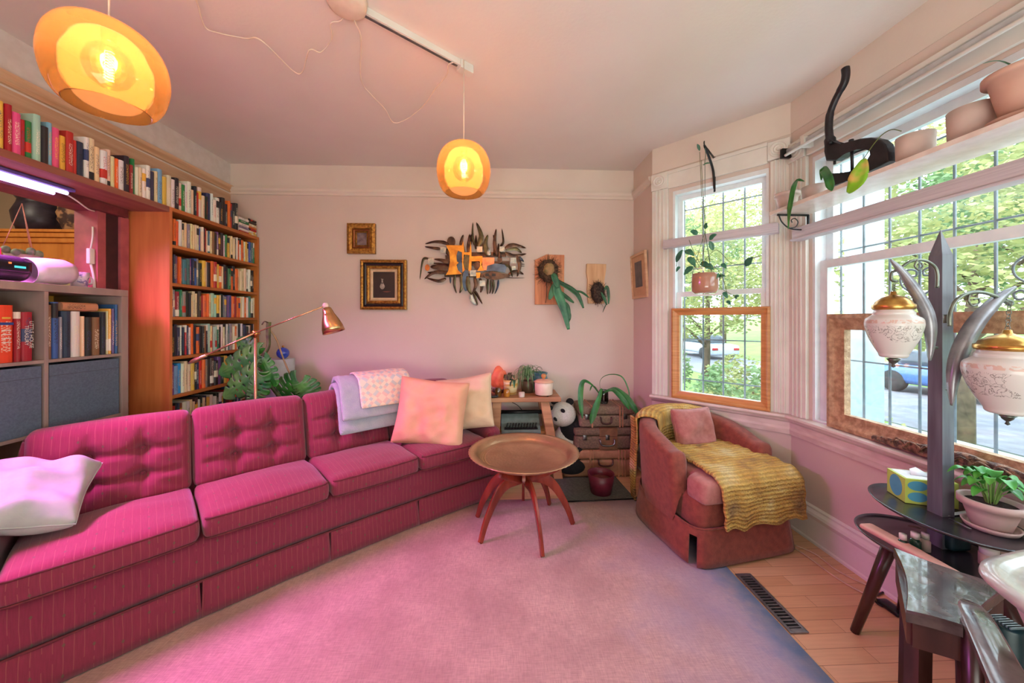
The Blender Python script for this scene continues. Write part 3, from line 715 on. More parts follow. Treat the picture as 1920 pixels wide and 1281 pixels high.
# arms
for sg, s_ in ((-1, -1.125), (1, 1.125)):
    def af(p):
        return V((p.x, p.y, p.z+.035*(p.y/.35)))
    mk(.13, .58 if sg < 0 else .70, .43 if sg < 0 else .40, .06, (s_, .31 if sg < 0 else .37, .375 if sg < 0 else .34), (8,18,12), f=af, name='arm')

# pale pillow on the left arm
def pillow(name, label, cat, C, ux, uy, un, w, h, t, m, seed=0, wr=.012, n=(26,26,6), parent=None, group=None, corner=.0):
    C, ux, uy, un = V(C), V(ux).normalized(), V(uy).normalized(), V(un).normalized(); bm = B()
    def fn(x, y, z):
        u, v = x/(w/2), y/(h/2)
        k = (max(0, 1-u**4)*max(0, 1-v**4))**.5
        zz = z/(t/2)*(.010+ (t/2)*k) + wr*N(x*9+seed, y*9, seed)*(.3+k)*(1 if z > 0 else .3) + wr*.7*N(x*4+y*16+seed, y*5-x*12)*(.2+k)
        pin = 1-.07*(1-v*v)*0 ; ex = x*(1-.06*(1-abs(v)**1.5)*abs(u)); ey = y*(1-.06*(1-abs(u)**1.5)*abs(v))
        return C+ux*ex+uy*ey+un*zz
    rbox(bm, w, h, t, .01, fn, n, uvf=lambda p, ax: (p.x, p.y))
    o = obj(name, bm, m, parent); subsurf(o, 1)
    if parent is None: tag(o, label, cat, group)
    bm = B(); pts = []
    for (ax, bx, ay, by) in ((-1,1,-1,-1),(1,1,-1,1),(1,-1,1,1),(-1,-1,1,-1)):
        for q in range(14):
            u = ax+(bx-ax)*q/14; v = ay+(by-ay)*q/14; pts.append(fn(u*w/2, v*h/2, 0))
    pts.append(pts[0]); tube(bm, pts, .0035, 5)
    pp = obj('seam_piping', bm, m, o) 
    return o
M_GREYP = mat('pale_grey_green_cotton', (182, 194, 188), (168, 180, 176), rough=.9, scale=14, bump=.1)
pillow('pillow', 'pale grey-green pillow lying on the left arm of the sofa', 'pillow', (-1.935, 1.455, .625), (.74,.60,-.22), (-.52,.74,.36), (.34,-.1,.93), .46, .36, .14, M_GREYP, 3, .03)
M_PEACH = mat('peach_linen', (228, 176, 146), (218, 160, 130), rough=.9, scale=5, bump=.12, bscale=90)
M_CREAMP = mat('cream_linen', (228, 200, 170), (214, 184, 152), rough=.9, scale=5, bump=.12, bscale=90)
pillow('pillow', 'large peach square pillow propped on the right end of the sofa', 'pillow', (-.475, 2.535, .655), (1,-.08,-.10), (.10,.26,.95), (.0,-.96,.28), .50, .46, .16, M_PEACH, 11, .022)
pillow('pillow', 'cream pillow tucked behind the peach one beside the typewriter bench', 'pillow', (-.255, 2.72, .675), (1,-.10,.16), (-.06,.24,.95), (.15,-.96,.24), .44, .40, .14, M_CREAMP, 21, .02)
# blankets over the back
def drape(name, label, cat, path, s0, s1, th, m, seed, group=None, slope=0., wav=.008, uvs=1.0, w2=None, n=14, fuzz=0):
    P = smooth_path([V((d, 0, z)) for d, z in path], 6); bm = B(); uvl = bm.loops.layers.uv.verify()
    Ls = [0]
    for i in range(1, len(P)): Ls.append(Ls[-1]+(P[i]-P[i-1]).length)
    fr = []
    for i in range(len(P)):
        t = (P[min(i+1,len(P)-1)]-P[max(i-1,0)]).normalized(); fr.append(V((t.z, 0, -t.x)))
    T = Ls[-1]; W_ = s1-s0
    def at(s, l, k):
        i = 0
        while i < len(Ls)-2 and Ls[i+1] < l: i += 1
        f = (l-Ls[i])/(Ls[i+1]-Ls[i]) if Ls[i+1] > Ls[i] else 0
        p = P[i].lerp(P[i+1], max(0,min(1,f))); nn = fr[i].lerp(fr[i+1], max(0,min(1,f)))
        if nn.z < -.2 or (nn.x > .5 and i > 3 and False): pass
        p = p + nn*k
        return SP(s, p.x, p.z)
    def fn(x, y, z):
        s = (s0+s1)/2+x; l = (y/T+.5)*T
        return at(s + slope*(l/T)*(1 if x > -9 else 0), l, (z+th/2) + wav*N(x*7+seed, l*7, seed)+ fuzz*N(x*60, l*60, z*60))
    rbox(bm, W_, T, th, th*.45, fn, (n*2, 30, 4), uvf=lambda p, ax: (p.x*uvs, p.y*uvs))
    o = obj(name, bm, m); tag(o, label, cat, group); return o
def lp(inv): return inv
m, n, L, b = nodes('fleece_blanket'); b.inputs['Roughness'].default_value = 1; b.inputs['Sheen Weight'].default_value = .5
tc = n.new('ShaderNodeTexCoord'); nz = n.new('ShaderNodeTexNoise'); nz.inputs['Scale'].default_value = 260; L.new(tc.outputs['Object'], nz.inputs[0]); nz2 = n.new('ShaderNodeTexNoise'); nz2.inputs['Scale'].default_value = 22; L.new(tc.outputs['Object'], nz2.inputs[0])
L.new(mixc(n, L, nz2.outputs[0], (164, 178, 196), (200, 204, 212)), b.inputs['Base Color']); bp_ = n.new('ShaderNodeBump'); bp_.inputs['Strength'].default_value = .9; bp_.inputs['Distance'].default_value = .008; L.new(nz.outputs[0], bp_.inputs['Height']); L.new(bp_.outputs[0], b.inputs['Normal'])
M_FLEECE = m
fw = [(.74,.62),(.73,.75),(.70,.815),(.64,.83),(.575,.80),(.54,.72),(.505,.62),(.475,.53)]
o = drape('blanket', 'fluffy pale blue folded blanket hanging over the sofa back', 'blanket', fw, .17, .60, .035, M_FLEECE, 3, fuzz=.008)
fw2 = [(.74,.70),(.73,.80),(.70,.862),(.63,.872),(.545,.83),(.505,.73),(.478,.67),(.460,.625)]
drape('blanket', 'second fold of pale blue fleece under the star quilt', 'blanket', fw2, .185, .585, .03, M_FLEECE, 9, fuzz=.008)
# star quilt
m, n, L, b = nodes('star_quilt'); b.inputs['Roughness'].default_value = .95
uv = n.new('ShaderNodeUVMap'); sp = n.new('ShaderNodeSeparateXYZ'); L.new(uv.outputs[0], sp.inputs[0])
px_ = mathn(n, L, 'PINGPONG', mathn(n, L, 'ADD', sp.outputs[0], 1.0), .12); py_ = mathn(n, L, 'PINGPONG', mathn(n, L, 'ADD', sp.outputs[1], 1.0), .12)
sm = mathn(n, L, 'FLOOR', mathn(n, L, 'DIVIDE', mathn(n, L, 'ADD', px_, py_), .03)); df = mathn(n, L, 'FLOOR', mathn(n, L, 'DIVIDE', mathn(n, L, 'ABSOLUTE', mathn(n, L, 'SUBTRACT', px_, py_)), .03))
f = mathn(n, L, 'FRACT', mathn(n, L, 'MULTIPLY', mathn(n, L, 'ADD', sm, mathn(n, L, 'MULTIPLY', df, 2.0)), .25))
cr = n.new('ShaderNodeValToRGB'); cr.color_ramp.interpolation = 'CONSTANT'; e = cr.color_ramp.elements; e.new(.5); e.new(.75)
for i, (p, c) in enumerate(((0,(236,222,198)),(.25,(226,190,178)),(.5,(178,202,206)),(.75,(238,226,202)))): e[i].position = p; e[i].color = (*lin(c),1)
L.new(f, cr.inputs[0]); L.new(mixc(n, L, .35, cr.outputs[0], (236, 222, 200)), b.inputs['Base Color'])
fw3 = [(.73,.78),(.725,.875),(.69,.905),(.62,.912),(.53,.88),(.49,.80),(.462,.735),(.448,.695)]
drape('quilt', 'cream patchwork quilt with pastel stars folded over the blue blanket', 'quilt', fw3, .30, .66, .016, m, 14, wav=.006)

# ================================================================ tray table
TX, TY, TZ = .165, 2.235, .462
t = thing('tray_table', 'round brass tray table on curved red-brown legs in front of the sofa', 'table', (TX, TY, .0075))
m, n, L, b = nodes('aged_brass_tray'); b.inputs['Roughness'].default_value = .32; b.inputs['Metallic'].default_value = .7
tc = n.new('ShaderNodeTexCoord'); nz = n.new('ShaderNodeTexNoise'); nz.inputs['Scale'].default_value = 9; nz.inputs['Detail'].default_value = 8; L.new(tc.outputs['Object'], nz.inputs[0])
vo = n.new('ShaderNodeTexVoronoi'); vo.inputs['Scale'].default_value = 60; L.new(tc.outputs['Object'], vo.inputs[0])
L.new(mixc(n, L, nz.outputs[0], (158, 120, 88), (208, 172, 134)), b.inputs['Base Color']); bp_ = n.new('ShaderNodeBump'); bp_.inputs['Strength'].default_value = .25; bp_.inputs['Distance'].default_value = .003; L.new(vo.outputs[0], bp_.inputs['Height']); L.new(bp_.outputs[0], b.inputs['Normal'])
RT = .345
bm = B(); openlathe(bm, [(1e-4,-.022),(RT*.78,-.022),(RT*.82,-.012),(RT*.85,.014),(RT*.97,.018),(RT,.020),(RT+.002,.024),(RT*.97,.0225),(RT*.858,.0185),(RT*.828,-.008),(RT*.775,-.018),(1e-4,-.018)], (TX,TY,TZ), 120, wob=lambda a, z: 1+(.010*abs(sin(a*30)) if z > .017 else 0))
obj('tray', bm, m, t)
bm = B()
for (r_, w_) in ((.24, .004), (.255,.003)):
    lathe(bm, [(r_, -.0182), (r_+w_, -.0165), (r_+w_*2, -.0182)], (TX,TY,TZ), 90, closed=True)
obj('engraved_ring', bm, m, t)
M_LEG = mat('red_brown_lacquered_wood', (148, 58, 38), (108, 36, 26), rough=.25, scale=5, stretch=(3,3,.5), coat=.4)
for i in range(6):
    ft = [onZ(x, y, 0) for x, y in ((887,970),(903,1020),(1013,1040),(1073,985),(1038,942),(981,930))][i]
    d = V((ft.x-TX, ft.y-TY, 0)); R_ = .325; d.normalize(); C = V((TX, TY, 0)); sd = V((-d.y, d.x, 0))
    prof = [(-.23,.412),(-.17,.380),(-.10,.352),(-.02,.322),(.06,.318),(.13,.305),(.19,.262),(.24,.19),(.285,.10),(.312,.02),(.318,.0085)]
    w_ = [.020,.026,.032,.037,.038,.034,.028,.022,.018,.015,.016]
    P = smooth_path([C+d*a+V((0,0,z))+sd*.012*(1 if i % 2 else -1)*max(0,1-abs(a)/.1) for a, z in prof], 5)
    bm = B(); ww = []
    for k in range(len(P)):
        q = k/(len(P)-1)*(len(w_)-1); j = min(int(q), len(w_)-2); ww.append(w_[j]+(w_[j+1]-w_[j])*(q-j))
    # flat, board-like section
    rows = []
    for k, p in enumerate(P):
        tt = (P[min(k+1,len(P)-1)]-P[max(k-1,0)]).normalized(); nn = tt.cross(sd).normalized()
        if i == 0: pass
        rows.append([bm.verts.new(p+nn*ww[k]*a+sd*.0095*b2) for a, b2 in ((-1,-.7),(-.8,-1),(.8,-1),(1,-.7),(1,.7),(.8,1),(-.8,1),(-1,.7))])
    for k in range(len(rows)-1):
        for j in range(8): bm.faces.new((rows[k][j], rows[k][(j+1)%8], rows[k+1][(j+1)%8], rows[k+1][j]))
    bm.faces.new(rows[0][::-1]); bm.faces.new(rows[-1])
    obj('leg', bm, M_LEG, t, smooth='auto')
bm = B(); lathe(bm, [(.001,-.02),(.03,-.02),(.034,0),(.03,.03),(.001,.03)], (TX,TY,.325), 16); obj('hub', bm, M_BLACK, t)

# ================================================================ bench by the wall with its things
M_BENCH = mat('worn_bench_wood', (196, 142, 104), (158, 106, 74), rough=.5, scale=4, stretch=(.6,6,6), bump=.06)
t = thing('bench', 'small wooden bench with splayed legs standing beside the sofa end', 'bench', (.19, 3.0, 0))
BZ = .685; BY0, BY1 = 2.83, 3.17
bm = B(); box(bm, -.14, .515, BY0, BY1, BZ-.035, BZ, bevel=.006); obj('top', bm, M_BENCH, t, smooth=False)
def plank(bm, a, b_, w, t_): 
    a, b_ = V(a), V(b_); d = (b_-a); s_ = V((1,0,0))*w/2; y_ = V((0,1,0))*t_/2
    vs = [bm.verts.new(p+s_*i+y_*j) for p in (a, b_) for i, j in ((-1,-1),(1,-1),(1,1),(-1,1))]
    for f in ((0,1,2,3),(7,6,5,4),(0,4,5,1),(1,5,6,2),(2,6,7,3),(3,7,4,0)): bm.faces.new([vs[i] for i in f])
for x0, x1 in ((-.005, -.045), (.385, .50)):
    for y in (BY0+.05, BY1-.06):
        bm = B(); plank(bm, (x0, y, BZ-.035), (x1, y, 0), .075, .035); bmesh.ops.bevel(bm, geom=bm.edges[:], offset=.004, segments=1, affect='EDGES'); obj('leg', bm, M_BENCH, t, smooth=False)
bm = B(); box(bm, -.07, .48, BY0+.09, BY1-.09, .365, .385, bevel=.003); obj('shelf', bm, M_HONEY, t, smooth=False)
# typewriter
ty = thing('typewriter', 'grey-green portable typewriter on the shelf under the bench top', 'typewriter', (.19, 2.97, .386))
M_TW = mat('typewriter_enamel', (120, 134, 132), (104, 118, 116), rough=.4)
prof = [(-.15,0),(-.15,.035),(-.05,.06),(-.02,.10),(.02,.125),(.13,.12),(.14,0)]
bm = B(); prism(bm, [(p[0], p[1]) for p in prof], (.03, 2.985, .388), (0,1,0), (0,0,1), (1,0,0), .32, bevel=.008); obj('body', bm, M_TW, ty, smooth='auto')
bm = B(); box(bm, .055, .325, 2.842, 2.925, .428, .436, M=None); obj('key_bed', bm, M_BLACK, ty, smooth=False)
kk = 0
for r_ in range(4):
    for q in range(11):
        x = .072+q*.0235+r_*.004; y = 2.855+r_*.018
        bm = B(); lathe(bm, [(.001,0),(.007,0),(.008,.004),(.007,.006),(.001,.005)], (x, y, .437+r_*.006), 10); obj('key', bm, mat('typewriter_key', (30,32,34), (22,22,24), rough=.3), ty)
bm = B(); tube(bm, [V((.0, 3.03, .52)), V((.38, 3.03, .52))], .018, 14); obj('platen', bm, M_BLACK, ty)
bm = B(); box(bm, .10, .28, 2.835, 2.842, .40, .415); obj('space_bar', bm, mat('grey_key', (96,104,100), rough=.4), ty, smooth=False)
# things on the bench
def jar(name, label, x, y, r, h, m, cat='jar', lid=None, grp=None):
    t = thing(name, label, cat, (x, y, BZ+.001), grp); bm = B(); lathe(bm, [(.001,0),(r*.9,0),(r,.006),(r,h*.8),(r*.85,h*.92),(r*.85,h),(.001,h)], (x,y,BZ+.001), 24); obj('glass', bm, m, t)
    if lid: bm = B(); lathe(bm, [(.001,h),(r*.92,h),(r*.92,h+.012),(.001,h+.012)], (x,y,BZ+.001), 20); obj('lid', bm, lid, t)
M_AMBER = mat('amber_glass', (120, 74, 30), (84, 48, 20), rough=.12, coat=.6)
jar('jar', 'dark amber ribbed jar on the bench, left of the gold pot', .005, 2.90, .027, .072, M_AMBER)
jar('jar', 'amber glass jar in front of the gold pot on the bench', .075, 2.885, .026, .062, mat('amber_glass_light', (196, 130, 50), (170, 104, 40), rough=.1, coat=.5))
t = thing('cup', 'small grey pottery bowl on a black saucer at the left of the bench', 'bowl', (-.085, 2.93, BZ+.001))
bm = B(); pot(bm, .028, .040, .05, (-.085,2.93,BZ+.012), t=.004); obj('bowl', bm, mat('grey_pottery', (132, 124, 118), (104, 98, 94), rough=.35), t)
bm = B(); lathe(bm, [(.001,0),(.045,0),(.055,.008),(.05,.010),(.001,.006)], (-.085,2.93,BZ+.002), 24); obj('saucer', bm, M_BLACK, t)
bm = B(); rbox(bm, .16, .08, .014, .006, lambda x,y,z: V((-.075+x, 2.865+y, BZ+.009+z+.004*sin(x*20))), (8,5,2)); tag(obj('tray', bm, mat('black_lacquer_dish', (34,34,40), rough=.3)), 'flat black dish at the left front edge of the bench', 'dish')
t = thing('potted_plant', 'gold-striped pot with a small leafy plant in the middle of the bench', 'plant', (.11, 2.99, BZ+.001))
bm = B(); pot(bm, .052, .066, .125, (.11,2.99,BZ+.001), t=.005)
obj('pot', bm, mat('gold_striped_glaze', (232, 214, 170), (214, 160, 80), rough=.3, scale=14, stretch=(.2,.2,6), contrast=(.45,.55)), t)
bm = B(); lathe(bm, [(.001,.0),(.06,0),(.06,.004),(.001,.008)], (.11,2.99,BZ+.108), 20); obj('soil', bm, M_SOIL, t)
rnd = random.Random(8)
def leafclump(par, c, nl, R, H, w, m, seed, mstem=None, droop=.5, stem=.5, fold=.25):
    rr = random.Random(seed)
    for i in range(nl):
        a = rr.uniform(0, 6.28); r_ = R*rr.uniform(.5, 1); h = H*rr.uniform(.5, 1); d = V((cos(a), sin(a), 0)); c = V(c)
        p0 = c+d*.01; p1 = c+d*r_*.45+V((0,0,h*.8)); p2 = c+d*r_*.8+V((0,0,h)); p3 = c+d*r_*1.15+V((0,0,h-R*droop))
        if stem > 0: bm = B(); tube(bm, smooth_path([p0, p0.lerp(p1,.5)+V((0,0,.01)), p1], 4), .0018, 5); st = obj('stem', bm, mstem or M_STEM, par)
        bm = B(); leaf(bm, [p1 if stem > 0 else p0, p2, p3] if stem > 0 else [p0, p1, p2, p3], lw(w*rr.uniform(.7,1.1)), fold=fold); obj('leaf', bm, m, par)
leafclump(t, (.11,2.99,BZ+.115), 9, .07, .06, .016, mat('leaf_red_green', (120, 128, 84), (84, 76, 56), rough=.4, scale=9), 3)
leafclump(t, (.14,2.95,BZ+.115), 4, .05, .02, .014, M_GREEN2, 5, droop=1.2)
t = thing('potted_plant', 'spider plant with thin arching leaves in a brown pot on the bench', 'plant', (.26, 3.06, BZ+.001))
bm = B(); pot(bm, .05, .062, .10, (.26,3.06,BZ+.001)); obj('pot', bm, mat('brown_glaze', (96, 74, 58), (72, 56, 44), rough=.4), t)
bm = B(); rr = random.Random(5)
for i in range(70):
    a = rr.uniform(0,6.28); d = V((cos(a), sin(a), 0)); r_ = rr.uniform(.05,.15); h = rr.uniform(.05,.13); c = V((.26,3.06,BZ+.10))
    leaf(bm, [c, c+d*r_*.4+V((0,0,h)), c+d*r_*.85+V((0,0,h*.8)), c+d*r_+V((0,0,h*.8-.07-rr.uniform(0,.05)))], lw(.0035,.3), n=4, fold=.4)
obj('foliage', bm, mat('spider_plant_green', (132, 168, 116), (84, 128, 84), rough=.5), t)['kind'] = 'stuff'
t = thing('ceramic_pot', 'turquoise glazed jar at the back right of the bench', 'jar', (.375, 3.10, BZ+.001))
bm = B(); openlathe(bm, [(1e-4,0),(.05,0),(.066,.05),(.068,.11),(.06,.135),(.055,.142),(.066,.155),(.068,.165),(.06,.166),(.05,.145),(.05,.02),(1e-4,.02)], (.375,3.10,BZ+.001), 32); obj('jar', bm, mat('turquoise_glaze', (96, 152, 160), (62, 112, 128), rough=.3, scale=9), t)
bm = B(); tube(bm, smooth_path([V((.35,3.1,BZ+.15)), V((.345,3.1,BZ+.20)), V((.375,3.1,BZ+.215)), V((.395,3.1,BZ+.19))]), .0025, 6); obj('stem', bm, M_STEM, t)
t = thing('lidded_pot', 'cream enamel pot with a lid and wooden knob at the right end of the bench', 'pot', (.385, 2.93, BZ+.001))
bm = B(); openlathe(bm, [(1e-4,.008),(.07,.008),(.074,.012),(.076,.105),(.074,.11),(1e-4,.11)], (.385,2.93,BZ+.001), 36); obj('body', bm, mat('cream_enamel', (238, 216, 198), (230, 206, 188), rough=.3), t)
bm = B(); openlathe(bm, [(.082,.110),(.084,.114),(.06,.128),(.02,.135),(1e-4,.136)], (.385,2.93,BZ+.001), 36); obj('lid', bm, mat('peach_enamel', (226, 178, 150), (214, 166, 138), rough=.3), t)
bm = B(); lathe(bm, [(.008,.134),(.010,.14),(.02,.15),(.022,.165),(.014,.176),(.001,.178)], (.385,2.93,BZ+.001), 20); obj('knob', bm, M_HONEY, t)
bm = B()
for a in range(3): lathe(bm, [(.001,0),(.01,0),(.012,.012),(.001,.012)], (.385+.055*cos(a*2.1+1), 2.93+.055*sin(a*2.1+1), BZ+.0005), 10)
obj('foot', bm, M_BLACK, t)
t = thing('candle', 'tiny white tea-light tin at the front of the bench', 'candle', (.195, 2.865, BZ+.001))
bm = B(); lathe(bm, [(.001,0),(.024,0),(.025,.004),(.025,.04),(.001,.04)], (.195,2.865,BZ+.001), 20); obj('tin', bm, mat('white_tin', (214, 196, 186), (196, 178, 168), rough=.35), t)
bm = B(); tube(bm, [V((.195,2.865,BZ+.04)), V((.196,2.865,BZ+.048))], .0012, 5); obj('wick', bm, M_BLACK, t)
# salt lamp
t = thing('salt_lamp', 'glowing pink rock-salt lamp at the back of the bench', 'lamp', (0.01, 3.08, BZ+.001))
bm = B(); ico(bm, (.01, 3.08, BZ+.115), (.068,.06,.105), 3, fn=lambda p: p*(1+.28*N(p.x*1.6+4, p.y*1.6, p.z*1.6))*.96)
obj('rock', bm, mat('salt_rock', (232, 120, 88), (204, 84, 60), rough=.5, scale=12, emit=(255, 120, 80), estr=.12), t, smooth=False)
bm = B(); lathe(bm, [(.001,0),(.055,0),(.058,.01),(.055,.022),(.001,.022)], (.01,3.08,BZ+.001), 24); obj('base', bm, M_DARKW, t)
light('salt_lamp_bulb', 'POINT', (.01, 3.145, BZ+.20), .12, (1, .35, .16), size=.02)
# cord behind
bm = B(); tube(bm, smooth_path([V((.06,3.19,BZ-.03)), V((.11,3.2,.58)), V((.20,3.2,.52)), V((.26,3.2,.40)), V((.28,3.2,.2)), V((.28,3.19,.01))]), .003, 6); tag(obj('electric_cable', bm, M_BLACK), 'dark cord hanging behind the bench against the wall', 'cord')

# panda
t = thing('plush_panda', 'black and white plush panda sitting on its side behind the bench leg', 'toy', (.60, 3.06, 0))
M_PW = mat('white_plush', (226, 220, 214), (206, 200, 194), rough=1, scale=120, bump=.5); M_PB = mat('black_plush', (26, 26, 30), (16, 16, 20), rough=1, scale=120, bump=.5)
bm = B(); ico(bm, (.60, 3.07, .22), (.115,.10,.19), 3); obj('body', bm, M_PW, t)
bm = B(); ico(bm, (.64, 3.055, .36), (.10,.095,.13), 3, M=Matrix.Rotation(.3,4,'Y')); tube(bm, smooth_path([V((.66,3.0,.44)), V((.70,2.97,.33)), V((.67,2.93,.22)), V((.60,2.92,.17))]), [.035]*16+[.045]*3, 12); obj('arm', bm, M_PB, t)
bm = B(); ico(bm, (.56, 3.02, .50), (.115,.10,.105), 3); obj('head', bm, M_PW, t)
for s_, q in (((.545, 2.922, .555), .018), ((.49, 2.948, .478), .018)):
    bm = B(); ico(bm, s_, (.022,.010,.016), 2, M=Matrix.Rotation(.6,4,'Y')); obj('eye_patch', bm, M_PB, t)
bm = B(); ico(bm, (.455, 3.0, .56), (.02,.02,.02), 2); obj('nose', bm, M_PB, t)
for c in ((.63, 3.05, .60), (.50,3.07,.60)): bm = B(); ico(bm, c, (.035,.02,.032), 2); obj('ear', bm, M_PB, t)
bm = B(); ico(bm, (.62, 2.95, .09), (.13,.09,.075), 3); obj('leg', bm, M_PB, t)

# ================================================================ suitcases
M_TWEED = mat('brown_tweed_case', (122, 98, 80), (94, 76, 62), rough=.8, scale=70, bump=.15)
def suitcase(label, x0, x1, y0, y1, z0, z1, m, stripes, ms, hz, latches, mhw, hm, grp='stacked suitcases', lidz=.35, hw=.06):
    t = thing('suitcase', label, 'suitcase', ((x0+x1)/2, (y0+y1)/2, z0), grp)
    zl = z1-(z1-z0)*lidz
    bm = B(); rbox(bm, x1-x0, y1-y0, zl-z0-.002, .018, lambda a,b_,c_: V(((x0+x1)/2+a, (y0+y1)/2+b_, (z0+zl)/2+c_)), (14,8,6)); obj('case', bm, m, t)
    bm = B(); rbox(bm, x1-x0+.004, y1-y0+.004, z1-zl-.001, .018, lambda a,b_,c_: V(((x0+x1)/2+a, (y0+y1)/2+b_, (z1+zl)/2+c_)), (14,8,4)); obj('lid', bm, m, t)
    for sx, w_ in stripes:
        bm = B(); box(bm, sx-w_/2, sx+w_/2, y0-.0045, y1+.0045, z0+.002, zl-.002, bevel=.001); box(bm, sx-w_/2, sx+w_/2, y0-.0055, y1+.005, zl+.001, z1+.0015, bevel=.001); obj('strap_band', bm, ms, t, smooth=False)
    for lx in latches:
        bm = B(); box(bm, lx-.016, lx+.016, y0-.012, y0-.003, zl-.03, zl+.012, bevel=.003); box(bm, lx-.009, lx+.009, y0-.017, y0-.008, zl-.022, zl+.006, bevel=.002); obj('latch', bm, M_STEEL, t, smooth='auto')
    if hw:
        bm = B(); P = smooth_path([V((mhw-hw, y0-.004, hz)), V((mhw-hw, y0-.02, hz)), V((mhw-hw*.85, y0-.026, hz-.035)), V((mhw, y0-.028, hz-.045)), V((mhw+hw*.85, y0-.026, hz-.035)), V((mhw+hw, y0-.02, hz)), V((mhw+hw, y0-.004, hz))])
        tube(bm, P, .007, 8); obj('handle', bm, hm, t)
    return t
M_TAN = mat('tan_suitcase', (164, 118, 88), (142, 100, 74), rough=.6, scale=16, bump=.1); M_TANL = mat('tan_stripe', (172, 124, 92), (152, 106, 78), rough=.6)
suitcase('tan striped suitcase at the bottom of the stack, on the floor', .55, 1.16, 2.90, 3.19, .002, .228, M_TAN, [(.77,.012),(.795,.006),(1.01,.012),(1.04,.006),(1.065,.01)], M_TANL, .15, [1.115], .895, M_DARKW)
suitcase('dark brown suitcase in the middle of the stack', .645, 1.165, 2.905, 3.19, .230, .405, M_TWEED, [(.925,.15)], mat('brown_leather_band', (134, 94, 66), (108, 74, 52), rough=.5), .315, [.725, .915, 1.12], .91, M_STEEL)
suitcase('small tweed suitcase with striped bands on top of the stack', .69, 1.16, 2.93, 3.19, .407, .585, mat('olive_tweed_case', (140, 116, 96), (112, 92, 78), rough=.8, scale=70, bump=.15), [(.795,.012),(1.03,.012),(1.055,.008)], M_TANL, .49, [.75, 1.075], .91, M_DARKW, lidz=.42, hw=.045)
# strappy plant in a glass vase on the suitcases
t = thing('potted_plant', 'strap-leaved plant in a small glass vase on top of the suitcases', 'plant', (.925, 3.04, .588))
bm = B(); openlathe(bm, [(1e-4,0),(.036,0),(.042,.02),(.040,.10),(.036,.115),(.034,.115),(.036,.02),(1e-4,.01)], (.925,3.04,.588), 28)
def clear(name, col, a=.35):
    m = bpy.data.materials.new(name); m.use_nodes = True; n = m.node_tree.nodes; L = m.node_tree.links; n.clear(); o = n.new('ShaderNodeOutputMaterial')
    tr = n.new('ShaderNodeBsdfTransparent'); tr.inputs[0].default_value = (*lin(col),1); gl = n.new('ShaderNodeBsdfGlossy'); gl.inputs['Roughness'].default_value = .05
    fr = n.new('ShaderNodeFresnel'); fr.inputs[0].default_value = 1.5; mx = n.new('ShaderNodeMixShader'); ad = mathn(n, L, 'ADD', fr.outputs[0], a*.2); L.new(ad, mx.inputs[0])
    L.new(tr.outputs[0], mx.inputs[1]); L.new(gl.outputs[0], mx.inputs[2]); L.new(mx.outputs[0], o.inputs[0]); return m
M_CLEAR = clear('clear_glass', (215, 225, 225))
obj('vase', bm, M_CLEAR, t)
bm = B(); lathe(bm, [(.001,0),(.030,0),(.034,.03),(.033,.08),(.001,.085)], (.925,3.04,.600), 20); obj('soil', bm, mat('dark_roots', (62, 62, 66), (36, 36, 38), rough=.7, scale=40), t)
LV = [[(1128,745),(1110,722),(1093,716),(1088,745),(1092,785)], [(1128,742),(1128,730),(1122,750),(1113,775),(1108,795)], [(1128,742),(1135,735),(1150,732),(1168,750),(1180,768)], [(1128,742),(1150,728),(1170,740),(1185,760),(1197,778)], [(1128,742),(1125,715),(1140,703),(1165,706),(1178,730),(1180,748)], [(1128,745),(1118,728),(1110,724),(1106,733)]]
for i, pts in enumerate(LV):
    ks = [3.02, 2.98, 2.93, 2.88, 2.86, 2.85]
    P = [onY(x, y, ks[j]) for j, (x, y) in enumerate(pts)]
    wd = (.022,.026,.022,.026,.006,.006)[i]
    bm = B(); leaf(bm, P, (lambda u, w=wd: w*min(1, (u*1.5)**1.5+.12)*(1 if u < .8 else max(.05,(1-u)/.2)**.6)), up=(0,-1,.5), fold=.25); obj('leaf', bm, M_GREEN, t)
# ================================================================ armchair (tub chair)
FX, FY = .20, -.98; O_ = V((1.295, 2.215, 0)); F_ = V((FX, FY, 0)).normalized(); R_ = V((-F_.y, F_.x, 0))
def CP(a, f, z): return O_ + R_*a + F_*f + V((0,0,z))
arm = thing('armchair', 'small rust-red tub armchair with a skirt standing in front of the bay window', 'armchair', O_)
def chair_fabric(name, c1, c2): return mat(name, c1, c2, rough=.85, scale=30, bump=.25, bscale=220, sheen=.2)
M_RUST = chair_fabric('rust_fabric', (142, 68, 52), (122, 54, 42)); M_RUSTP = chair_fabric('rust_fabric_pinkish', (176, 112, 104), (160, 96, 90))
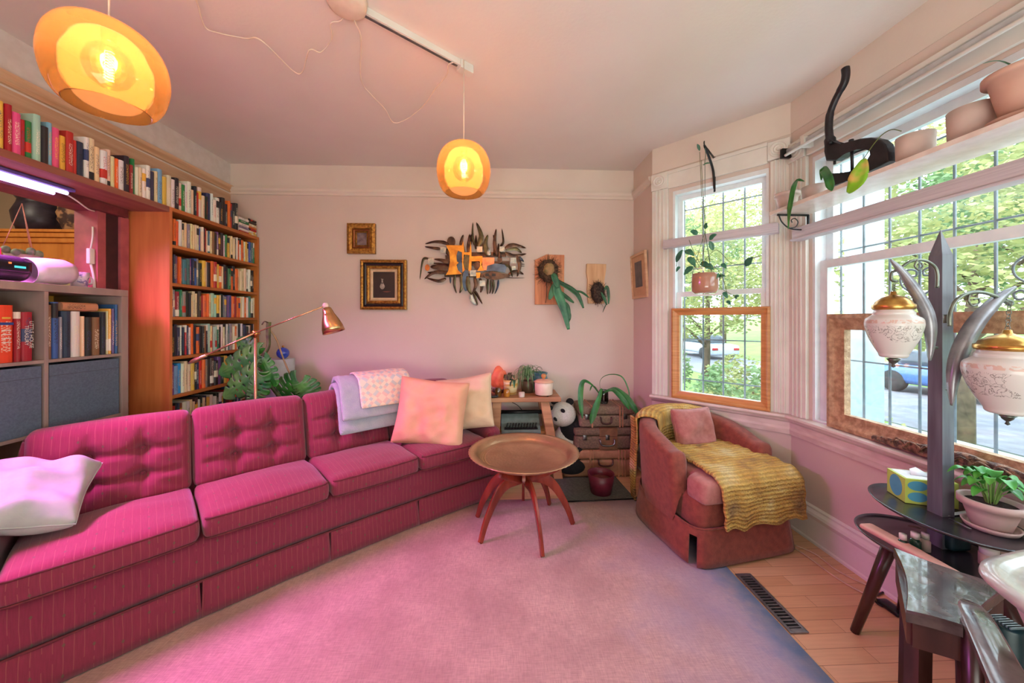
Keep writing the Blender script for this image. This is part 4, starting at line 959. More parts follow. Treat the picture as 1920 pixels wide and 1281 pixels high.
# tub wall: path around the back
def tubpath(n=40):
    out = []; R = .30; st = .20
    for i in range(n+1):
        t = i/n; L_ = 2*st+pi*R; l = t*L_
        if l < st: out.append((-R, st-l, V((-1,0)))) 
        elif l > st+pi*R: out.append((R, (l-st-pi*R), V((1,0))))
        else:
            a = (l-st)/R; out.append((-R*cos(a), -R*sin(a), V((-cos(a), -sin(a)))))
    return out
TPth = tubpath()
def hgt(t):
    s = abs(t-.5)*2; return .56+.12*(1-min(1,s/.9)**2.2) + .0*s
bm = B(); rows = []
prof = [(-.05,.0),(-.05,.3),(-.05,.6),(-.053,.85),(-.05,.955),(-.03,.993),(.0,1.0),(.028,.99),(.046,.955),(.05,.85),(.048,.6),(.045,.3),(.045,0)]
for i, (a, f, nn) in enumerate(TPth):
    t = i/(len(TPth)-1); H = hgt(t); zb = .17; row = []
    for (o, h) in prof:
        flare = .018*max(0, h)*(1 if o > 0 else .3)
        row.append(bm.verts.new(CP(a+nn.x*(o+flare), f+nn.y*(o+flare)+ .004*N(i*.4, h*5), zb+(H-zb)*h)))
    rows.append(row)
for i in range(len(rows)-1):
    for k in range(len(prof)-1): bm.faces.new((rows[i][k], rows[i][k+1], rows[i+1][k+1], rows[i+1][k]))
for rw, e in ((rows[0], 1), (rows[-1], 1)):
    c = sum((v.co for v in rw), V())/len(rw)+F_*.022; cv = bm.verts.new(c)
    for k in range(len(rw)-1): bm.faces.new((rw[k], rw[k+1], cv))
o = obj('tub_back', bm, M_RUST, arm); subsurf(o)
# base
bm = B(); rbox(bm, .60, .60, .20, .05, lambda x,y,z: CP(x*(1 if y > -.12 else max(.5, 1-((-y-.12)/.22)**2*.4)), y+.045, .26+z), (12,12,5)); obj('base', bm, M_RUST, arm)
# skirt
def skoutline(n=72):
    out = []
    for i in range(n):
        a = 2*pi*i/n; c_, s_ = cos(a), sin(a); p = 9. if s_ > 0 else 2.8
        r = (abs(c_)**p+abs(s_)**p)**(-1/p); out.append((.332*c_*r, (.345 if s_ > 0 else .335)*s_*r+.012))
    return out
bm = B(); SK = skoutline(); rows = []
for k in range(6):
    h = .20-.185*k/5; rows.append([bm.verts.new(CP(x*(1+.075*k/5+.006*sin(i*1.1)*k/5), y*(1+.06*k/5), h)) for i, (x, y) in enumerate(SK)])
for k in range(5):
    for i in range(len(SK)):
        j = (i+1) % len(SK)
        if k >= 1 and i in (8, 27): continue
        bm.faces.new((rows[k][i], rows[k][j], rows[k+1][j], rows[k+1][i]))
o = obj('skirt', bm, M_RUST, arm); solidify(o, .006)
bm = B(); pts = [CP(x*1.004, y*1.004, .205) for x, y in SK]; tube(bm, pts+[pts[0]], .005, 6); obj('piping', bm, M_RUST, arm)
bm = B(); lathe(bm, [(.001,.002),(.2,.002),(.2,.03),(.04,.05),(.03,.17),(.001,.17)], CP(0,0,0), 24); obj('swivel_base', bm, M_DARKW, arm)
# seat cushion (T-shaped front)
def seatT(x, y, z):
    fr_ = max(0, (y+.0)/.3); ww = 1.0
    if y > .16: ww = 1.22
    u, v = x/.25, y/.30
    return CP(x*ww, y+.085+.01*(1-u*u), .395+z+ (.02*(1-u*u)*(1-v*v) if z > 0 else 0))
bm = B(); rbox(bm, .50, .58, .125, .03, seatT, (20,24,6)); o = obj('seat_cushion', bm, M_RUSTP, arm)
# small back pillow
pillow('pillow', 'small dusty-pink cushion leaning against the armchair back', 'pillow', CP(.06, -.115, .575), R_, V((0,0,1))-F_*.28, F_+V((0,0,.28)), .30, .27, .10, M_RUSTP, 5, .016)
# crochet throw
m, n, L, b = nodes('crochet_throw'); b.inputs['Roughness'].default_value = 1
uv = n.new('ShaderNodeUVMap'); nz = n.new('ShaderNodeTexNoise'); nz.inputs['Scale'].default_value = 5; nz.inputs['Detail'].default_value = 6; L.new(uv.outputs[0], nz.inputs[0])
wv = n.new('ShaderNodeTexWave'); wv.bands_direction = 'Y'; wv.inputs['Scale'].default_value = 16; wv.inputs['Distortion'].default_value = 2.5; wv.inputs['Detail'].default_value = 3; wv.inputs['Detail Scale'].default_value = 6; L.new(uv.outputs[0], wv.inputs[0])
cr = n.new('ShaderNodeValToRGB'); e = cr.color_ramp.elements; e.new(.45); e.new(.6)
for i, (p, c) in enumerate(((.32,(126,92,66)),(.45,(198,150,72)),(.55,(212,172,92)),(.68,(224,204,150)))): e[i].position = p; e[i].color = (*lin(c),1)
L.new(nz.outputs[0], cr.inputs[0]); L.new(mixc(n, L, mathn(n, L, 'MULTIPLY', wv.outputs[0], .45), cr.outputs[0], (120, 92, 58)), b.inputs['Base Color'])
vo = n.new('ShaderNodeTexVoronoi'); vo.inputs['Scale'].default_value = 75; L.new(uv.outputs[0], vo.inputs[0])
hh = mathn(n, L, 'ADD', mathn(n, L, 'MULTIPLY', wv.outputs[0], .8), vo.outputs[0]); bp_ = n.new('ShaderNodeBump'); bp_.inputs['Strength'].default_value = .9; bp_.inputs['Distance'].default_value = .008; bp_.invert = True
L.new(hh, bp_.inputs['Height']); L.new(bp_.outputs[0], b.inputs['Normal']); M_CROCH = m
def chairdrape(name, label, path, a0, a1, th, seed, skew=0.):
    P = smooth_path([V((f, 0, z)) for f, z in path], 6); Ls = [0]
    for i in range(1, len(P)): Ls.append(Ls[-1]+(P[i]-P[i-1]).length)
    T = Ls[-1]; bm = B()
    def fn(x, y, z):
        l = (y/T+.5)*T; i = 0
        while i < len(Ls)-2 and Ls[i+1] < l: i += 1
        f = (l-Ls[i])/max(1e-6, Ls[i+1]-Ls[i]); p = P[i].lerp(P[i+1], max(0,min(1,f))); t = (P[i+1]-P[i]).normalized(); nn = V((-t.z, 0, t.x))
        if nn.z < 0 and path[0][0] > path[-1][0]: nn = -nn
        u = x/((a1-a0)/2); k = z+th/2+.006*N(x*14+seed, l*16)+.004*sin(l*90)
        side = max(0, abs(u)-.84)/.16
        aa = (a0+a1)/2+x*(1-.05*side); q = p+nn*k
        drop = .035*side*side*(1 if l < T*.62 else .2) if u > 0 else .0
        sc = .010*sin(u*9+seed)+.014*N(u*5,seed)
        return CP(aa + skew*(l/T), q.x+.012*N(x*12, l*5+seed)*(l/T), q.z-drop + sc*(max(0,l/T-.8)/.2))
    rbox(bm, a1-a0, T, th, th*.45, fn, (30,44,3), uvf=lambda p, ax: (p.x, p.y))
    return tag(obj(name, bm, M_CROCH), label, 'throw')
chairdrape('throw', 'mustard crocheted throw spread over the armchair seat and hanging down the front', [(-.17,.475),(.0,.486),(.15,.485),(.28,.478),(.36,.462),(.392,.42),(.40,.36),(.405,.30),(.41,.225)], -.235, .345, .018, 3)
# throw over the back rest (follows the tub)
bm = B(); 
def backthrow(x, y, z):
    # x: along tub (-1..1 mapped), y: across (from inside low, over the top, to outside low)
    t = .27+ (x/1.0+.5)*.42; i = t*(len(TPth)-1); i0 = int(i); f = i-i0; a = TPth[i0][0]*(1-f)+TPth[min(i0+1,40)][0]*f; g = TPth[i0][1]*(1-f)+TPth[min(i0+1,40)][1]*f
    nn = TPth[i0][2].lerp(TPth[min(i0+1,40)][2], f).normalized(); H = hgt(t)
    l = y+.5   # 0 inside .. 1 outside
    k = .014+z
    if l < .5: o, h = -.052-k, H-.30*(.5-l)/.5*1.0 -.02
    else: o, h = .062+k, H-.02-.20*(l-.5)/.5
    w_ = max(0, 1-abs(l-.5)/.12)
    if w_ > 0:
        th_ = (l-.38)/.24*pi; o = -cos(th_)*(.058+k)+.012; h = H-.02+sin(th_)*(.022+k)
    return CP(a+nn.x*o, g+nn.y*o, h+.004*N(x*20, y*20))
rbox(bm, 1.0, 1.0, .012, .005, backthrow, (36,40,2), uvf=lambda p, ax: (p.x*.55, p.y*.6))
tag(obj('throw', bm, M_CROCH), 'pale mustard crocheted throw laid over the top of the armchair back', 'throw')
# strip of the same throw hanging to the floor at the left rear of the chair
bm = B(); rbox(bm, .018, .09, .60, .006, lambda x,y,z: V((1.0+x+.010*sin(z*9)- .03*(z+.3), 2.535+y+.01*sin(z*14+y*30), .31+z)) , (4,8,24), uvf=lambda p, ax: (p.y, p.z))
tag(obj('throw', bm, M_CROCH), 'mustard throw end hanging to the floor behind the armchair, beside the suitcases', 'throw')

# ================================================================ wall pictures
M_GOLD = mat('gold_leaf_frame', (196, 146, 66), (132, 84, 34), rough=.35, metal=.7, scale=50, bump=.4); M_GOLDD = mat('dark_gold_frame', (150, 88, 40), (108, 60, 28), rough=.4, metal=.3, scale=20)
M_FBLACK = mat('black_frame', (36, 26, 28), (26, 20, 22), rough=.35)
def frame4(bm, cx, cz, w, h, wd, y0, y1, slope=0.):
    "mitred frame on the back wall; outer w x h, moulding width wd, from y0 (wall) to y1 (front)"
    o = [(-w/2,-h/2),(w/2,-h/2),(w/2,h/2),(-w/2,h/2)]; i_ = [(-w/2+wd,-h/2+wd),(w/2-wd,-h/2+wd),(w/2-wd,h/2-wd),(-w/2+wd,h/2-wd)]
    def vv(p, y): return bm.verts.new((cx+p[0], y, cz+p[1]))
    for k in range(4):
        j = (k+1) % 4; m_ = lambda q: ((o[q][0]+i_[q][0])/2, (o[q][1]+i_[q][1])/2)
        secs = []
        for q in (k, j): secs.append([vv(o[q], y0), vv(o[q], y1+.004), vv(m_(q), y1-.003), vv(i_[q], y1+slope), vv(i_[q], y0)])
        for a in range(4): bm.faces.new((secs[0][a], secs[0][a+1], secs[1][a+1], secs[1][a]))
def pic(label, cx, cz, w, h, bands, art, name='picture_frame', Y=YB):
    t = thing(name, label, 'picture', (cx, Y, cz-h/2)); d = 0.; y = Y-.03
    for (nm, wd, m_, dy) in bands:
        bm = B(); frame4(bm, cx, cz, w-2*d, h-2*d, wd, Y-.002, y+dy, .003); obj(nm, bm, m_, t, smooth=False); d += wd
    bm = B(); box(bm, cx-w/2+d, cx+w/2-d, Y-.012, Y-.008, cz-h/2+d, cz+h/2-d); obj('canvas', bm, art, t, smooth=False)
    return t
pic('small square gilt picture frame, the upper of the two frames', -1.215, 2.04, .245, .27, [('outer_frame', .045, M_GOLD, -.012), ('inner_frame', .022, M_GOLDD, .0), ('liner', .012, M_GOLD, .006)],
    mat('small_painting', (128, 110, 112), (84, 66, 64), rough=.4, scale=22, contrast=(.4,.6)))
p = pic('large gilt and black frame with a dark still life of a white jug', -1.018, 1.629, .405, .445, [('outer_frame', .026, M_GOLD, -.014), ('black_band', .028, M_FBLACK, -.006), ('inner_frame', .026, M_GOLD, -.012), ('linen_liner', .026, mat('liner_linen', (214, 186, 150), (200, 170, 134)), .004)], mat('dark_canvas', (52, 36, 34), (38, 26, 26), rough=.4, scale=8))
bm = B(); JX, JZ = -1.035, 1.62
prism(bm, [(.022*cos(a)*(1 if sin(a) < .3 else .8), .030*sin(a)) for a in [i*pi/10 for i in range(20)]], (JX, YB-.0135, JZ), (1,0,0), (0,0,1), (0,1,0), .001)
prism(bm, [(-.007,.02),(.007,.02),(.005,.055),(.012,.062),(-.012,.066),(-.006,.055)], (JX, YB-.0135, JZ), (1,0,0), (0,0,1), (0,1,0), .001)
obj('painted_jug', bm, mat('painted_jug_white', (178, 164, 150), (110, 96, 88), rough=.5, scale=16), p, smooth=False)
bm = B(); prism(bm, [(.0,0),(.05,.004),(.08,0),(.04,-.008)], (JX+.0, YB-.0135, JZ-.05), (1,0,0), (0,0,1), (0,1,0), .001); obj('painted_plate', bm, mat('painted_plate_red', (132, 66, 52), (100, 50, 42)), p, smooth=False)
# picture on the return wall, tilted off the wall
t = thing('picture_frame', 'narrow pale wood frame with a dark portrait print on the short right wall', 'picture', (1.258, 3.06, 1.50))
M_PALEW = mat('pale_wood', (220, 184, 150), (200, 160, 126), rough=.5, scale=5, stretch=(1,1,6))
MR = Matrix.Translation((1.25, 3.065, 1.705)) @ Matrix.Rotation(radians(-3), 4, 'Y') @ Matrix.Rotation(-pi/2, 4, 'Z')
bm = B(); w_, h_ = .33, .395
for x0,x1,z0,z1 in ((-w_/2,-w_/2+.022,-h_/2,h_/2),(w_/2-.022,w_/2,-h_/2,h_/2),(-w_/2+.022,w_/2-.022,h_/2-.022,h_/2),(-w_/2+.022,w_/2-.022,-h_/2,-h_/2+.022)): box(bm, x0, x1, -.012, .008, z0, z1, M=MR)
obj('frame', bm, M_PALEW, t, smooth=False)
bm = B(); box(bm, -w_/2+.02, w_/2-.02, -.004, .004, -h_/2+.02, h_/2-.02, M=MR); obj('mount', bm, mat('buff_card', (206, 166, 128), (198, 156, 120)), t, smooth=False)
bm = B(); box(bm, -.075, .075, -.0055, -.003, -.10, .125, M=MR); obj('print', bm, mat('sepia_print', (104, 92, 92), (70, 62, 66), rough=.4, scale=14), t, smooth=False)

# ================================================================ metal wall sculpture
sc = thing('wall_sculpture', 'spiky brass and dark metal wall sculpture on the back wall', 'sculpture', (-.2, YB-.01, 1.46))
M_SD = mat('bronzed_steel', (104, 78, 62), (58, 44, 40), rough=.35, metal=.8, scale=20); M_SB = mat('blued_steel', (88, 104, 124), (56, 66, 82), rough=.3, metal=.7, scale=12)
M_SY = mat('torched_brass', (236, 168, 62), (196, 120, 38), rough=.35, metal=.55, scale=16); M_SO = mat('olive_steel', (112, 104, 74), (70, 64, 48), rough=.35, metal=.8, scale=16); M_SW = mat('silvered_square', (196, 190, 170), (140, 150, 150), rough=.35, metal=.5, scale=40)
def sx(x, y): # sculpture zoom pixel -> image pixel
    return 780+x*220/1566., 400+y*180/1281.
def blade(pts, w, m_, d):
    P = [onY(*sx(x, y), Y=YB-d) for x, y in pts]; P = smooth_path(P, 5); bm = B(); n_ = len(P)
    wm = w*220/1566./FPX*3.1*1.5
    rows = []
    for i, p in enumerate(P):
        tt = (P[min(i+1,n_-1)]-P[max(i-1,0)]).normalized(); s_ = V((tt.z, 0, -tt.x)).normalized(); u = i/(n_-1)
        ww = wm*(min(1, .35+u*2.2)*(1-u)**.55 if u < 1 else 0)+.0004
        rows.append([bm.verts.new(p-s_*ww), bm.verts.new(p-V((0,.0045,0))), bm.verts.new(p+s_*ww), bm.verts.new(p+V((0,.0025,0)))])
    for i in range(n_-1):
        for k in range(4): bm.faces.new((rows[i][k], rows[i][(k+1)%4], rows[i+1][(k+1)%4], rows[i+1][k]))
    bm.faces.new(rows[0][::-1]); bm.faces.new(rows[-1]); obj('blade', bm, m_, sc, smooth='auto')
for pts, w, mm, d in [
 ([(440,420),(360,388),(240,382),(122,410)], 20, M_SD, .07), ([(340,480),(240,465),(115,445)], 18, M_SD, .05), ([(440,560),(420,500),(395,480)], 26, M_SD, .05),
 ([(180,610),(110,605),(80,680),(52,885)], 14, M_SO, .07), ([(440,665),(350,630),(240,612)], 22, M_SD, .06), ([(440,690),(300,672),(200,668)], 10, M_SD, .05),
 ([(440,800),(250,790),(110,880)], 22, M_SD, .07), ([(400,790),(300,785),(150,795)], 20, M_SD, .05), ([(400,870),(300,905),(140,862)], 20, M_SD, .06), ([(440,740),(300,720),(190,715)], 40, M_SD, .04),
 ([(640,530),(605,400),(632,285)], 26, M_SD, .06), ([(700,530),(705,400),(716,275)], 22, M_SD, .05), ([(730,420),(735,330),(735,280)], 14, M_SD, .05), ([(780,430),(755,300),(760,118)], 14, M_SO, .07), ([(830,440),(870,300),(805,120)], 30, M_SO, .07),
 ([(800,480),(800,380),(800,290)], 16, M_SD, .05), ([(880,500),(870,400),(900,288)], 22, M_SD, .06), ([(960,560),(925,420),(960,285)], 30, M_SO, .07), ([(985,560),(970,520),(985,465)], 22, M_SW, .08),
 ([(1040,560),(1060,420),(1030,285)], 18, M_SD, .05), ([(1085,560),(1050,400),(1070,205)], 24, M_SD, .07), ([(1125,440),(1165,380),(1145,200)], 14, M_SD, .06), ([(1130,660),(1110,520),(1100,400)], 20, M_SD, .05),
 ([(1190,470),(1300,425),(1470,465)], 26, M_SD, .06), ([(1200,480),(1320,470),(1415,530)], 24, M_SO, .05), ([(1190,525),(1300,570),(1475,540)], 24, M_SD, .07), ([(1350,580),(1400,610),(1440,648)], 18, M_SB, .04),
 ([(1350,560),(1385,700),(1350,850)], 24, M_SD, .07), ([(1180,690),(1250,720),(1287,855)], 16, M_SO, .06), ([(1240,820),(1340,780),(1438,815)], 26, M_SD, .05), ([(1380,680),(1420,680),(1452,680)], 5, M_STEEL, .05), ([(1380,705),(1420,705),(1450,705)], 5, M_STEEL, .05), ([(1200,860),(1340,865),(1452,863)], 4, M_STEEL, .04),
 ([(520,820),(510,950),(540,1070)], 16, M_SO, .06), ([(600,820),(615,950),(582,1070)], 24, M_SO, .06), ([(690,840),(700,1000),(748,1090)], 26, M_SO, .08), ([(780,860),(800,960),(750,1080)], 22, M_SD, .06), ([(730,1080),(760,1180),(822,1230)], 26, M_SW, .07), ([(770,1020),(830,1110),(886,1212)], 16, M_SD, .05), ([(760,1050),(800,1150),(822,1225)], 14, M_SO, .075),
 ([(855,870),(880,980),(860,1060)], 22, M_SD, .04), ([(960,880),(955,1000),(955,1085)], 14, M_SO, .05), ([(1000,890),(1000,1000),(982,1075)], 12, M_SO, .06), ([(1030,890),(1035,1000),(1015,1080)], 16, M_SO, .06), ([(1100,890),(1090,980),(1050,1080)], 12, M_SB, .06), ([(455,850),(460,900),(460,938)], 10, M_SB, .05)]:
    blade(pts, w, mm, d)
def plate(name, pts, mm, d, th=.003, curve=False):
    bm = B(); q = [onY(*sx(x, y), Y=YB-d) for x, y in pts]; a = [bm.verts.new(p) for p in q]; b_ = [bm.verts.new(p+V((0,th,0))) for p in q]; k = len(a)
    bm.faces.new(a); bm.faces.new(b_[::-1])
    for i in range(k): bm.faces.new((a[i], a[(i+1)%k], b_[(i+1)%k], b_[i]))
    obj(name, bm, mm, sc, smooth=False)
def ell(cx, cy, a, b_, n_=20): return [(cx+a*cos(2*pi*i/n_), cy+b_*sin(2*pi*i/n_)) for i in range(n_)]
plate('dark_panel', [(390,560),(450,560),(450,690),(400,690)], M_SD, .05); plate('back_bar', [(380,640),(1250,640),(1250,700),(380,700)], M_SD, .03, .01); plate('back_bar', [(380,800),(1250,810),(1250,860),(380,850)], M_SD, .028, .01); plate('back_bar', [(600,520),(1200,520),(1200,580),(600,580)], M_SD, .028, .01)
plate('oval_disc', ell(470,380,56,70), M_SD, .05); plate('brass_panel', [(400,425),(612,428),(612,520),(560,500),(540,560),(545,640),(570,660),(540,690),(560,760),(615,810),(395,825),(430,770),(455,640),(445,520)], M_SY, .08)
plate('steel_panel', ell(580,575,42,84), M_SB, .07); plate('steel_panel', ell(585,720,38,85), M_SB, .065); plate('brass_strip', [(610,430),(632,370),(645,520),(715,520),(730,370),(740,520),(740,780),(700,770),(715,560),(640,550),(630,660),(650,760),(620,790)], M_SY, .085)
plate('steel_panel', ell(678,645,42,112), M_SO, .08); plate('steel_panel', ell(665,900,45,140), M_SB, .075); plate('brass_panel', [(740,575),(888,572),(885,640),(870,690),(910,765),(820,770),(860,700),(850,640),(740,640)], M_SY, .085)
plate('steel_panel', ell(815,700,46,56), M_SD, .075); plate('copper_panel', [(888,590),(1045,590),(1045,680),(1000,760),(905,760),(885,700)], mat('copper_plate', (196, 138, 104), (150, 104, 84), rough=.3, metal=.7), .07)
plate('steel_band', [(950,700),(1060,670),(1180,685),(1210,720),(1190,790),(1040,765),(940,775)], M_SB, .10, .012); plate('bronze_bowl', [(890,800),(1000,770),(1100,790),(1195,810),(1180,865),(1050,890),(930,870)], M_SD, .09, .02); plate('copper_panel', [(1085,600),(1150,600),(1150,650),(1090,680)], M_SD, .08)
for cx, cy in ((950,822),(1040,822)): plate('dark_square', [(cx-24,cy-18),(cx+24,cy-18),(cx+24,cy+18),(cx-24,cy+18)], M_BLACK, .093)
for cx, cy, s_ in ((362,490,38),(198,640,38),(848,480,38),(1148,477,34),(1300,630,38),(1305,730,26),(885,935,38),(760,800,40)): plate('silver_square', [(cx-s_,cy-s_),(cx+s_,cy-s_),(cx+s_,cy+s_),(cx-s_,cy+s_)], M_SW, .095, .004)
plate('orange_panel', ell(150,725,32,44), mat('orange_enamel', (222, 122, 48), (190, 96, 40), rough=.3), .05); plate('orange_panel', [(800,790),(860,790),(850,860),(810,870)], M_SY, .09)

# ================================================================ mounted ferns
M_BOARD = mat('cedar_board', (214, 142, 98), (176, 104, 68), rough=.6, scale=3, stretch=(8,1,.8), bump=.04); M_MOSS = mat('moss_root', (112, 84, 62), (60, 44, 36), rough=1, scale=60, bump=1.0)
def shaggy(bm, c, r, n_, l, seed):
    rr = random.Random(seed); c = V(c)
    for i in range(n_):
        d = V((rr.gauss(0,1), -abs(rr.gauss(0,.7)), rr.gauss(0,1))).normalized(); p = c+V((d.x*r[0], d.y*r[1], d.z*r[2])); e = p+V((d.x+rr.uniform(-.6,.6), d.y*.5, d.z+rr.uniform(-.6,.6)))*l*rr.uniform(.4,1)
        tube(bm, [p-d*.004, (p+e)/2+V((0,-.003,0)), e], .0011, 3)
t = thing('mounted_fern', 'staghorn fern on a wide cedar board on the back wall, right of the sculpture', 'plant', (.465, YB-.02, 1.46))
bm = B(); prism(bm, [(-.135,-.225),(.13,-.225),(.135,.228),(-.03,.232),(-.135,.18)], (.475, YB-.028, 1.68), (1,0,0), (0,0,1), (0,1,0), .026, bevel=.003); obj('board', bm, M_BOARD, t, smooth=False)
bm = B(); tube(bm, smooth_path([onY(x, y, YB-.031) for x, y in ((1028,478),(1026,492),(1024,520),(1025,545),(1023,568))], 4), [.012]*17, 6, flat=.2); obj('bark_stripe', bm, M_DARKW, t)
c = onY(1028, 508, YB-.06)
bm = B(); ico(bm, c, (.088,.045,.10), 3, fn=lambda p: p*(1+.25*N(p.x*3,p.y*3,p.z*3))); shaggy(bm, c, (.085,.045,.10), 260, .05, 3); obj('moss', bm, M_MOSS, t)
bm = B(); ico(bm, onY(1029, 505, YB-.10), (.05,.025,.055), 3, fn=lambda p: p*(1+.2*N(p.x*2,p.y*2,p.z*2+3))); obj('shield_frond', bm, mat('shield_frond', (178, 132, 92), (120, 110, 66), rough=.7, scale=16), t)
for pts, w in (([(1036,516),(1042,530),(1044,545),(1050,562),(1058,585),(1066,618)], .03), ([(1038,518),(1050,530),(1070,542),(1084,555),(1094,578)], .018), ([(1075,546),(1090,548),(1104,558)], .008), ([(1040,530),(1036,545),(1030,562)], .02), ([(1048,545),(1060,556),(1076,568)], .014), ([(1054,565),(1064,575),(1068,600)], .014), ([(1036,512),(1040,522),(1046,540)], .022), ([(1060,572),(1068,590),(1066,605)],.01)):
    P = [onY(x, y, YB-.10-.03*(i/len(pts))) for i, (x, y) in enumerate(pts)]
    bm = B(); leaf(bm, P, lw(w*1.35, .55, .3), up=(0,-1,.3), fold=.2); solidify(obj('frond', bm, M_GREEN2 if w < .02 else mat('frond_green', (70, 138, 92), (34, 84, 60), rough=.4, scale=9), t), .0015)
t = thing('mounted_fern', 'smaller fern on a narrow live-edge board near the right corner', 'plant', (.91, YB-.02, 1.46))
bm = B(); prism(bm, [(-.075,-.18),(.075,-.18),(.082,-.05),(.07,.03),(.088,.12),(.092,.182),(-.088,.185),(-.092,.10),(-.078,.04),(-.085,-.06)], (.905, YB-.03, 1.645), (1,0,0), (0,0,1), (0,1,0), .028, bevel=.003); obj('board', bm, mat('pale_live_edge_board', (222, 180, 138), (196, 148, 106), rough=.6, scale=3, stretch=(8,1,.8)), t, smooth=False)
c = onY(1121, 549, YB-.055); bm = B(); ico(bm, c, (.06,.035,.095), 3, fn=lambda p: p*(1+.2*N(p.x*3,p.y*3,p.z*3))); shaggy(bm, c, (.058,.035,.09), 200, .035, 5); obj('moss', bm, mat('dark_moss', (92, 74, 62), (44, 34, 34), rough=1, scale=60, bump=1.), t)
for pts, w in (([(1127,548),(1133,560),(1138,572)], .014), ([(1132,545),(1138,538),(1141,555),(1141,570)], .014), ([(1138,568),(1134,576),(1130,586)], .004)):
    bm = B(); leaf(bm, [onY(x, y, YB-.09) for x, y in pts], lw(w, .5, .3), up=(0,-1,.3)); solidify(obj('frond', bm, M_GREEN2, t), .0015)

# ================================================================ pendants and ceiling track
m = bpy.data.materials.new('amber_pendant_glass'); m.use_nodes = True; n = m.node_tree.nodes; L = m.node_tree.links; n.clear(); MATS['amber_pendant_glass'] = m
o_ = n.new('ShaderNodeOutputMaterial'); tr = n.new('ShaderNodeBsdfTransparent'); tr.inputs[0].default_value = (*lin((255, 238, 212)),1)
df = n.new('ShaderNodeBsdfTranslucent'); df.inputs[0].default_value = (*lin((255, 228, 190)),1); dd = n.new('ShaderNodeBsdfDiffuse'); dd.inputs[0].default_value = (*lin((255, 224, 184)),1); mixd = n.new('ShaderNodeMixShader'); L.new(df.outputs[0], mixd.inputs[1]); L.new(dd.outputs[0], mixd.inputs[2]); mixd.inputs[0].default_value = .2
tc = n.new('ShaderNodeTexCoord'); sp = n.new('ShaderNodeSeparateXYZ'); L.new(tc.outputs['Generated'], sp.inputs[0])
mr = n.new('ShaderNodeMapRange'); mr.inputs[1].default_value = .25; mr.inputs[2].default_value = .85; mr.inputs[3].default_value = .12; mr.inputs[4].default_value = .34; L.new(sp.outputs[2], mr.inputs[0])
m1 = n.new('ShaderNodeMixShader'); L.new(mr.outputs[0], m1.inputs[0]); L.new(tr.outputs[0], m1.inputs[1]); L.new(mixd.outputs[0], m1.inputs[2])
gl = n.new('ShaderNodeBsdfGlossy'); gl.inputs['Roughness'].default_value = .03; fr = n.new('ShaderNodeFresnel'); fr.inputs[0].default_value = 1.35; m2 = n.new('ShaderNodeMixShader'); L.new(fr.outputs[0], m2.inputs[0]); L.new(m1.outputs[0], m2.inputs[1]); L.new(gl.outputs[0], m2.inputs[2]); L.new(m2.outputs[0], o_.inputs[0])
M_PEND = m
M_FIL = mat('glowing_filament', (255, 220, 150), emit=(255, 214, 140), estr=22.)
M_BULB = clear('amber_bulb_glass', (255, 214, 160), .6)
M_CORDP = mat('white_flex', (226, 212, 196), (216, 200, 184), rough=.5)
def pendant(C, label, swag, E=22):
    t = thing('pendant_lamp', label, 'lamp', (C[0], C[1], C[2]+.16), 'amber globe pendants'); c = V(C)
    pr = [(.098,-.125),(.112,-.112),(.130,-.08),(.141,-.03),(.142,.008),(.134,.055),(.112,.098),(.08,.125),(.045,.138),(.02,.142)]
    P = smooth_path([V((a, 0, z)) for a, z in pr], 3); P = [(p.x, p.z) for p in P]
    inner = [(max(.004, a-.003), z-.001 if z > 0 else z) for a, z in P[::-1]]
    bm = B(); openlathe(bm, P+inner+[P[0]], c, 56); obj('glass_shade', bm, M_PEND, t)
    bm = B(); lathe(bm, [(.001,.085),(.016,.085),(.018,.10),(.018,.138),(.020,.143),(.018,.152),(.006,.160),(.001,.162)], c, 20); obj('socket', bm, M_BRASS, t)
    bm = B(); openlathe(bm, [(.014,.09),(.02,.075),(.045,.055),(.058,.02),(.058,-.01),(.045,-.04),(.02,-.058),(1e-4,-.062)], c, 28); bl = obj('bulb', bm, M_BULB, t)
    bm = B()
    tube(bm, [c+V((.011*cos(q*1.25)*(1), .011*sin(q*1.25), -.035+q*.0016*1.1)) for q in range(52)], .0016, 5); obj('filament', bm, M_FIL, bl)
    bm = B(); tube(bm, [c+V((0,0,.155)), V((c.x, c.y, ZC-.001))], .0028, 6); obj('cord', bm, M_CORDP, t)
    if swag:
        bm = B(); tube(bm, smooth_path(swag, 5), .0032, 6); obj('swag_cord', bm, M_CORDP, t)
    light('pendant_bulb_light', 'POINT', c+V((0,0,.0)), E, (1.0, .58, .30), size=.03)
    return t
pendant((-1.23, 1.166, 2.106), 'amber glass globe pendant, the larger near one at top left', [onZ(x, y, z) for x, y, z in ((652,12,2.66),(640,38,2.655),(620,44,2.65),(622,72,2.64),(602,98,2.63),(580,94,2.62),(567,135,2.61),(548,132,2.61),(490,76,2.62),(460,72,2.63),(410,62,2.64),(384,50,2.65),(368,0,2.67),(340,-60,2.68))], 10)
pendant((-.18, 1.885, 2.112), 'amber glass globe pendant hanging in the middle of the room', [onZ(x, y, z) for x, y, z in ((655,15,2.66),(667,45,2.65),(677,75,2.645),(677,150,2.63),(700,182,2.62),(722,205,2.61),(738,230,2.60),(765,222,2.61),(797,195,2.63),(815,168,2.64),(838,140,2.65),(840,122,2.66),(850,117,2.66))], 10)
t = thing('track_light', 'white round ceiling rose with a white track bar ending above the middle pendant', 'ceiling light', (-.62, 1.56, ZC-.05))
c = onZ(650, 2, 2.68)
bm = B(); lathe(bm, [(.001,-.03),(.062,-.03),(.078,-.02),(.082,0),(.082,.0195),(.001,.0195)], c, 36); obj('ceiling_rose', bm, M_CORDP, t)
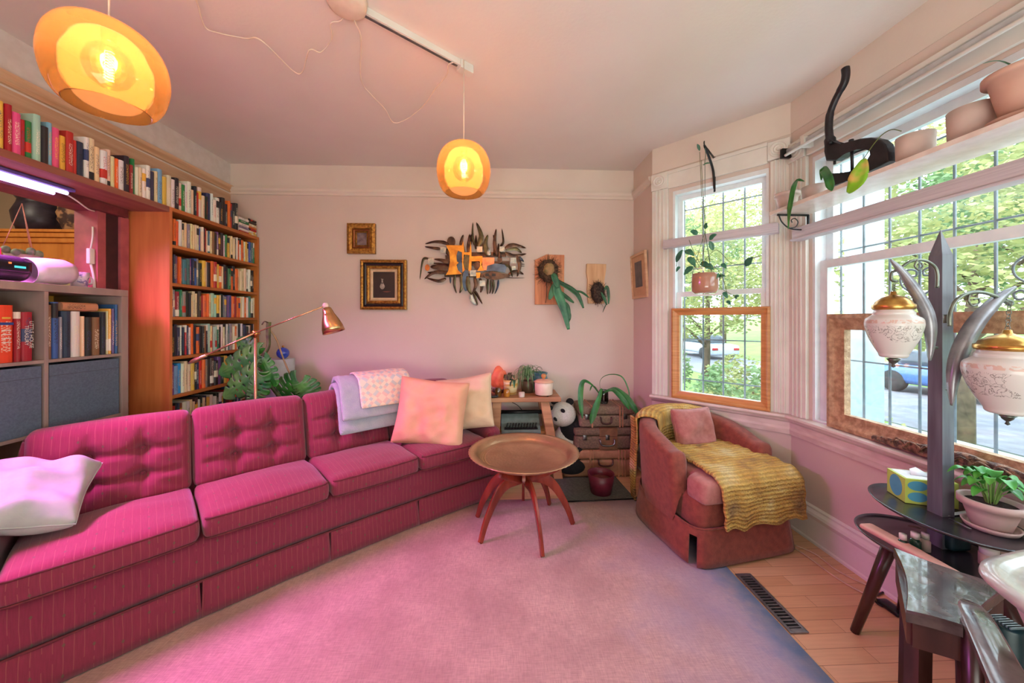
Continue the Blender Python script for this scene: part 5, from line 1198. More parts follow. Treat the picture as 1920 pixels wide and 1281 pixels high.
a_, b_ = onZ(680, 20, 2.685), onZ(866, 122, 2.685)
bm = B(); d = (b_-a_).normalized(); s_ = V((-d.y, d.x, 0)); 
def barbox(bm, a, b_, hw, z0, z1):
    vs = [bm.verts.new(V((p.x, p.y, 0))+s_*i+V((0,0,z))) for p in (a, b_) for i, z in ((-hw,z0),(hw,z0),(hw,z1),(-hw,z1))]
    for f in ((0,1,2,3),(7,6,5,4),(0,4,5,1),(1,5,6,2),(2,6,7,3),(3,7,4,0)): bm.faces.new([vs[i] for i in f])
barbox(bm, a_-d*.08, b_, .016, 2.668, 2.6995); obj('track', bm, M_WHITE, t, smooth=False)
bm = B(); barbox(bm, a_-d*.0, b_-d*.03, .006, 2.664, 2.6685); obj('track_slot', bm, M_STEEL, t, smooth=False)
bm = B(); barbox(bm, b_-d*.02, b_+d*.06, .022, 2.655, 2.6995); obj('end_cap', bm, M_WHITE, t, smooth=False)

# ================================================================ brass floor lamp behind the sofa
k = 2.36; LP = onK(479, 690, k); lx, ly = LP.x, LP.y
t = thing('floor_lamp', 'brass floor lamp with a counterweighted arm behind the sofa', 'lamp', (lx, ly, 0))
J = V((lx, ly, onK(481, 625, k).z)); Lend = onK(368, 676, k); Rend = onK(611, 573, k)
bm = B(); lathe(bm, [(.001,0.001),(.13,.001),(.13,.012),(.03,.03),(.001,.03)], (lx, ly, 0), 36); obj('base', bm, M_BRASS, t)
bm = B(); tube(bm, [V((lx,ly,.02)), J], .0085, 12); obj('pole', bm, mat('satin_brass', (226, 184, 144), (204, 158, 116), rough=.25, metal=.8), t)
bm = B(); tube(bm, [J+(Lend-J)*.0+V((0,-.014,0)), Lend+V((0,-.014,0))], .0062, 10); tube(bm, [J+V((0,-.014,0)), Rend+V((0,-.0,0))], .0045, 10); obj('arm', bm, MATS['satin_brass'], t)
bm = B(); lathe(bm, [(.001,-.022),(.02,-.022),(.022,0),(.02,.016),(.001,.016)], J, 18, M=Matrix.Rotation(pi/2,4,'X')); 
tube(bm, [J+V((0,0,-.03)), J+V((0,0,.0))], .012, 12); obj('joint', bm, M_BRASS, t)
d = (Lend-J).normalized(); q = Lend+V((0,-.014,0)); bm = B(); tube(bm, [q-d*.09, q-d*.085, q-d*.03, q-d*.025, q, q+d*.015, q+d*.045], [.006,.013,.013,.016,.016,.014,.006], 14); obj('counterweight', bm, MATS['satin_brass'], t)
bm = B(); lathe(bm, [(.001,-.010),(.018,-.010),(.018,.010),(.001,.010)], Rend, 18, M=Matrix.Rotation(pi/2,4,'X')); obj('joint', bm, M_CORDP, t)
ax = (onK(624, 626, k)-onK(610, 580, k)); ax.z = ax.z; a1 = ax.normalized(); 
z = -a1; x_ = z.orthogonal().normalized(); y_ = z.cross(x_); MM = Matrix(((x_.x,y_.x,z.x,0),(x_.y,y_.y,z.y,0),(x_.z,y_.z,z.z,0),(0,0,0,1)))
m, n, L, b = nodes('spun_brass_shade'); b.inputs['Metallic'].default_value = 1; b.inputs['Roughness'].default_value = .25; b.inputs['Anisotropic'].default_value = .7; b.inputs['Base Color'].default_value = (*lin((206,170,124)),1)
bm = B(); openlathe(bm, [(.012,.0),(.026,-.008),(.032,-.03),(.036,-.05),(.052,-.09),(.066,-.14),(.070,-.175),(.068,-.175),(.050,-.09),(.03,-.03),(.012,-.012)], Rend+a1*.012, 36, M=MM); obj('lamp_shade', bm, m, t)

# ================================================================ monstera, side table, table lamp and glass ball behind the sofa
t = thing('side_table', 'small dark side table behind the sofa against the back wall', 'table', (-1.80, 2.98, 0))
bm = B(); box(bm, -1.99, -1.62, 2.80, 3.16, .64, .66, bevel=.004); obj('top', bm, M_DARKW, t, smooth=False)
for x in (-1.96,-1.65):
    for y in (2.83,3.13): bm = B(); box(bm, x-.015, x+.015, y-.015, y+.015, 0, .64); obj('leg', bm, M_DARKW, t, smooth=False)
bm = B(); box(bm, -1.975, -1.635, 2.815, 3.145, .56, .64); obj('apron', bm, M_DARKW, t, smooth=False)
t = thing('table_lamp', 'grey drum lampshade on the dark side table behind the monstera', 'lamp', (-1.80, 2.99, .661))
bm = B(); lathe(bm, [(.001,0),(.06,0),(.06,.012),(.012,.02),(.012,.10),(.001,.10)], (-1.80,2.99,.661), 24); obj('base', bm, M_BLACK, t)
bm = B(); openlathe(bm, [(.105,.03),(.105,.33),(1e-4,.33),(1e-4,.326),(.102,.326),(.102,.03),(.105,.03)], (-1.80,2.99,.661), 40); obj('lamp_shade', bm, mat('pale_grey_shade', (188, 198, 200), (178, 188, 190), rough=.8), t)
t = thing('glass_ball', 'cobalt blue glass ball resting on top of the grey lampshade', 'ornament', (-1.77, 2.98, .992))
c = V((-1.77, 2.98, .992+.0485)); bm = B(); ico(bm, c, .048, 3); obj('ball', bm, mat('cobalt_glass', (34, 76, 190), (20, 50, 150), rough=.06, coat=1.), t)
bm = B(); tube(bm, [c+V((0,0,.046)), c+V((0,0,.062))], .008, 10); obj('cap', bm, M_BRASS, t)
t = thing('monstera', 'monstera with big split leaves and a tall stalk behind the sofa', 'plant', (-1.66, 2.66, 0))
PX, PY = -1.55, 2.70
bm = B(); pot(bm, .11, .15, .28, (PX, PY, .001)); obj('pot', bm, mat('dark_planter', (60,52,52), (44,38,40), rough=.5), t)
bm = B(); lathe(bm, [(.001,0),(.14,0),(.14,.004),(.001,.01)], (PX,PY,.25), 24); obj('soil', bm, M_SOIL, t)
bm = B(); tube(bm, smooth_path([V((PX,PY,.25)), V((PX,PY,.6)), onK(484,690,2.55), onK(493,668,2.55), onK(503,650,2.55), onK(503,625,2.55), onK(504,604,2.55)], 5), [.014]*24+[.016]*7, 8); obj('stem', bm, mat('monstera_stem', (96, 108, 60), (70, 62, 44), rough=.6, scale=20), t)
bm = B(); tube(bm, smooth_path([onK(504,606,2.55), onK(496,603,2.5), onK(491,609,2.5)], 5), .004, 6); obj('aerial_root', bm, M_BARK, t)
bm = B(); tube(bm, smooth_path([onK(505,617,2.55), onK(519,638,2.6), onK(531,672,2.65), onK(545,705,2.68), onK(560,740,2.7)], 5), [.006]*21, 6); obj('petiole', bm, mat('tan_petiole', (176, 150, 118), (148, 124, 92), rough=.6), t)
def monstera_leaf(base, tip, width, holes, seed, k, updir=(0,-1,0)):
    "heart-shaped leaf sheet, slots cut between the lobes, gently domed"
    B0 = onK(*base, k); T0 = onK(*tip, k); ay = (T0-B0); Ln = ay.length; ay.normalize(); un = V(updir).normalized(); ax_ = ay.cross(un).normalized(); un = ax_.cross(ay)
    wm = width/FPX*k; bm = B(); NU, NV = 30, 9; per = 6
    def hw(u):
        return wm*(.62+.38*sin(min(1,u*2.2)*pi/2))*(max(0, 1-max(0,(u-.38)/.62)**2.1))**.62
    for sg in (-1, 1):
        g = {}
        for i in range(NU+1):
            u = i/NU
            for j in range(NV+1):
                v = j/NV; h = hw(u); x = h*v
                back = -.20*Ln*v*v*(1-u)**3 + .10*Ln*v*u
                lobe = 1-.10*(1 if (i % per) in (0, per-1) else 0)*max(0, v-.75)/.25
                z = -.32*x*x/wm + .005*math.cos(2*pi*i/per)*v - .12*u*u*Ln + .006*N(u*5+seed, v*4)
                g[i,j] = bm.verts.new(B0+ay*(u*Ln+back)+ax_*sg*x*lobe+un*z)
        for i in range(NU):
            for j in range(NV):
                if i % per == per-1 and j >= 4 and 3 < i < NU-2: continue
                if i % per == 2 and j in (1, 2) and holes > 4 and 6 < i < 22: continue
                try: bm.faces.new((g[i,j], g[i+1,j], g[i+1,j+1], g[i,j+1]))
                except ValueError: pass
    bmesh.ops.remove_doubles(bm, verts=bm.verts, dist=.0004)
    bmesh.ops.delete(bm, geom=[v for v in bm.verts if not v.link_faces], context='VERTS')
    o = obj('leaf', bm, mat('monstera_green', (76, 152, 56), (30, 98, 52), rough=.45, scale=7), t); solidify(o, .0015)
    return o
monstera_leaf((486,666),(444,638),19,5,1,2.56); monstera_leaf((486,664),(410,700),27,5,2,2.52); monstera_leaf((484,694),(418,744),25,5,3,2.46)
monstera_leaf((490,704),(468,758),22,5,4,2.42); monstera_leaf((492,672),(512,722),15,4,5,2.5)
monstera_leaf((560,716),(522,752),34,5,6,2.62); monstera_leaf((562,718),(584,750),26,4,7,2.6)
bm = B(); ico(bm, V((-1.90, 2.85, .681)), .02, 2); tag(obj('trinket_pot', bm, mat('teal_glaze', (60,120,110), (40,90,84), rough=.2)), 'tiny teal pot on the dark side table', 'pot')
# ================================================================ pine bookcase
M_PINE = mat('orange_pine', (196, 120, 56), (170, 96, 42), rough=.45, scale=3, stretch=(6,6,.6), bump=.03)
M_PINEH = mat('orange_pine_shelf', (190, 116, 56), (164, 92, 42), rough=.45, scale=3, stretch=(6,.6,6), bump=.03)
M_SIDE = mat('pine_side_panel', (214, 134, 78), (192, 108, 58), rough=.5, scale=3, stretch=(6,6,.5), bump=.03)
BX0, BX1, BYA, BYB = XL+.002, -2.11, 2.354, 3.205
t = thing('bookcase', 'tall orange pine bookcase full of books in the left back corner', 'bookcase', (-2.24, 2.78, 0))
bm = B(); box(bm, BX0, BX1, BYA, BYA+.02, 0, 2.043, bevel=.001); obj('side_panel', bm, M_SIDE, t, smooth=False)
bm = B(); box(bm, BX0, BX1, BYB-.02, BYB, 0, 2.02); obj('side_panel', bm, M_PINE, t, smooth=False)
bm = B(); box(bm, BX0, BX0+.008, BYA+.02, BYB-.02, 0, 2.02); obj('back_panel', bm, M_PINEH, t, smooth=False)
SH = [1.804, 1.554, 1.334, 1.073, .819, .565, .31, .08]
for z in SH: bm = B(); box(bm, BX0+.008, BX1-.002, BYA+.02, BYB-.02, z-.02, z, bevel=.001); obj('shelf', bm, M_PINEH, t, smooth=False)
bm = B(); box(bm, BX0, BX1, BYA+.02, BYB, 2.02, 2.044, bevel=.001); obj('top', bm, M_PINEH, t, smooth=False)
# long painted board over the opening, carrying the top row of books
bm = B(); box(bm, XL+.002, -2.108, -1.2, BYA-.002, 2.008, 2.043, bevel=.002)
tag(obj('shelf_board', bm, mat('brown_painted_board', (150, 96, 78), (130, 78, 64), rough=.6, scale=4, stretch=(6,.6,6)), smooth=False), 'long brown board over the opening that carries the top row of books', 'shelf')
bm = B(); box(bm, XL-.12, XL+.04, -1.2, JY+.10, 1.955, 2.0065); struct('trim_4', bm, mat('maroon_paint', (120, 52, 56), (96, 40, 46), rough=.55))['label'] = 'maroon head of the opening under the board'
# opening jamb: two maroon boards with a dark gap
bm = B(); box(bm, XL-.12, XL+.012, JY-.045, JY, .9, 1.955, bevel=.002); box(bm, XL-.03, XL+.02, JY+.075, JY+.125, .9, 1.955, bevel=.002); struct('trim_5', bm, mat('pinkish_jamb_paint', (176, 92, 96), (150, 76, 82), rough=.6, scale=12))['label'] = 'dusty red jamb boards at the side of the opening'
bm = B(); box(bm, XL-.03, XL+.004, JY, JY+.075, .9, 1.955); struct('trim_6', bm, mat('dark_gap', (60, 28, 34), (48, 22, 28)))['label'] = 'dark recessed strip between the jamb boards'

# ---- books: one prototype mesh (cover shell and page block), one object per book
bm = B()
box(bm, -.5, .5, -.5, .5, 0, 1, mi=0)
me0 = None
def book_mesh():
    bm = B(); W_ = 1.
    # spine faces +x; x depth 0..1 (0 back), y thickness, z height
    ct = .06
    pr = [(0,.5),(.94,.5),(.985,.36),(1.,.12),(1.,-.12),(.985,-.36),(.94,-.5),(0,-.5)]
    a = [bm.verts.new((x, y, 0)) for x, y in pr]; b_ = [bm.verts.new((x, y, 1)) for x, y in pr]
    k = len(a)
    for i in range(k-1): bm.faces.new((a[i], a[i+1], b_[i+1], b_[i]))
    inn = [(0,-.42),(.93,-.42),(.93,.42),(0,.42)]
    for zz, ring, fl in ((0, a, 1), (1, b_, 0)):
        q = [bm.verts.new((x, y, zz)) for x, y in inn]
        # cover rim top: connect ring to inner
        r = ring
        bm.faces.new((r[7], r[6], q[1], q[0])); bm.faces.new((r[6], r[5], r[4], q[1])) ; bm.faces.new((r[4], r[3], q[2], q[1])); bm.faces.new((r[3], r[2], r[1], q[2])); bm.faces.new((r[1], r[0], q[3], q[2]))
        d = .985 if zz else .015
        q2 = [bm.verts.new((x, y, d)) for x, y in inn]
        for i in range(4):
            if i == 3: continue
            bm.faces.new((q[i], q[(i+1)%4], q2[(i+1)%4], q2[i]))
        f = bm.faces.new(q2); f.material_index = 1
        if zz: top = q2
        else: bot = q2
    f = bm.faces.new((bot[3], bot[0], top[0], top[3])); f.material_index = 1
    bmesh.ops.recalc_face_normals(bm, faces=bm.faces)
    me = bpy.data.meshes.new('book'); bm.to_mesh(me); bm.free(); me.materials.append(M_BOOK); me.materials.append(M_PAGE); return me
bm.free(); ME_BOOK = book_mesh()
PAL = {'w':((226,222,214),'white'),'c':((222,202,166),'cream'),'k':((34,34,38),'black'),'r':((184,38,40),'red'),'o':((226,108,44),'orange'),'y':((222,178,70),'yellow'),'b':((58,86,156),'blue'),'n':((46,52,84),'navy'),'g':((40,120,76),'green'),'t':((64,112,122),'teal'),'p':((220,76,132),'pink'),'v':((112,76,134),'purple'),'s':((136,136,142),'grey'),'m':((164,204,186),'mint green'),'u':((132,88,66),'tan brown'),'d':((66,46,46),'dark brown'),'l':((122,162,202),'light blue'),'x':((150,30,46),'crimson'),'C':((40,140,200),'bright blue')}
ORD = ['first','second','third','fourth','fifth','sixth','seventh','eighth','ninth','tenth','eleventh','twelfth','thirteenth','fourteenth','fifteenth','sixteenth','seventeenth','eighteenth','nineteenth','twentieth','twenty-first','twenty-second','twenty-third','twenty-fourth','twenty-fifth','twenty-sixth','twenty-seventh','twenty-eighth','twenty-ninth','thirtieth','thirty-first','thirty-second','thirty-third','thirty-fourth','thirty-fifth','thirty-sixth','thirty-seventh','thirty-eighth','thirty-ninth','fortieth','forty-first','forty-second','forty-third','forty-fourth','forty-fifth','forty-sixth','forty-seventh','forty-eighth','forty-ninth','fiftieth','fifty-first','fifty-second','fifty-third','fifty-fourth','fifty-fifth','fifty-sixth','fifty-seventh','fifty-eighth']
rb = random.Random(77)
def jit(c, r=10): return tuple(max(0, min(255, v+rb.randint(-r, r))) for v in c)
def put_book(xf, y, z, th, h, d, code, label, group, tilt=0., flat=False):
    o = bpy.data.objects.new('book', ME_BOOK); COL.objects.link(o)
    if flat:
        o.matrix_world = Matrix(((d,0,0,xf-d),(0,0,h,y),(0,th,0,z+th/2),(0,0,0,1)))
        o.location = (xf-d, y, z+th/2); o.rotation_euler = (pi/2, 0, 0); o.scale = (d, th, h); o.rotation_euler = (-pi/2, 0, 0)
    else:
        o.location = (xf-d, y+th/2, z+.0006); o.scale = (d, th*.97, h); o.rotation_euler = (tilt, 0, 0)
    c = jit(PAL[code][0]); o.color = (*lin(c), 1); tag(o, label, 'book', group); return o
def row(codes, y0, y1, z, hs, ths, where, group, xf=-2.128, dep=.155, widths=None, hmap=None):
    n_ = len(codes); w = widths or [rb.uniform(*ths) for _ in codes]; s_ = (y1-y0)/sum(w); w = [q*s_ for q in w]; y = y0
    for i, cde in enumerate(codes):
        h = rb.uniform(*hs) if not hmap or i not in hmap else hmap[i]
        lab = '%s book, %s from the left %s' % (PAL[cde][1]+(' thick' if w[i] > 1.35*sum(w)/n_ else ' slim' if w[i] < .7*sum(w)/n_ else ''), ORD[i], where)
        put_book(xf-rb.uniform(0,.012), y, z, w[i], h, dep*rb.uniform(.85,1.0), cde, lab, group); y += w[i]
top = 'oyxprgmklpyrrnwccwccowkxgwcwwnclycwkcgwwckrwcknwwwkkkorkk'
row(top, 1.565, 2.985, 2.0445, (.17,.225), (.018,.036), 'in the top row over the opening', 'books in the top row')
# the flat piles at the right end of the top row
Z = 2.0445
for j, (cs, yy, hh) in enumerate((('rwswgw', 2.995, .105), ('ywrocdk', 3.105, .09))):
    z = Z
    for i, cde in enumerate(cs):
        th = rb.uniform(.015,.024); put_book(-2.125, yy, z, th, hh, .15, cde, '%s book lying %s up in the %s pile ending the top row' % (PAL[cde][1], ORD[i], ('left','right')[j]), 'books in flat piles', flat=True); z += th+.0005
G = 'books in the pine bookcase'
rows = [('koowccsccccbckrctcudvddwgycccdwowoywycbtg', 0, (.165,.185)), ('cnvosttvnbskyckoryockkgokoccccwwkk', 1, (.165,.20)), ('csxgskkcccdroocmmyckssvboxoocwowtwc', 2, (.155,.185)),
        ('wkknwnrnwokokdukmcommgkwckwtscwowkwnnkwukw', 3, (.185,.215)), ('vlCwccyknrosddkvkyokwskvyowgwc', 4, (.185,.215)), ('mrknuwwccdwkcnywwkwwkxrkowbwcskrw', 5, (.17,.20))]
NM = ['on the uppermost shelf of the bookcase', 'on the bookcase\'s second shelf down', 'on the bookcase\'s third shelf down', 'on the bookcase\'s fourth shelf down', 'on the bookcase\'s fifth shelf down', 'on the lowest visible pine shelf']
for codes, i, hs in rows: row(codes, BYA+.024, BYB-.024, SH[i], hs, (.015,.030), NM[i], G)

# ================================================================ grey cube shelf
KX, KD, KY1, KZ = -2.21, .38, 2.20, 1.49
M_KAL = mat('grey_stained_shelf', (164, 146, 140), (146, 128, 124), rough=.55, scale=3, stretch=(4,4,.6))
t = thing('cube_shelf', 'grey cube shelf with books and grey-blue bins behind the sofa', 'shelf', (KX-.19, 1.6, 0))
def kbox(nm, *a): bm = B(); box(bm, *a, bevel=.0015); return obj(nm, bm, M_KAL, t, smooth=False)
kbox('top', KX-KD, KX, .72, KY1, KZ-.038, KZ); kbox('side_panel', KX-KD, KX, KY1-.038, KY1, 0, KZ-.0385); kbox('bottom', KX-KD, KX, .72, KY1-.0385, 0, .038)
KYs = [KY1-.038, KY1-.038-.335, KY1-.038-.351]; y = KY1-.038
CY = []
for i in range(4): CY.append((y-.335, y)); y -= .351
for a, b_ in CY[:-1]: kbox('divider', KX-KD, KX-.001, a-.016, a, .0385, KZ-.0385)
CZ = []; z = KZ-.038
for i in range(4): CZ.append((z-.335, z)); z -= .351
for (a, b_) in CY:
    for (z0, z1) in CZ[:-1]: kbox('shelf_panel', KX-KD, KX-.001, a+.0005, b_-.0005, z0-.016, z0)
bm = B(); box(bm, KX-KD-.004, KX-KD, .72, KY1, .0, KZ); obj('back_panel', bm, leafmat('ochre_back_cloth', (226, 206, 140), (206, 182, 112)), t, smooth=False)
M_BIN = mat('slate_blue_fabric_bin', (96, 112, 132), (84, 100, 120), rough=.9, scale=120, bump=.15)
nm = ['slate blue storage bin in the cell nearest the bookcase', 'slate blue storage bin in the second cell from the bookcase']
for i in range(2):
    a, b_ = CY[i]; z0, z1 = CZ[1]
    q = thing('storage_bin', nm[i], 'bin', (KX-.16, (a+b_)/2, z0+.001), 'slate blue bins')
    x0 = KX-.33; x1 = KX-.006
    for (xa, xb, ya, yb) in ((x1-.006, x1, a+.006, b_-.008), (x0, x0+.006, a+.006, b_-.008)):
        bm = B(); box(bm, xa, xb, ya, yb, z0+.001, z1-.012); obj('panel', bm, M_BIN, q, smooth=False)
    bm = B(); box(bm, x0+.006, x1-.006, a+.006, a+.012, z0+.001, z1-.012); box(bm, x0+.006, x1-.006, b_-.014, b_-.008, z0+.001, z1-.012); box(bm, x0+.006, x1-.006, a+.012, b_-.014, z0+.001, z0+.006); obj('side', bm, M_BIN, q, smooth=False)
    bm = B(); box(bm, x1-.0005, x1+.0012, a+.006, b_-.008, z1-.068, z1-.066); obj('hem', bm, mat('bin_stitching', (60,70,84)), q, smooth=False)
# books in the two upper cells; titles only where they can be read
z0 = CZ[0][0]; xf = KX-.012
G2 = 'books in the grey cube shelf'
a, b_ = CY[1]
def kb(y, th, h, cde, label, tilt=0., d=.17): return put_book(xf, y, z0, th, h, d, cde, label, G2, tilt)
y = b_-.004
o = kb(y-.066, .040, .232, 'x', 'dark red treasury volume with white title in the cube shelf'); LH = o
kb(y-.090, .022, .232, 'x', 'plain crimson slim book to the left of the dark red treasury volume')
kb(y-.152, .060, .262, 'r', 'thick orange-red book with a blue band on the cube shelf').color = (*lin((226, 70, 36)), 1)
kb(y-.192, .038, .27, 'y', 'yellow book beside the thick orange-red one on the cube shelf').color = (*lin((214, 192, 96)), 1)
kb(y-.246, .05, .268, 'k', 'black book with a teal base at the left of the yellow book'); kb(y-.282, .034, .25, 't', 'teal book at the left edge of the cube shelf'); kb(y-.318, .034, .24, 'c', 'cream book leaning in the left cell of the cube shelf')
M_INK = mat('spine_white_ink', (238, 232, 226)); M_INKB = mat('spine_blue_band', (40, 70, 140)); M_INKY = mat('spine_yellow_ink', (232, 190, 80))
MT = Matrix(((0,0,1,xf+.0012),(0,1,0,0),(-1,0,0,0),(0,0,0,1)))  # text reading downwards on a spine facing +x
def spine_text(book, s, y, z, size, m_):
    M = Matrix(((0,0,1,xf+.0014),(0,1,0,y),(-1,0,0,z),(0,0,0,1)))
    cu = bpy.data.curves.new('title', 'FONT'); cu.body = s; cu.size = size; cu.extrude = .0002; cu.align_x = 'LEFT'
    q = bpy.data.objects.new('title', cu); me = bpy.data.meshes.new_from_object(q); bpy.data.objects.remove(q); o = bpy.data.objects.new('title', me); COL.objects.link(o); me.materials.clear(); me.materials.append(m_); o.parent = book
    o.matrix_parent_inverse = Matrix.LocRotScale(book.location, book.rotation_euler, book.scale).inverted(); o.matrix_basis = M
    return o
yb_ = LH.location.y
spine_text(LH, 'LITTLE HOUSE', yb_+.003, z0+.19, .020, M_INK); spine_text(LH, 'TREASURY', yb_-.014, z0+.17, .020, M_INK)
def band(y0, y1, za, zb, m_, book, nm='band'):
    bm = B(); box(bm, xf+.0003, xf+.0012, y0, y1, za, zb); o = obj(nm, bm, m_, None, smooth=False)
    w = o.location.copy(); o.parent = book; o.matrix_parent_inverse = Matrix.LocRotScale(book.location, book.rotation_euler, book.scale).inverted()
    return o
OR = [o for o in bpy.data.objects if o.name.startswith('book') and o.get('label','').startswith('thick orange-red')][0]
oy = OR.location.y
band(oy-.024, oy+.024, z0+.172, z0+.184, M_INKB, OR); 
for i in range(4): band(oy-.016, oy+.016, z0+.145-i*.018, z0+.149-i*.018, M_INK, OR, 'print_line')
band(oy-.014, oy+.014, z0+.20, z0+.208, M_INKY, OR, 'print_line')
a, b_ = CY[0]; seq = [('u',.018,.27,'tan'),('b',.026,.285,''),('s',.012,.21,''),('n',.034,.24,''),('w',.036,.24,''),('c',.016,.215,''),('k',.032,.21,''),('u',.034,.21,''),('k',.026,.24,''),('c',.008,.245,''),('y',.016,.26,''),('v',.014,.26,''),('b',.016,.285,'')]
y = a+.004; names = ['slim tan book at the left end','blue book with a pale sticker','slim grey book','dark navy book with white lettering','white hardback with black lettering','cream paperback with ornate spine','black hardback in the middle','dusty brown hardback under the lying book','black book with grey lettering','very thin cream booklet','yellow patterned book','purple patterned book','tall blue book at the right end']
tot = sum(s[1] for s in seq); sc_ = (b_-a-.008)/tot
for (cde, th, h, _), nm_ in zip(seq, names):
    kb(y, th*sc_, h, cde, nm_+' in the cube shelf cell beside the bookcase', d=.2); y += th*sc_
put_book(xf-.01, a+.075, z0+.243, .045, .16, .20, 'u', 'fat tan book lying flat on the others in the cube shelf', G2, flat=True).color = (*lin((196,138,104)),1)

# ================================================================ things on the cube shelf and in the opening
t = thing('radio', 'rounded dark purple clock radio on the cube shelf at the left edge', 'radio', (KX-.18, 1.70, KZ+.001))
bm = B(); rbox(bm, .16, .27, .125, .05, lambda x,y,z: V((KX-.14+x, 1.70+y, KZ+.066+z)), (8,14,8)); obj('case', bm, mat('black_purple_plastic', (54, 38, 62), (44, 30, 52), rough=.25), t)
bm = B(); rbox(bm, .01, .16, .055, .004, lambda x,y,z: V((KX-.060+x, 1.73+y, KZ+.075+z)), (2,8,4)); obj('display', bm, mat('radio_display', (30,28,44), (24,22,36), rough=.1), t)
bm = B(); box(bm, KX-.0545, KX-.0535, 1.745, 1.785, KZ+.068, KZ+.078); obj('lit_digits', bm, mat('teal_digits', (60,170,170), emit=(70,200,200), estr=1.2), t, smooth=False)
bm = B(); box(bm, KX-.0545, KX-.0535, 1.725, 1.735, KZ+.084, KZ+.092); obj('lit_lamp', bm, mat('orange_led', (230,120,60), emit=(255,130,60), estr=1.2), t, smooth=False)
bm = B(); tube(bm, [V((KX-.235, 1.62, KZ+.155)), V((KX-.235, 1.80, KZ+.155))], .009, 8); box(bm, KX-.25, KX-.22, 1.80, 1.825, KZ+.001, KZ+.175); tag(obj('toy_bar', bm, mat('bright_red_plastic', (206,40,60), (180,30,50), rough=.3)), 'bright red rod standing behind the clock radio', 'ornament')
bm = B(); MM = Matrix.Translation((KX-.15, 1.945, KZ+.075)) @ Matrix.Rotation(radians(96),4,'X') @ Matrix.Rotation(radians(0),4,'Y')
openlathe(bm, [(1e-4,-.095),(.055,-.09),(.068,-.06),(.071,0),(.070,.05),(.068,.09),(.064,.09),(.064,.05),(.06,-.06),(1e-4,-.08)], (0,0,0), 36, M=MM); tag(obj('vase', bm, mat('white_porcelain', (226, 216, 222), (214, 204, 212), rough=.3)), 'white cylindrical vase lying on its side on the cube shelf', 'vase')
t = thing('mug', 'small pale blue floral mug beside the lying white vase', 'mug', (KX-.15, 2.085, KZ+.001))
bm = B(); pot(bm, .030, .040, .09, (KX-.15, 2.085, KZ+.001)); obj('cup', bm, mat('floral_porcelain', (214, 206, 222), (120, 120, 170), rough=.3, scale=40, contrast=(.36,.44)), t)
bm = B(); tube(bm, smooth_path([V((KX-.15,2.12,KZ+.075)), V((KX-.15,2.145,KZ+.065)), V((KX-.15,2.145,KZ+.035)), V((KX-.15,2.115,KZ+.028))]), .005, 8); obj('handle', bm, MATS['floral_porcelain'], t)
# hanging planter with pink cords in the opening
t = thing('hanging_planter', 'small pot with pale succulents hanging from pink cords in the opening', 'plant', (-2.62, 2.02, 1.60))
hc = V((-2.62, 2.05, 1.60)); hk = V((-2.62, 2.05, 1.955))
bm = B(); pot(bm, .04, .06, .07, hc); obj('pot', bm, M_CHALK, t)
for a in range(3): bm = B(); tube(bm, [hc+V((.06*cos(a*2.1), .075*sin(a*2.1), .07)), hk], .002, 5); obj('cord', bm, mat('pink_cord', (206, 130, 120)), t)
bm = B()
for a in range(9): ico(bm, hc+V((.045*cos(a*.9), .06*sin(a*.9), .085+.01*sin(a*3))), (.018,.018,.02), 2)
obj('foliage', bm, mat('pale_succulent', (150, 160, 130), (104, 120, 104), rough=.6), t)
# power adapter on the jamb
t = thing('power_strip', 'white power adapter and cable fixed to the jamb of the opening', 'adapter', (XL+.02, JY-.03, 1.5))
bm = B(); box(bm, XL-.02, XL+.0, JY-.075, JY-.046, 1.64, 1.73, bevel=.004); obj('adapter', bm, M_WHITE, t)
bm = B(); tube(bm, smooth_path([V((XL-.01, JY-.06, 1.73)), V((XL-.005,JY-.055,1.80)), V((XL-.01,JY-.05,1.86))]), .004, 6); tube(bm, smooth_path([V((XL-.01, JY-.06, 1.64)), V((XL,JY-.055,1.57)), V((XL,JY-.05,1.495))]), .006, 6); obj('cable', bm, M_WHITE, t)
# grow light
M_TUBE = mat('grow_tube', (240, 225, 255), emit=(205, 180, 255), estr=3.2)
t = thing('grow_light', 'twin purple grow-light tubes fixed under the board over the opening', 'lamp', (-2.30, 1.4, 1.99))
bm = B(); box(bm, -2.345, -2.235, .9, 1.96, 1.9885, 2.0055, bevel=.004); obj('housing', bm, mat('violet_housing', (112, 96, 176), (98, 84, 160), rough=.4), t)
for x in (-2.325, -2.258): bm = B(); tube(bm, [V((x, .92, 1.978)), V((x, 1.94, 1.978))], .0105, 12); obj('tube', bm, M_TUBE, t)
bm = B(); tube(bm, smooth_path([V((-2.29,1.955,1.985)), V((-2.30,2.02,1.965)), V((-2.33,2.10,1.945)), V((-2.36,2.16,1.95))]), .004, 6); obj('cable', bm, M_WHITE, t)
bm = B(); tube(bm, [V((-2.42, 1.66, 1.49)), V((-2.42, 1.66, 1.955))], .006, 8); tag(obj('support_rod', bm, mat('pale_rod', (200,186,214))), 'thin pale vertical rod standing in the opening at the left', 'rod')
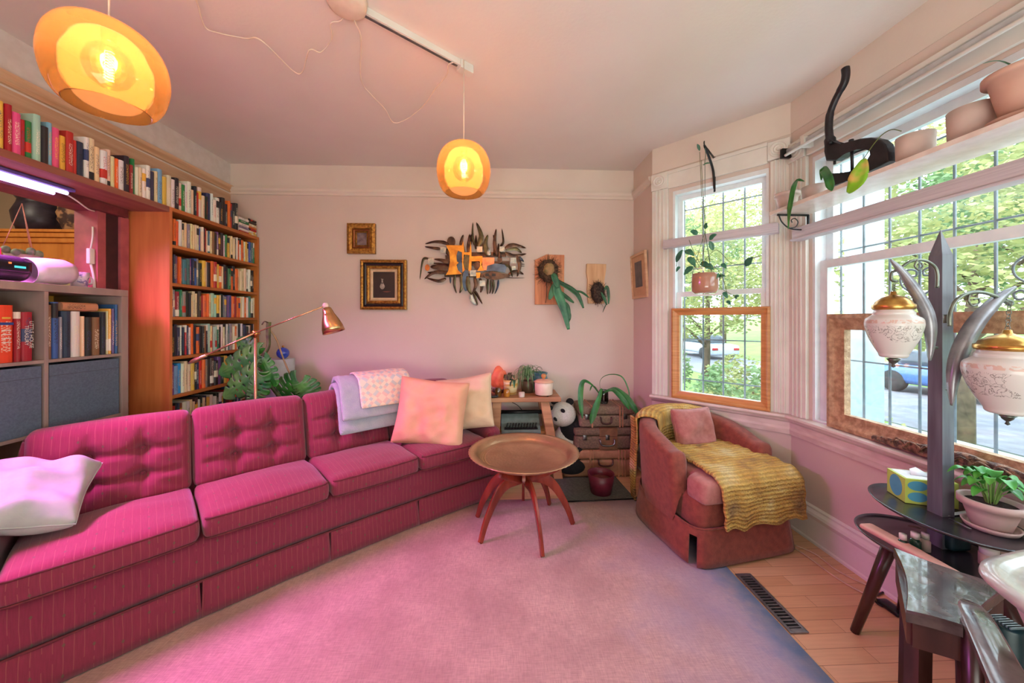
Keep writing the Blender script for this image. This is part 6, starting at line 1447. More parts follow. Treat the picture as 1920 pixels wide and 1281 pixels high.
# adjoining room: pine cabinet with jugs on top
t = thing('cabinet', 'tall orange pine cabinet with a moulded cornice in the adjoining room', 'cabinet', (-4.2, 3.2, 0))
CX0, CX1, CYF = -5.19, -3.1, 2.95; ct = 1.31+ (601-431)/660*3.3
M_CAB = mat('orange_cabinet_pine', (214, 136, 62), (192, 112, 46), rough=.4, scale=3, stretch=(6,6,.6))
CTZ = onY(60, 432, CYF).z
bm = B(); box(bm, CX0, CX1, CYF, 3.59, 0, CTZ-.10); obj('body', bm, M_CAB, t, smooth=False)
bm = B(); box(bm, CX0, CX1+.03, CYF-.05, 3.59, CTZ-.022, CTZ, bevel=.004); box(bm, CX0, CX1+.02, CYF-.035, 3.59, CTZ-.06, CTZ-.023, bevel=.008); box(bm, CX0, CX1+.01, CYF-.02, 3.59, CTZ-.10, CTZ-.061, bevel=.008); obj('cornice', bm, M_CAB, t, smooth=False)
for x0 in (-4.95, -4.02):
    bm = B(); box(bm, x0, x0+.86, CYF-.018, CYF-.001, CTZ-1.3, CTZ-.22); 
    obj('door', bm, M_CAB, t, smooth=False)
    bm = B(); box(bm, x0+.10, x0+.76, CYF-.021, CYF-.0185, CTZ-1.2, CTZ-.42); obj('door_pane', bm, mat('greenish_pane', (190, 176, 130), (170, 158, 116), rough=.2), t, smooth=False)
def jug(y, x, s, label):
    c = V((x, y, CTZ+.001)); bm = B()
    openlathe(bm, [(1e-4,0),(.12*s,0),(.15*s,.08*s),(.16*s,.16*s),(.13*s,.24*s),(.125*s,.27*s),(.145*s,.30*s),(.13*s,.30*s),(.11*s,.25*s),(1e-4,.2*s)], c, 32)
    return tag(obj('jug', bm, mat('dark_pottery', (58, 48, 62), (36, 30, 40), rough=.4)), label, 'jug')
jc = onY(15, 431, 3.05); jug(3.30, jc.x-.05, .9, 'dark round pottery jar at the left on top of the pine cabinet')
jc = onY(50, 431, 3.05); jug(3.08, jc.x+.08, .98, 'dark pottery jar in front on top of the pine cabinet, beside the support rod')
jc = onY(135, 431, 3.05)
t = thing('figurine', 'brown and cream carved figure on top of the pine cabinet', 'figurine', (jc.x, 3.05, CTZ+.001))
bm = B(); ico(bm, (jc.x, 3.05, CTZ+.16), (.09,.07,.16), 3, fn=lambda p: p*(1+.35*N(p.x*3,p.y*3,p.z*3))); obj('body', bm, mat('carved_wood_cream', (176, 132, 92), (70, 46, 40), rough=.6, scale=14, contrast=(.45,.55)), t)
bm = B(); ico(bm, (jc.x-.01, 3.0, CTZ+.34), (.05,.05,.06), 2); obj('head', bm, MATS['carved_wood_cream'], t)
jc = onY(118, 431, 3.1); bm = B(); prism(bm, [(-.05,0),(.05,0),(.03,.30),(.0,.42),(-.05,.36)], (jc.x-.04, 3.12, CTZ+.001), (1,0,0), (0,0,1), (0,1,0), .03, bevel=.006); tag(obj('stone_slab', bm, mat('pale_stone', (206, 186, 162), (178, 156, 134), rough=.8)), 'pale upright stone slab beside the carved figure on the cabinet', 'ornament')
jc = onY(166, 431, 3.05); bm = B(); ico(bm, (jc.x, 3.08, CTZ+.15), (.07,.06,.15), 3, fn=lambda p: p*(1+.2*N(p.x*3,p.y*3,p.z*3))); tag(obj('ornament', bm, MATS['dark_pottery']), 'dark ornament at the right end of the cabinet top, beside the jamb', 'ornament')
# ================================================================ right-hand side: wall bracket and hanging planter
def bayp(t_, y, z): return BM_ @ V((t_, y, z))
def bay_from(x, y, off=0.):
    "point on a plane parallel to the bay wall, off metres into the room"
    d = ray(x, y); n_ = AN; p0 = A0 + AN*off; k = (p0.dot(n_))/d.dot(n_); return V((0,0,HC)) + d*k
t = thing('hanging_planter', 'vine in a pinkish glazed pot hanging from an iron bracket at the bay window', 'plant', bay_from(1316, 552, .17))
bk0 = bay_from(1340, 281, .004); bk1 = bay_from(1338, 335, .004)
tip = V((bk0.x, bk0.y, 0))+AN*.23; tip.z = 2.475
tipx = tip
bm = B(); box(bm, 0, 1, 0, 1, 0, 1); bm.free()
wx, wy = bk0.x, bk0.y
bm = B(); tube(bm, [V((wx,wy,2.49))+AN*.004, V((wx,wy,2.24))+AN*.004], .011, 6, flat=.5)
tube(bm, smooth_path([V((wx,wy,2.26))+AN*.006, V((wx,wy,2.38))+AN*.035, V((wx,wy,2.445))+AN*.13, V((wx,wy,2.49))+AN*.23]), .008, 6)
tube(bm, [V((wx,wy,2.48))+AN*.004, V((wx,wy,2.492))+AN*.24], .007, 6)
tube(bm, smooth_path([V((wx,wy,2.492))+AN*.24, V((wx,wy,2.51))+AN*.245, V((wx,wy,2.52))+AN*.24]), .004, 6)
tag(obj('wall_bracket', bm, M_BLACK), 'black iron angle bracket screwed above the narrow bay window', 'bracket')
hook = V((wx,wy,2.484))+AN*.225
pc = V((hook.x, hook.y, bay_from(1315, 551, .225).z)); 
PR = .083
bm = B(); openlathe(bm, [(1e-4,0),(PR*.75,.0),(PR*.97,.018),(PR*1.0,.05),(PR*.98,.10),(PR*.96,.135),(PR*.92,.135),(PR*.93,.10),(PR*.93,.04),(1e-4,.02)], pc, 40)
obj('pot', bm, mat('pinkish_brown_glaze', (188, 138, 116), (168, 116, 96), rough=.15, coat=.5, scale=6), t)
bm = B(); lathe(bm, [(.001,0),(PR*.9,0),(PR*.9,.004),(.001,.01)], pc+V((0,0,.115)), 24); obj('soil', bm, M_SOIL, t)
for a in range(3):
    bm = B(); q = pc+V((PR*.95*cos(a*2.1+.5), PR*.95*sin(a*2.1+.5), .13)); tube(bm, [q, pc+V((0,0,.42)).lerp(V((0,0,.42)),0), hook+V((0,0,-.12))], .0016, 5); obj('cord', bm, mat('dark_green_cord', (70, 100, 84)), t)
bm = B(); tube(bm, smooth_path([hook, hook+V((.004,0,-.05)), hook+V((-.004,0,-.12))]), .0022, 5); obj('cord', bm, MATS['dark_green_cord'], t)
def onhook(x, y, o=0.): return bay_from(x, y, .225+o)
VN = [[(1312,500),(1296,478),(1280,470),(1272,480),(1268,500)], [(1316,498),(1330,478),(1346,470),(1372,494),(1398,494)], [(1322,500),(1345,505),(1358,530),(1364,556)], [(1320,500),(1340,512),(1352,540),(1380,556)], [(1318,498),(1318,440),(1316,380),(1314,330),(1312,285)], [(1316,500),(1322,440),(1318,360),(1315,300)], [(1314,498),(1300,470),(1292,450)]]
for i, pts in enumerate(VN):
    bm = B(); tube(bm, smooth_path([onhook(x, y, .02*sin(j+i)) for j, (x, y) in enumerate(pts)], 5), .0018, 5); obj('vine', bm, M_STEM, t)
rr = random.Random(12)
LL = [((1284,470),(1302,480),9),((1268,492),(1280,468),8),((1290,482),(1304,500),9),((1300,500),(1282,516),9),((1314,492),(1330,504),9),((1322,498),(1338,506),9),((1337,470),(1330,452),7),((1398,500),(1412,482),9),((1352,495),(1362,504),6),((1330,450),(1344,440),8),((1356,548),(1364,560),6),((1378,560),(1386,556),6),((1362,565),(1370,572),5),((1308,440),(1294,434),8),((1322,430),(1326,418),6),((1275,500),(1268,510),5),((1312,283),(1307,270),4),((1318,310),(1332,306),3),((1345,520),(1360,518),5),((1348,512),(1338,530),5)]
for (b_, e, w) in LL:
    o1 = rr.uniform(-.03,.04); P0 = onhook(*b_, o1); P1 = onhook(*e, o1+.02); bm = B(); leaf(bm, [P0, P0.lerp(P1,.5)+V((0,0,.006)), P1], lw(w/FPX*2.5*.62,.4), up=(-.6,-.7,.4), fold=.2); solidify(obj('leaf', bm, mat('vine_leaf', (70, 136, 104), (36, 92, 74), rough=.35, scale=12), t), .001)

# wooden frames standing in the windows
def mould_frame(nm, label, M, x0, x1, z0, z1, w, y0, y1, m_, lean=0.):
    t = thing(nm, label, 'frame', M @ V(((x0+x1)/2, y0, z0)))
    bm = B()
    prof = [(0, y0), (0, y1), (.25, y1-.006), (.45, y1+.006), (.7, y1+.012), (1.0, y1+.016), (1.0, y0)]
    o = [(x0,z0),(x1,z0),(x1,z1),(x0,z1)]; sg = [(1,1),(-1,1),(-1,-1),(1,-1)]
    secs = [[bm.verts.new(M @ V((o[q][0]+sg[q][0]*w*f, y, o[q][1]+sg[q][1]*w*f))) for f, y in prof] for q in range(4)]
    for q in range(4):
        a, b_ = secs[q], secs[(q+1)%4]
        for i in range(len(prof)): bm.faces.new((a[i], a[(i+1)%len(prof)], b_[(i+1)%len(prof)], b_[i]))
    obj('moulding', bm, m_, t, smooth=False)
    bm = B(); box(bm, x0+w, x1-w, (y0+y1)/2-.002, (y0+y1)/2+.001, z0+w, z1-w, M=M); obj('pane', bm, M_GLASS, t, smooth=False); return t
mould_frame('window_frame', 'honey wood picture frame with glass standing in the narrow bay window', BM_, T0+.004, T1+.012, .716, 1.402, .052, -.004, -.042, M_HONEY)
M_CARV = mat('carved_brown_frame', (196, 158, 122), (156, 116, 84), rough=.55, scale=40, bump=.5)
mould_frame('window_frame', 'large ornate brown picture frame with glass standing in the side window', RW, 2.17-1.905, 2.17-.35, .718, 1.345, .085, .03, -.022, M_CARV)
# carved ornament lying on the sill
t = thing('carved_ornament', 'long carved wooden leaf ornament lying on the sill of the side window', 'ornament', (1.825, 1.42, .717))
bm = B(); 
def orn(x, y, z):
    u = (x+.3)/.6; w = .35+ .65*sin(min(1,u*1.5)*pi/2)*(1-.4*max(0,u-.6)/.4)
    return V((1.838+ y*w + .004*sin(x*60), 1.66-.62*u, .7185+.034*w+z*w+.006*abs(sin(x*30+y*40))))
rbox(bm, .6, .030, .062, .010, orn, (60,6,10)); obj('carving', bm, mat('carved_walnut', (150, 110, 84), (82, 56, 46), rough=.6, scale=45, bump=.8, contrast=(.42,.58)), t)
for i in range(7):
    y = 1.56-i*.055; bm = B(); tube(bm, smooth_path([V((1.818,y,.74)), V((1.812,y-.03,.775)), V((1.816,y-.06,.76)), V((1.818,y-.05,.74))],4), .004, 6); obj('scroll', bm, MATS['carved_walnut'], t)

# ================================================================ shelf across the side window
SZ = 1.935; SXF = 1.62
t = thing('wall_shelf', 'long white shelf across the top of the side window on scrolled iron brackets', 'shelf', (1.745, 1.2, SZ))
bm = B(); box(bm, SXF, XW-.036, .35, 2.035, SZ, SZ+.02, bevel=.002); obj('board', bm, mat('white_shelf_board', (228, 212, 204), (216, 198, 190), rough=.25), t, smooth=False)
for y in (2.0, .6):
    bm = B(); tube(bm, [V((SXF+.02,y,SZ-.006)), V((XW-.04,y,SZ-.006))], .006, 6); tube(bm, [V((XW-.043,y,SZ-.004)), V((XW-.043,y,SZ-.10))], .007, 6)
    tube(bm, smooth_path([V((SXF+.03,y,SZ-.01)), V((SXF+.05,y,SZ-.05)), V((SXF+.10,y,SZ-.085)), V((XW-.06,y,SZ-.092)), V((XW-.043,y,SZ-.09))]), .004, 6)
    tube(bm, smooth_path([V((SXF+.09,y,SZ-.082)), V((SXF+.13,y,SZ-.075)), V((SXF+.145,y,SZ-.045)), V((SXF+.125,y,SZ-.025)), V((SXF+.105,y,SZ-.035)), V((SXF+.11,y,SZ-.05))]), .003, 6)
    obj('bracket', bm, M_BLACK, t)
zt = SZ+.0205
def sy(x, y_): return onZ(x, y_, SZ)  # helper on the shelf plane
def shelfpot(label, px_, r0, r1, h, lip, xx=1.70, m_=M_CHALK, saucer=0., dz=0., name='flower_pot'):
    d = ray(px_, 300); Yv = xx/d.x*d.y; c = V((xx, Yv, zt+dz)); t = thing(name, label, 'pot', c, 'clay pots on the window shelf')
    if saucer: bm = B(); pot(bm, saucer*.85, saucer, .018, c); obj('saucer', bm, m_, t); c = c+V((0,0,.006))
    bm = B(); pot(bm, r0, r1, h, c, lip=lip); obj('pot', bm, m_, t); bm = B(); lathe(bm, [(.001,0),(r1*.9,0),(r1*.9,.003),(.001,.006)], c+V((0,0,h*.86)), 20); obj('soil', bm, M_SOIL, t); return c, t
shelfpot('lipped clay pot on a saucer at the far end of the window shelf', 1476, .040, .058, .11, .006, xx=1.735, saucer=.062)
c1_, t1_ = shelfpot('smooth low clay pot second from the far end of the window shelf', 1528, .050, .058, .085, 0., xx=1.73)
shelfpot('smooth pale round pot just behind the iron press', 1716, .055, .058, .115, 0., xx=1.72)
shelfpot('wide smooth pale pot in the middle of the window shelf', 1826, .062, .066, .125, 0., xx=1.73)
c5_, t5_ = shelfpot('large lipped terracotta pot on a saucer at the near end of the window shelf', 1925, .050, .082, .165, .010, xx=1.72, saucer=.085, m_=mat('pale_terracotta', (206, 166, 150), (194, 150, 134), rough=.8, scale=8))
bm = B(); leaf(bm, [c5_+V((0,0,.15)), c5_+V((-.03,.04,.22)), c5_+V((-.02,.09,.25))], lw(.008)); obj('leaf', bm, M_GREEN, t5_)
def shx(x, y, X): return onX(x, y, X)
for P, w, ml in (([(1508,340),(1496,338),(1489,350),(1483,380),(1480,400),(1478,430)], .013, M_GREEN), ([(1540,338),(1543,318),(1553,332),(1558,350),(1560,358)], .018, M_GREEN)):
    pts = [onX(x, y, 1.66-.05*(i > 1)) for i, (x, y) in enumerate(P)]; bm = B(); leaf(bm, pts, lambda u, w=w: w*min(1,u*3+.1)*(1-max(0,u-.7)/.3*.9), up=(-1,-.4,.2)); solidify(obj('leaf', bm, ml, t1_), .001)
# cast-iron press
pt = thing('iron_press', 'black cast-iron hand press with a tall curved lever on the window shelf', 'press', onX(1620, 345, 1.70))
def hp(x, y, X=1.70): return onX(x, y, X)
def hull(nm, pts, th, X=1.70, bev=.006):
    bm = B(); P = [hp(x, y, X) for x, y in pts]; a = [bm.verts.new(p+V((-th/2,0,0))) for p in P]; b_ = [bm.verts.new(p+V((th/2,0,0))) for p in P]; k = len(a)
    F = [bm.faces.new(a), bm.faces.new(b_[::-1])]
    for i in range(k): F.append(bm.faces.new((a[i], a[(i+1)%k], b_[(i+1)%k], b_[i])))
    es = [e for e in list(F[0].edges)+list(F[1].edges)]; bmesh.ops.bevel(bm, geom=es, offset=bev, segments=2, profile=.5, affect='EDGES')
    bmesh.ops.triangulate(bm, faces=[f for f in bm.faces if len(f.verts) > 4]); return obj(nm, bm, M_IRON, pt, smooth=False)
M_IRON = mat('black_cast_iron', (44, 36, 42), (26, 22, 28), rough=.4, metal=.3, scale=20, bump=.08)
c_out = [(1583,273),(1600,266),(1620,260),(1640,258),(1658,262),(1668,270),(1674,285),(1675,302),(1650,316),(1620,330),(1590,342),(1560,352),(1558,335),(1566,325),(1580,327),(1600,322),(1622,315),(1636,302),(1643,290),(1642,281),(1630,277),(1615,278),(1600,283),(1590,290),(1582,296),(1572,302),(1556,302),(1552,285),(1553,265),(1562,262),(1572,270)]
hull('frame', c_out, .045)
bm = B(); tube(bm, smooth_path([hp(x, y) for x, y in ((1560,290),(1556,262),(1554,240),(1556,215),(1564,192),(1574,172),(1583,155),(1586,140),(1585,128))], 5), [.024]*6+[.017]*10+[.015]*10+[.017]*10+[.017]*5, 12); obj('lever', bm, M_IRON, pt)
bm = B(); tube(bm, [hp(1597,262), hp(1598,322)], .0065, 8); tube(bm, [hp(1596,262), hp(1596,268)], .010, 8); tube(bm, [hp(1565,300), hp(1565,308)], .006, 8); tube(bm, [hp(1556,268,1.66), hp(1556,268,1.74)], .009, 10); obj('screw', bm, M_IRON, pt)
t = thing('cutting', 'yellowing leaf cutting on a thin stem hanging in front of the iron press', 'plant', onX(1615, 345, 1.64))
bm = B(); tube(bm, smooth_path([onX(x, y, 1.66) for x, y in ((1690,246),(1672,243),(1655,252),(1640,268),(1628,285),(1618,300))], 5), .0018, 5); obj('stem', bm, M_STEM, t)
bm = B(); leaf(bm, [onX(1620,298,1.64), onX(1614,320,1.62), onX(1606,342,1.61), onX(1590,362,1.61)], lw(.034,.55,.2), up=(-1,-.5,.2)); solidify(obj('leaf', bm, mat('yellowing_leaf', (128, 186, 40), (206, 170, 90), rough=.4, scale=9, contrast=(.38,.5)), t), .001)
# track lamp rod over the window: clear-tube rail
t = thing('curtain_rail', 'slim silver and white rail running along the top of the side window', 'rail', (1.80, 1.3, 2.36))
bm = B(); box(bm, 1.80, 1.828, -.3, 2.13, 2.352, 2.378, bevel=.004); obj('rail', bm, M_ALU, t, smooth='auto')
bm = B(); tube(bm, [V((1.79,-.3,2.338)), V((1.79,2.12,2.338))], .009, 10); obj('tube', bm, M_WHITE, t)
for y in (2.0, 1.0, 0.0): bm = B(); box(bm, 1.79, 1.87, y-.012, y+.012, 2.33, 2.39, bevel=.002); obj('bracket', bm, M_WHITE, t, smooth=False)
bm = B(); box(bm, 1.775, 1.835, 2.125, 2.145, 2.325, 2.385, bevel=.003); obj('end_cap', bm, M_BLACK, t, smooth=False)

# ================================================================ lamp table
LX, LY = 1.675, 1.265
t = thing('lamp_table', 'two-tier metal lamp table with a tall pole, hanging glass globes and leaf-shaped arms', 'lamp', (LX, LY, 0))
TZT = .575; Z2 = .455
M_TRAY = mat('brushed_dark_steel', (116, 118, 124), (88, 88, 94), rough=.25, metal=.85, scale=3, stretch=(1,8,1))
def tier(z, cx, cy, rx, ry, nm, rot=0.):
    bm = B(); out = []
    for (r_, zz) in ((1e-4,0),(.90,0),(.96,.004),(1.0,.014),(.985,.016),(.95,.008),(.9,.004),(1e-4,.004)): out.append((r_, zz))
    c = V((cx, cy, z)); rings = []
    for (r_, zz) in out:
        rings.append([bm.verts.new(c+V((r_*(rx*cos(a)*cos(rot)-ry*sin(a)*sin(rot)), r_*(rx*cos(a)*sin(rot)+ry*sin(a)*cos(rot)), zz))) for a in [2*pi*i/64 for i in range(64)]])
    for i in range(len(rings)-1):
        for k_ in range(64): bm.faces.new((rings[i][k_], rings[i][(k_+1)%64], rings[i+1][(k_+1)%64], rings[i+1][k_]))
    return obj(nm, bm, M_TRAY, t)
tier(TZT, 1.672, 1.258, .172, .235, 'upper_tray', -.18); tier(Z2, 1.625, 1.26, .19, .21, 'lower_tray', .2)
bm = B(); 
def sqpole(bm, x, y, z0, z1, w0, w1, tipz):
    vs = []
    for z, w in ((z0, w0), (z1, w1)): vs.append([bm.verts.new((x+sx_*w, y+sy_*w, z)) for sx_, sy_ in ((-1,-1),(1,-1),(1,1),(-1,1))])
    for k_ in range(4): bm.faces.new((vs[0][k_], vs[0][(k_+1)%4], vs[1][(k_+1)%4], vs[1][k_]))
    tp = bm.verts.new((x, y, tipz)); bm.faces.new(vs[0][::-1])
    for k_ in range(4): bm.faces.new((vs[1][k_], vs[1][(k_+1)%4], tp))
sqpole(bm, LX, LY, .40, 1.555, .024, .021, 1.655); obj('pole', bm, mat('veiled_pole_wood', (104, 104, 114), (80, 76, 86), rough=.35, scale=6, stretch=(6,6,.5)), t, smooth=False)  # pole lightened and greyed: window veil painted into its colour
for i, (fx, fy) in enumerate(((1.50, 1.42), (1.80, 1.50), (1.78, 1.02))):
    bm = B(); a_ = V((1.625+(fx-1.625)*.45, 1.26+(fy-1.26)*.45, Z2)); tube(bm, [a_, V((fx, fy, .0))], [.024, .015], 10); obj('leg', bm, M_DARKW, t)
bm = B(); lathe(bm, [(.001,-.02),(.06,-.02),(.06,0),(.001,0)], (1.625,1.26,Z2), 24); obj('leg_mount', bm, M_DARKW, t)
# leaf arms, hooks, globes.
def K(x, y, k): return onK(x, y, k)
M_LEAFM = mat('grey_metal_leaf', (150, 146, 150), (124, 120, 126), rough=.35, metal=.5)
def metal_leaf(pts, w, k):
    P = smooth_path([K(x, y, kk) for (x, y), kk in zip(pts, k)], 6); bm = B(); n_ = len(P); rows = []
    vd = V((-ray(1800,600).x, -ray(1800,600).y, 0)).normalized()
    for i, p in enumerate(P):
        tt = (P[min(i+1,n_-1)]-P[max(i-1,0)]).normalized(); s_ = tt.cross(vd).normalized(); u = i/(n_-1); ww = w*max(.03, sin(pi*min(.98,max(.02,u)))**.75)
        rows.append([bm.verts.new(p-s_*ww), bm.verts.new(p+vd*.010), bm.verts.new(p+s_*ww)])
    for i in range(n_-1):
        for c_ in range(2): bm.faces.new((rows[i][c_], rows[i][c_+1], rows[i+1][c_+1], rows[i+1][c_]))
    solidify(obj('metal_leaf', bm, M_LEAFM, t), .003)
k0 = 1.27
metal_leaf([(1670,487),(1695,515),(1725,560),(1742,600),(1745,640),(1743,676)], .018, [k0]*6)
metal_leaf([(1905,538),(1870,562),(1830,605),(1800,660),(1787,710),(1785,760)], .023, [k0-.02]*6)
M_ARM = mat('antique_brass_arm', (122, 124, 112), (92, 96, 88), rough=.35, metal=.8)
bm = B(); tube(bm, smooth_path([K(*p, k0+.01) for p in ((1757,540),(1757,510),(1748,496),(1730,488),(1708,490),(1692,500),(1684,506),(1672,512),(1672,525),(1682,528))], 5), .005, 8)
tube(bm, smooth_path([K(*p, k0) for p in ((1720,488),(1715,498),(1722,506),(1730,500),(1727,493),(1721,496))], 4), .003, 6); obj('arm', bm, M_ARM, t); bm = B(); tube(bm, [K(1742,652,k0), K(1757,652,k0)], .005, 8); obj('peg', bm, M_ARM, t)
bm = B(); tube(bm, smooth_path([K(*p, k0-.02) for p in ((1781,612),(1781,590),(1790,567),(1810,552),(1835,548),(1862,554),(1885,566),(1894,572),(1896,566),(1884,563))], 5), .006, 8)
tube(bm, smooth_path([K(*p, k0-.02) for p in ((1818,552),(1816,564),(1824,574),(1836,568),(1834,560),(1826,562))], 4), .003, 6); obj('arm', bm, M_ARM, t); bm = B(); tube(bm, [K(1775,730,k0), K(1788,730,k0-.02)], .005, 8); obj('peg', bm, M_ARM, t)
bm = B(); tube(bm, [K(1776,590,k0), K(1776,606,k0)], .010, 8); obj('arm_mount', bm, M_ARM, t)
m, n, L, b = nodes('etched_white_globe'); b.inputs['Roughness'].default_value = .3; b.inputs['Transmission Weight'].default_value = .0; b.inputs['Coat Weight'].default_value = .4
tc = n.new('ShaderNodeTexCoord'); nz = n.new('ShaderNodeTexNoise'); nz.inputs['Scale'].default_value = 32; nz.inputs['Detail'].default_value = 5; nz.inputs['Distortion'].default_value = 2.2; L.new(tc.outputs['Object'], nz.inputs[0])
sp = n.new('ShaderNodeSeparateXYZ'); L.new(tc.outputs['Generated'], sp.inputs[0])
ln = mathn(n, L, 'LESS_THAN', mathn(n, L, 'ABSOLUTE', mathn(n, L, 'SUBTRACT', nz.outputs[0], .5)), .022)
bd = mathn(n, L, 'MULTIPLY', mathn(n, L, 'GREATER_THAN', sp.outputs[2], .30), mathn(n, L, 'LESS_THAN', sp.outputs[2], .66))
n2 = n.new('ShaderNodeTexNoise'); n2.inputs['Scale'].default_value = 7; L.new(tc.outputs['Object'], n2.inputs[0]); ms = mathn(n, L, 'GREATER_THAN', n2.outputs[0], .48)
f1 = mathn(n, L, 'MULTIPLY', mathn(n, L, 'MULTIPLY', ln, bd), mathn(n, L, 'MULTIPLY', ms, .75)); c1 = mixc(n, L, f1, (232, 226, 220), (128, 118, 110))
bd2 = mathn(n, L, 'MULTIPLY', mathn(n, L, 'LESS_THAN', mathn(n, L, 'ABSOLUTE', mathn(n, L, 'SUBTRACT', sp.outputs[2], .74)), .035), mathn(n, L, 'GREATER_THAN', nz.outputs[0], .48)); c2 = mixc(n, L, mathn(n, L, 'MULTIPLY', bd2, .5), c1, (220, 160, 130)); L.new(c2, b.inputs['Base Color'])
tl = n.new('ShaderNodeBsdfTranslucent'); L.new(c2, tl.inputs[0]); mxs = n.new('ShaderNodeMixShader'); mxs.inputs[0].default_value = .35; L.new(b.outputs[0], mxs.inputs[1]); L.new(tl.outputs[0], mxs.inputs[2]); L.new(mxs.outputs[0], n['Material Output'].inputs[0]); M_GLOBE = m
def globe(x, ytop, ybot, wpx, k, hookp, which):
    top = K(x, ytop, k); bot = K(x, ybot, k); H = top.z-bot.z; R = wpx/2/FPX*k*.79; c = V((top.x, top.y, bot.z))
    pr = [(1e-4,0),(.12,.005),(.42,.02),(.50,.06),(.52,.10),(.66,.22),(.86,.42),(.97,.60),(1.0,.70),(.96,.79),(.80,.85),(.72,.88),(.72,.92),(.66,.95),(.64,1.0)]
    P = smooth_path([V((r_*R, 0, z_*H)) for r_, z_ in pr], 3); bm = B(); openlathe(bm, [(max(1e-4,p.x), p.z) for p in P], c, 48, wob=lambda a, z: 1+.006*sin(z*700)*(1 if (z > H*.80 or z < H*.12) else 0)); g = obj('glass_globe', bm, M_GLOBE, t); g['label'] = which; solidify(g, .002, -1)
    bm = B(); lathe(bm, [(.68*R,0),(.74*R,.006),(.74*R,.018),(.66*R,.021),(.62*R,.03),(.40*R,.045),(.2*R,.052),(.12*R,.056),(.10*R,.066),(.001,.068)], V((c.x,c.y,top.z-.004)), 36); obj('brass_cap', bm, M_BRASS, t)
    bm = B(); lathe(bm, [(.001,-.034),(.006,-.03),(.003,-.022),(.012,-.014),(.014,-.008),(.02,-.002),(.001,.002)], V((c.x,c.y,bot.z)), 18); obj('finial', bm, M_ARM, t)
    hk = K(*hookp, k); ct_ = V((c.x, c.y, top.z+.062)); bm = B(); n_ = 7
    for i in range(n_):
        p = hk.lerp(ct_, (i+.5)/n_); l_ = (hk-ct_).length/n_*.66; ring = []
        ax_ = V((1,0,0)) if i % 2 else V((0,1,0)); d_ = (ct_-hk).normalized()
        for a in range(9): ring.append(p+d_*l_*cos(a*pi/4)+ax_*.006*sin(a*pi/4))
        tube(bm, ring, .0013, 4)
    obj('chain', bm, M_ARM, t)
globe(1675, 579, 672, 100, k0+.01, (1677,532), 'left white glass globe with engraved flowers')
globe(1889, 655, 778, 140, k0-.13, (1893,568), 'right white glass globe with engraved flowers')

# tissue box
zt = TZT+.0055
t = thing('tissue_box', 'lime green tissue box with big blue dots on the upper tray', 'tissue box', (1.60, 1.36, zt))
A_, B_, C_, D_ = onZ(1697,943,zt), onZ(1670,925,zt), onZ(1772,952,zt), None
u_ = (B_-A_); v_ = (C_-A_); bxh = .098
M_LIME = mat('lime_card', (190, 212, 96), (180, 202, 88), rough=.5)
e1 = u_.normalized()*.105; e2 = v_.normalized()*.125; e2 = (e2-e1.normalized()*e2.dot(e1.normalized())*.6).normalized()*.160
MT_ = Matrix(((e2.x/.125, e1.x/.105, 0, A_.x),(e2.y/.125, e1.y/.105, 0, A_.y),(0,0,1,zt),(0,0,0,1)))
bm = B(); box(bm, 0, .125, 0, .105, 0, bxh, M=MT_, bevel=.001); obj('carton', bm, M_LIME, t, smooth=False)
bm = B(); box(bm, .006, .119, .006, .099, bxh, bxh+.0008, M=MT_); obj('top_print', bm, mat('white_card', (226,228,228)), t, smooth=False)
M_DOT = mat('blue_dot', (84, 164, 190), (78, 156, 182), rough=.5)
for (cx, cz, a, b_) in ((.030,.072,.024,.019),(.030,.028,.024,.019),(.088,.072,.024,.019),(.088,.028,.024,.019)):
    bm = B(); prism(bm, [(a*cos(q*pi/14), b_*sin(q*pi/14)) for q in range(28)], (0,0,0), (1,0,0), (0,0,1), (0,-1,0), .0006); 
    for v in bm.verts: v.co = MT_ @ (v.co+V((cx, -.0001, cz)))
    obj('dot', bm, M_DOT, t, smooth=False)
bm = B(); prism(bm, [(.036*cos(q*pi/14), .042*sin(q*pi/14)) for q in range(28)], (0,0,0), (0,1,0), (0,0,1), (-1,0,0), .0006)
for v in bm.verts: v.co = MT_ @ (v.co+V((-.0001, .052, .05)))
obj('dot', bm, M_DOT, t, smooth=False)
bm = B(); c = MT_ @ V((.06,.055,bxh)); vs = [c+V((-.035,0,.002)), c+V((-.02,.02,.018)), c+V((.02,.03,.02)), c+V((.035,0,.004)), c+V((.01,-.02,.003))]
f = bm.faces.new([bm.verts.new(p) for p in vs]); solidify(obj('tissue', bm, mat('white_tissue', (240,242,244), (232,234,238)), t), .001)
# clay pot plant
pc = V((1.755, 1.10, zt)); pc = onZ(1885, 990, zt); pc = V((min(pc.x, 1.73), pc.y, zt))
t = thing('potted_plant', 'leafy green plant in a pale clay pot and saucer on the upper tray', 'plant', pc)
bm = B(); pot(bm, .060, .068, .016, pc, t=.005); obj('saucer', bm, M_CHALK, t)
bm = B(); pot(bm, .045, .072, .095, pc+V((0,0,.005)), lip=.005, liph=.022); obj('pot', bm, M_CHALK, t)
bm = B(); lathe(bm, [(.001,0),(.064,0),(.064,.003),(.001,.008)], pc+V((0,0,.082)), 24); obj('soil', bm, M_SOIL, t)
leafclump(t, pc+V((0,0,.085)), 30, .09, .115, .018, mat('bright_leaf', (84, 168, 60), (38, 112, 48), rough=.35, scale=12), 21, stem=1, droop=.25, mstem=mat('bright_stem', (128, 168, 84)))
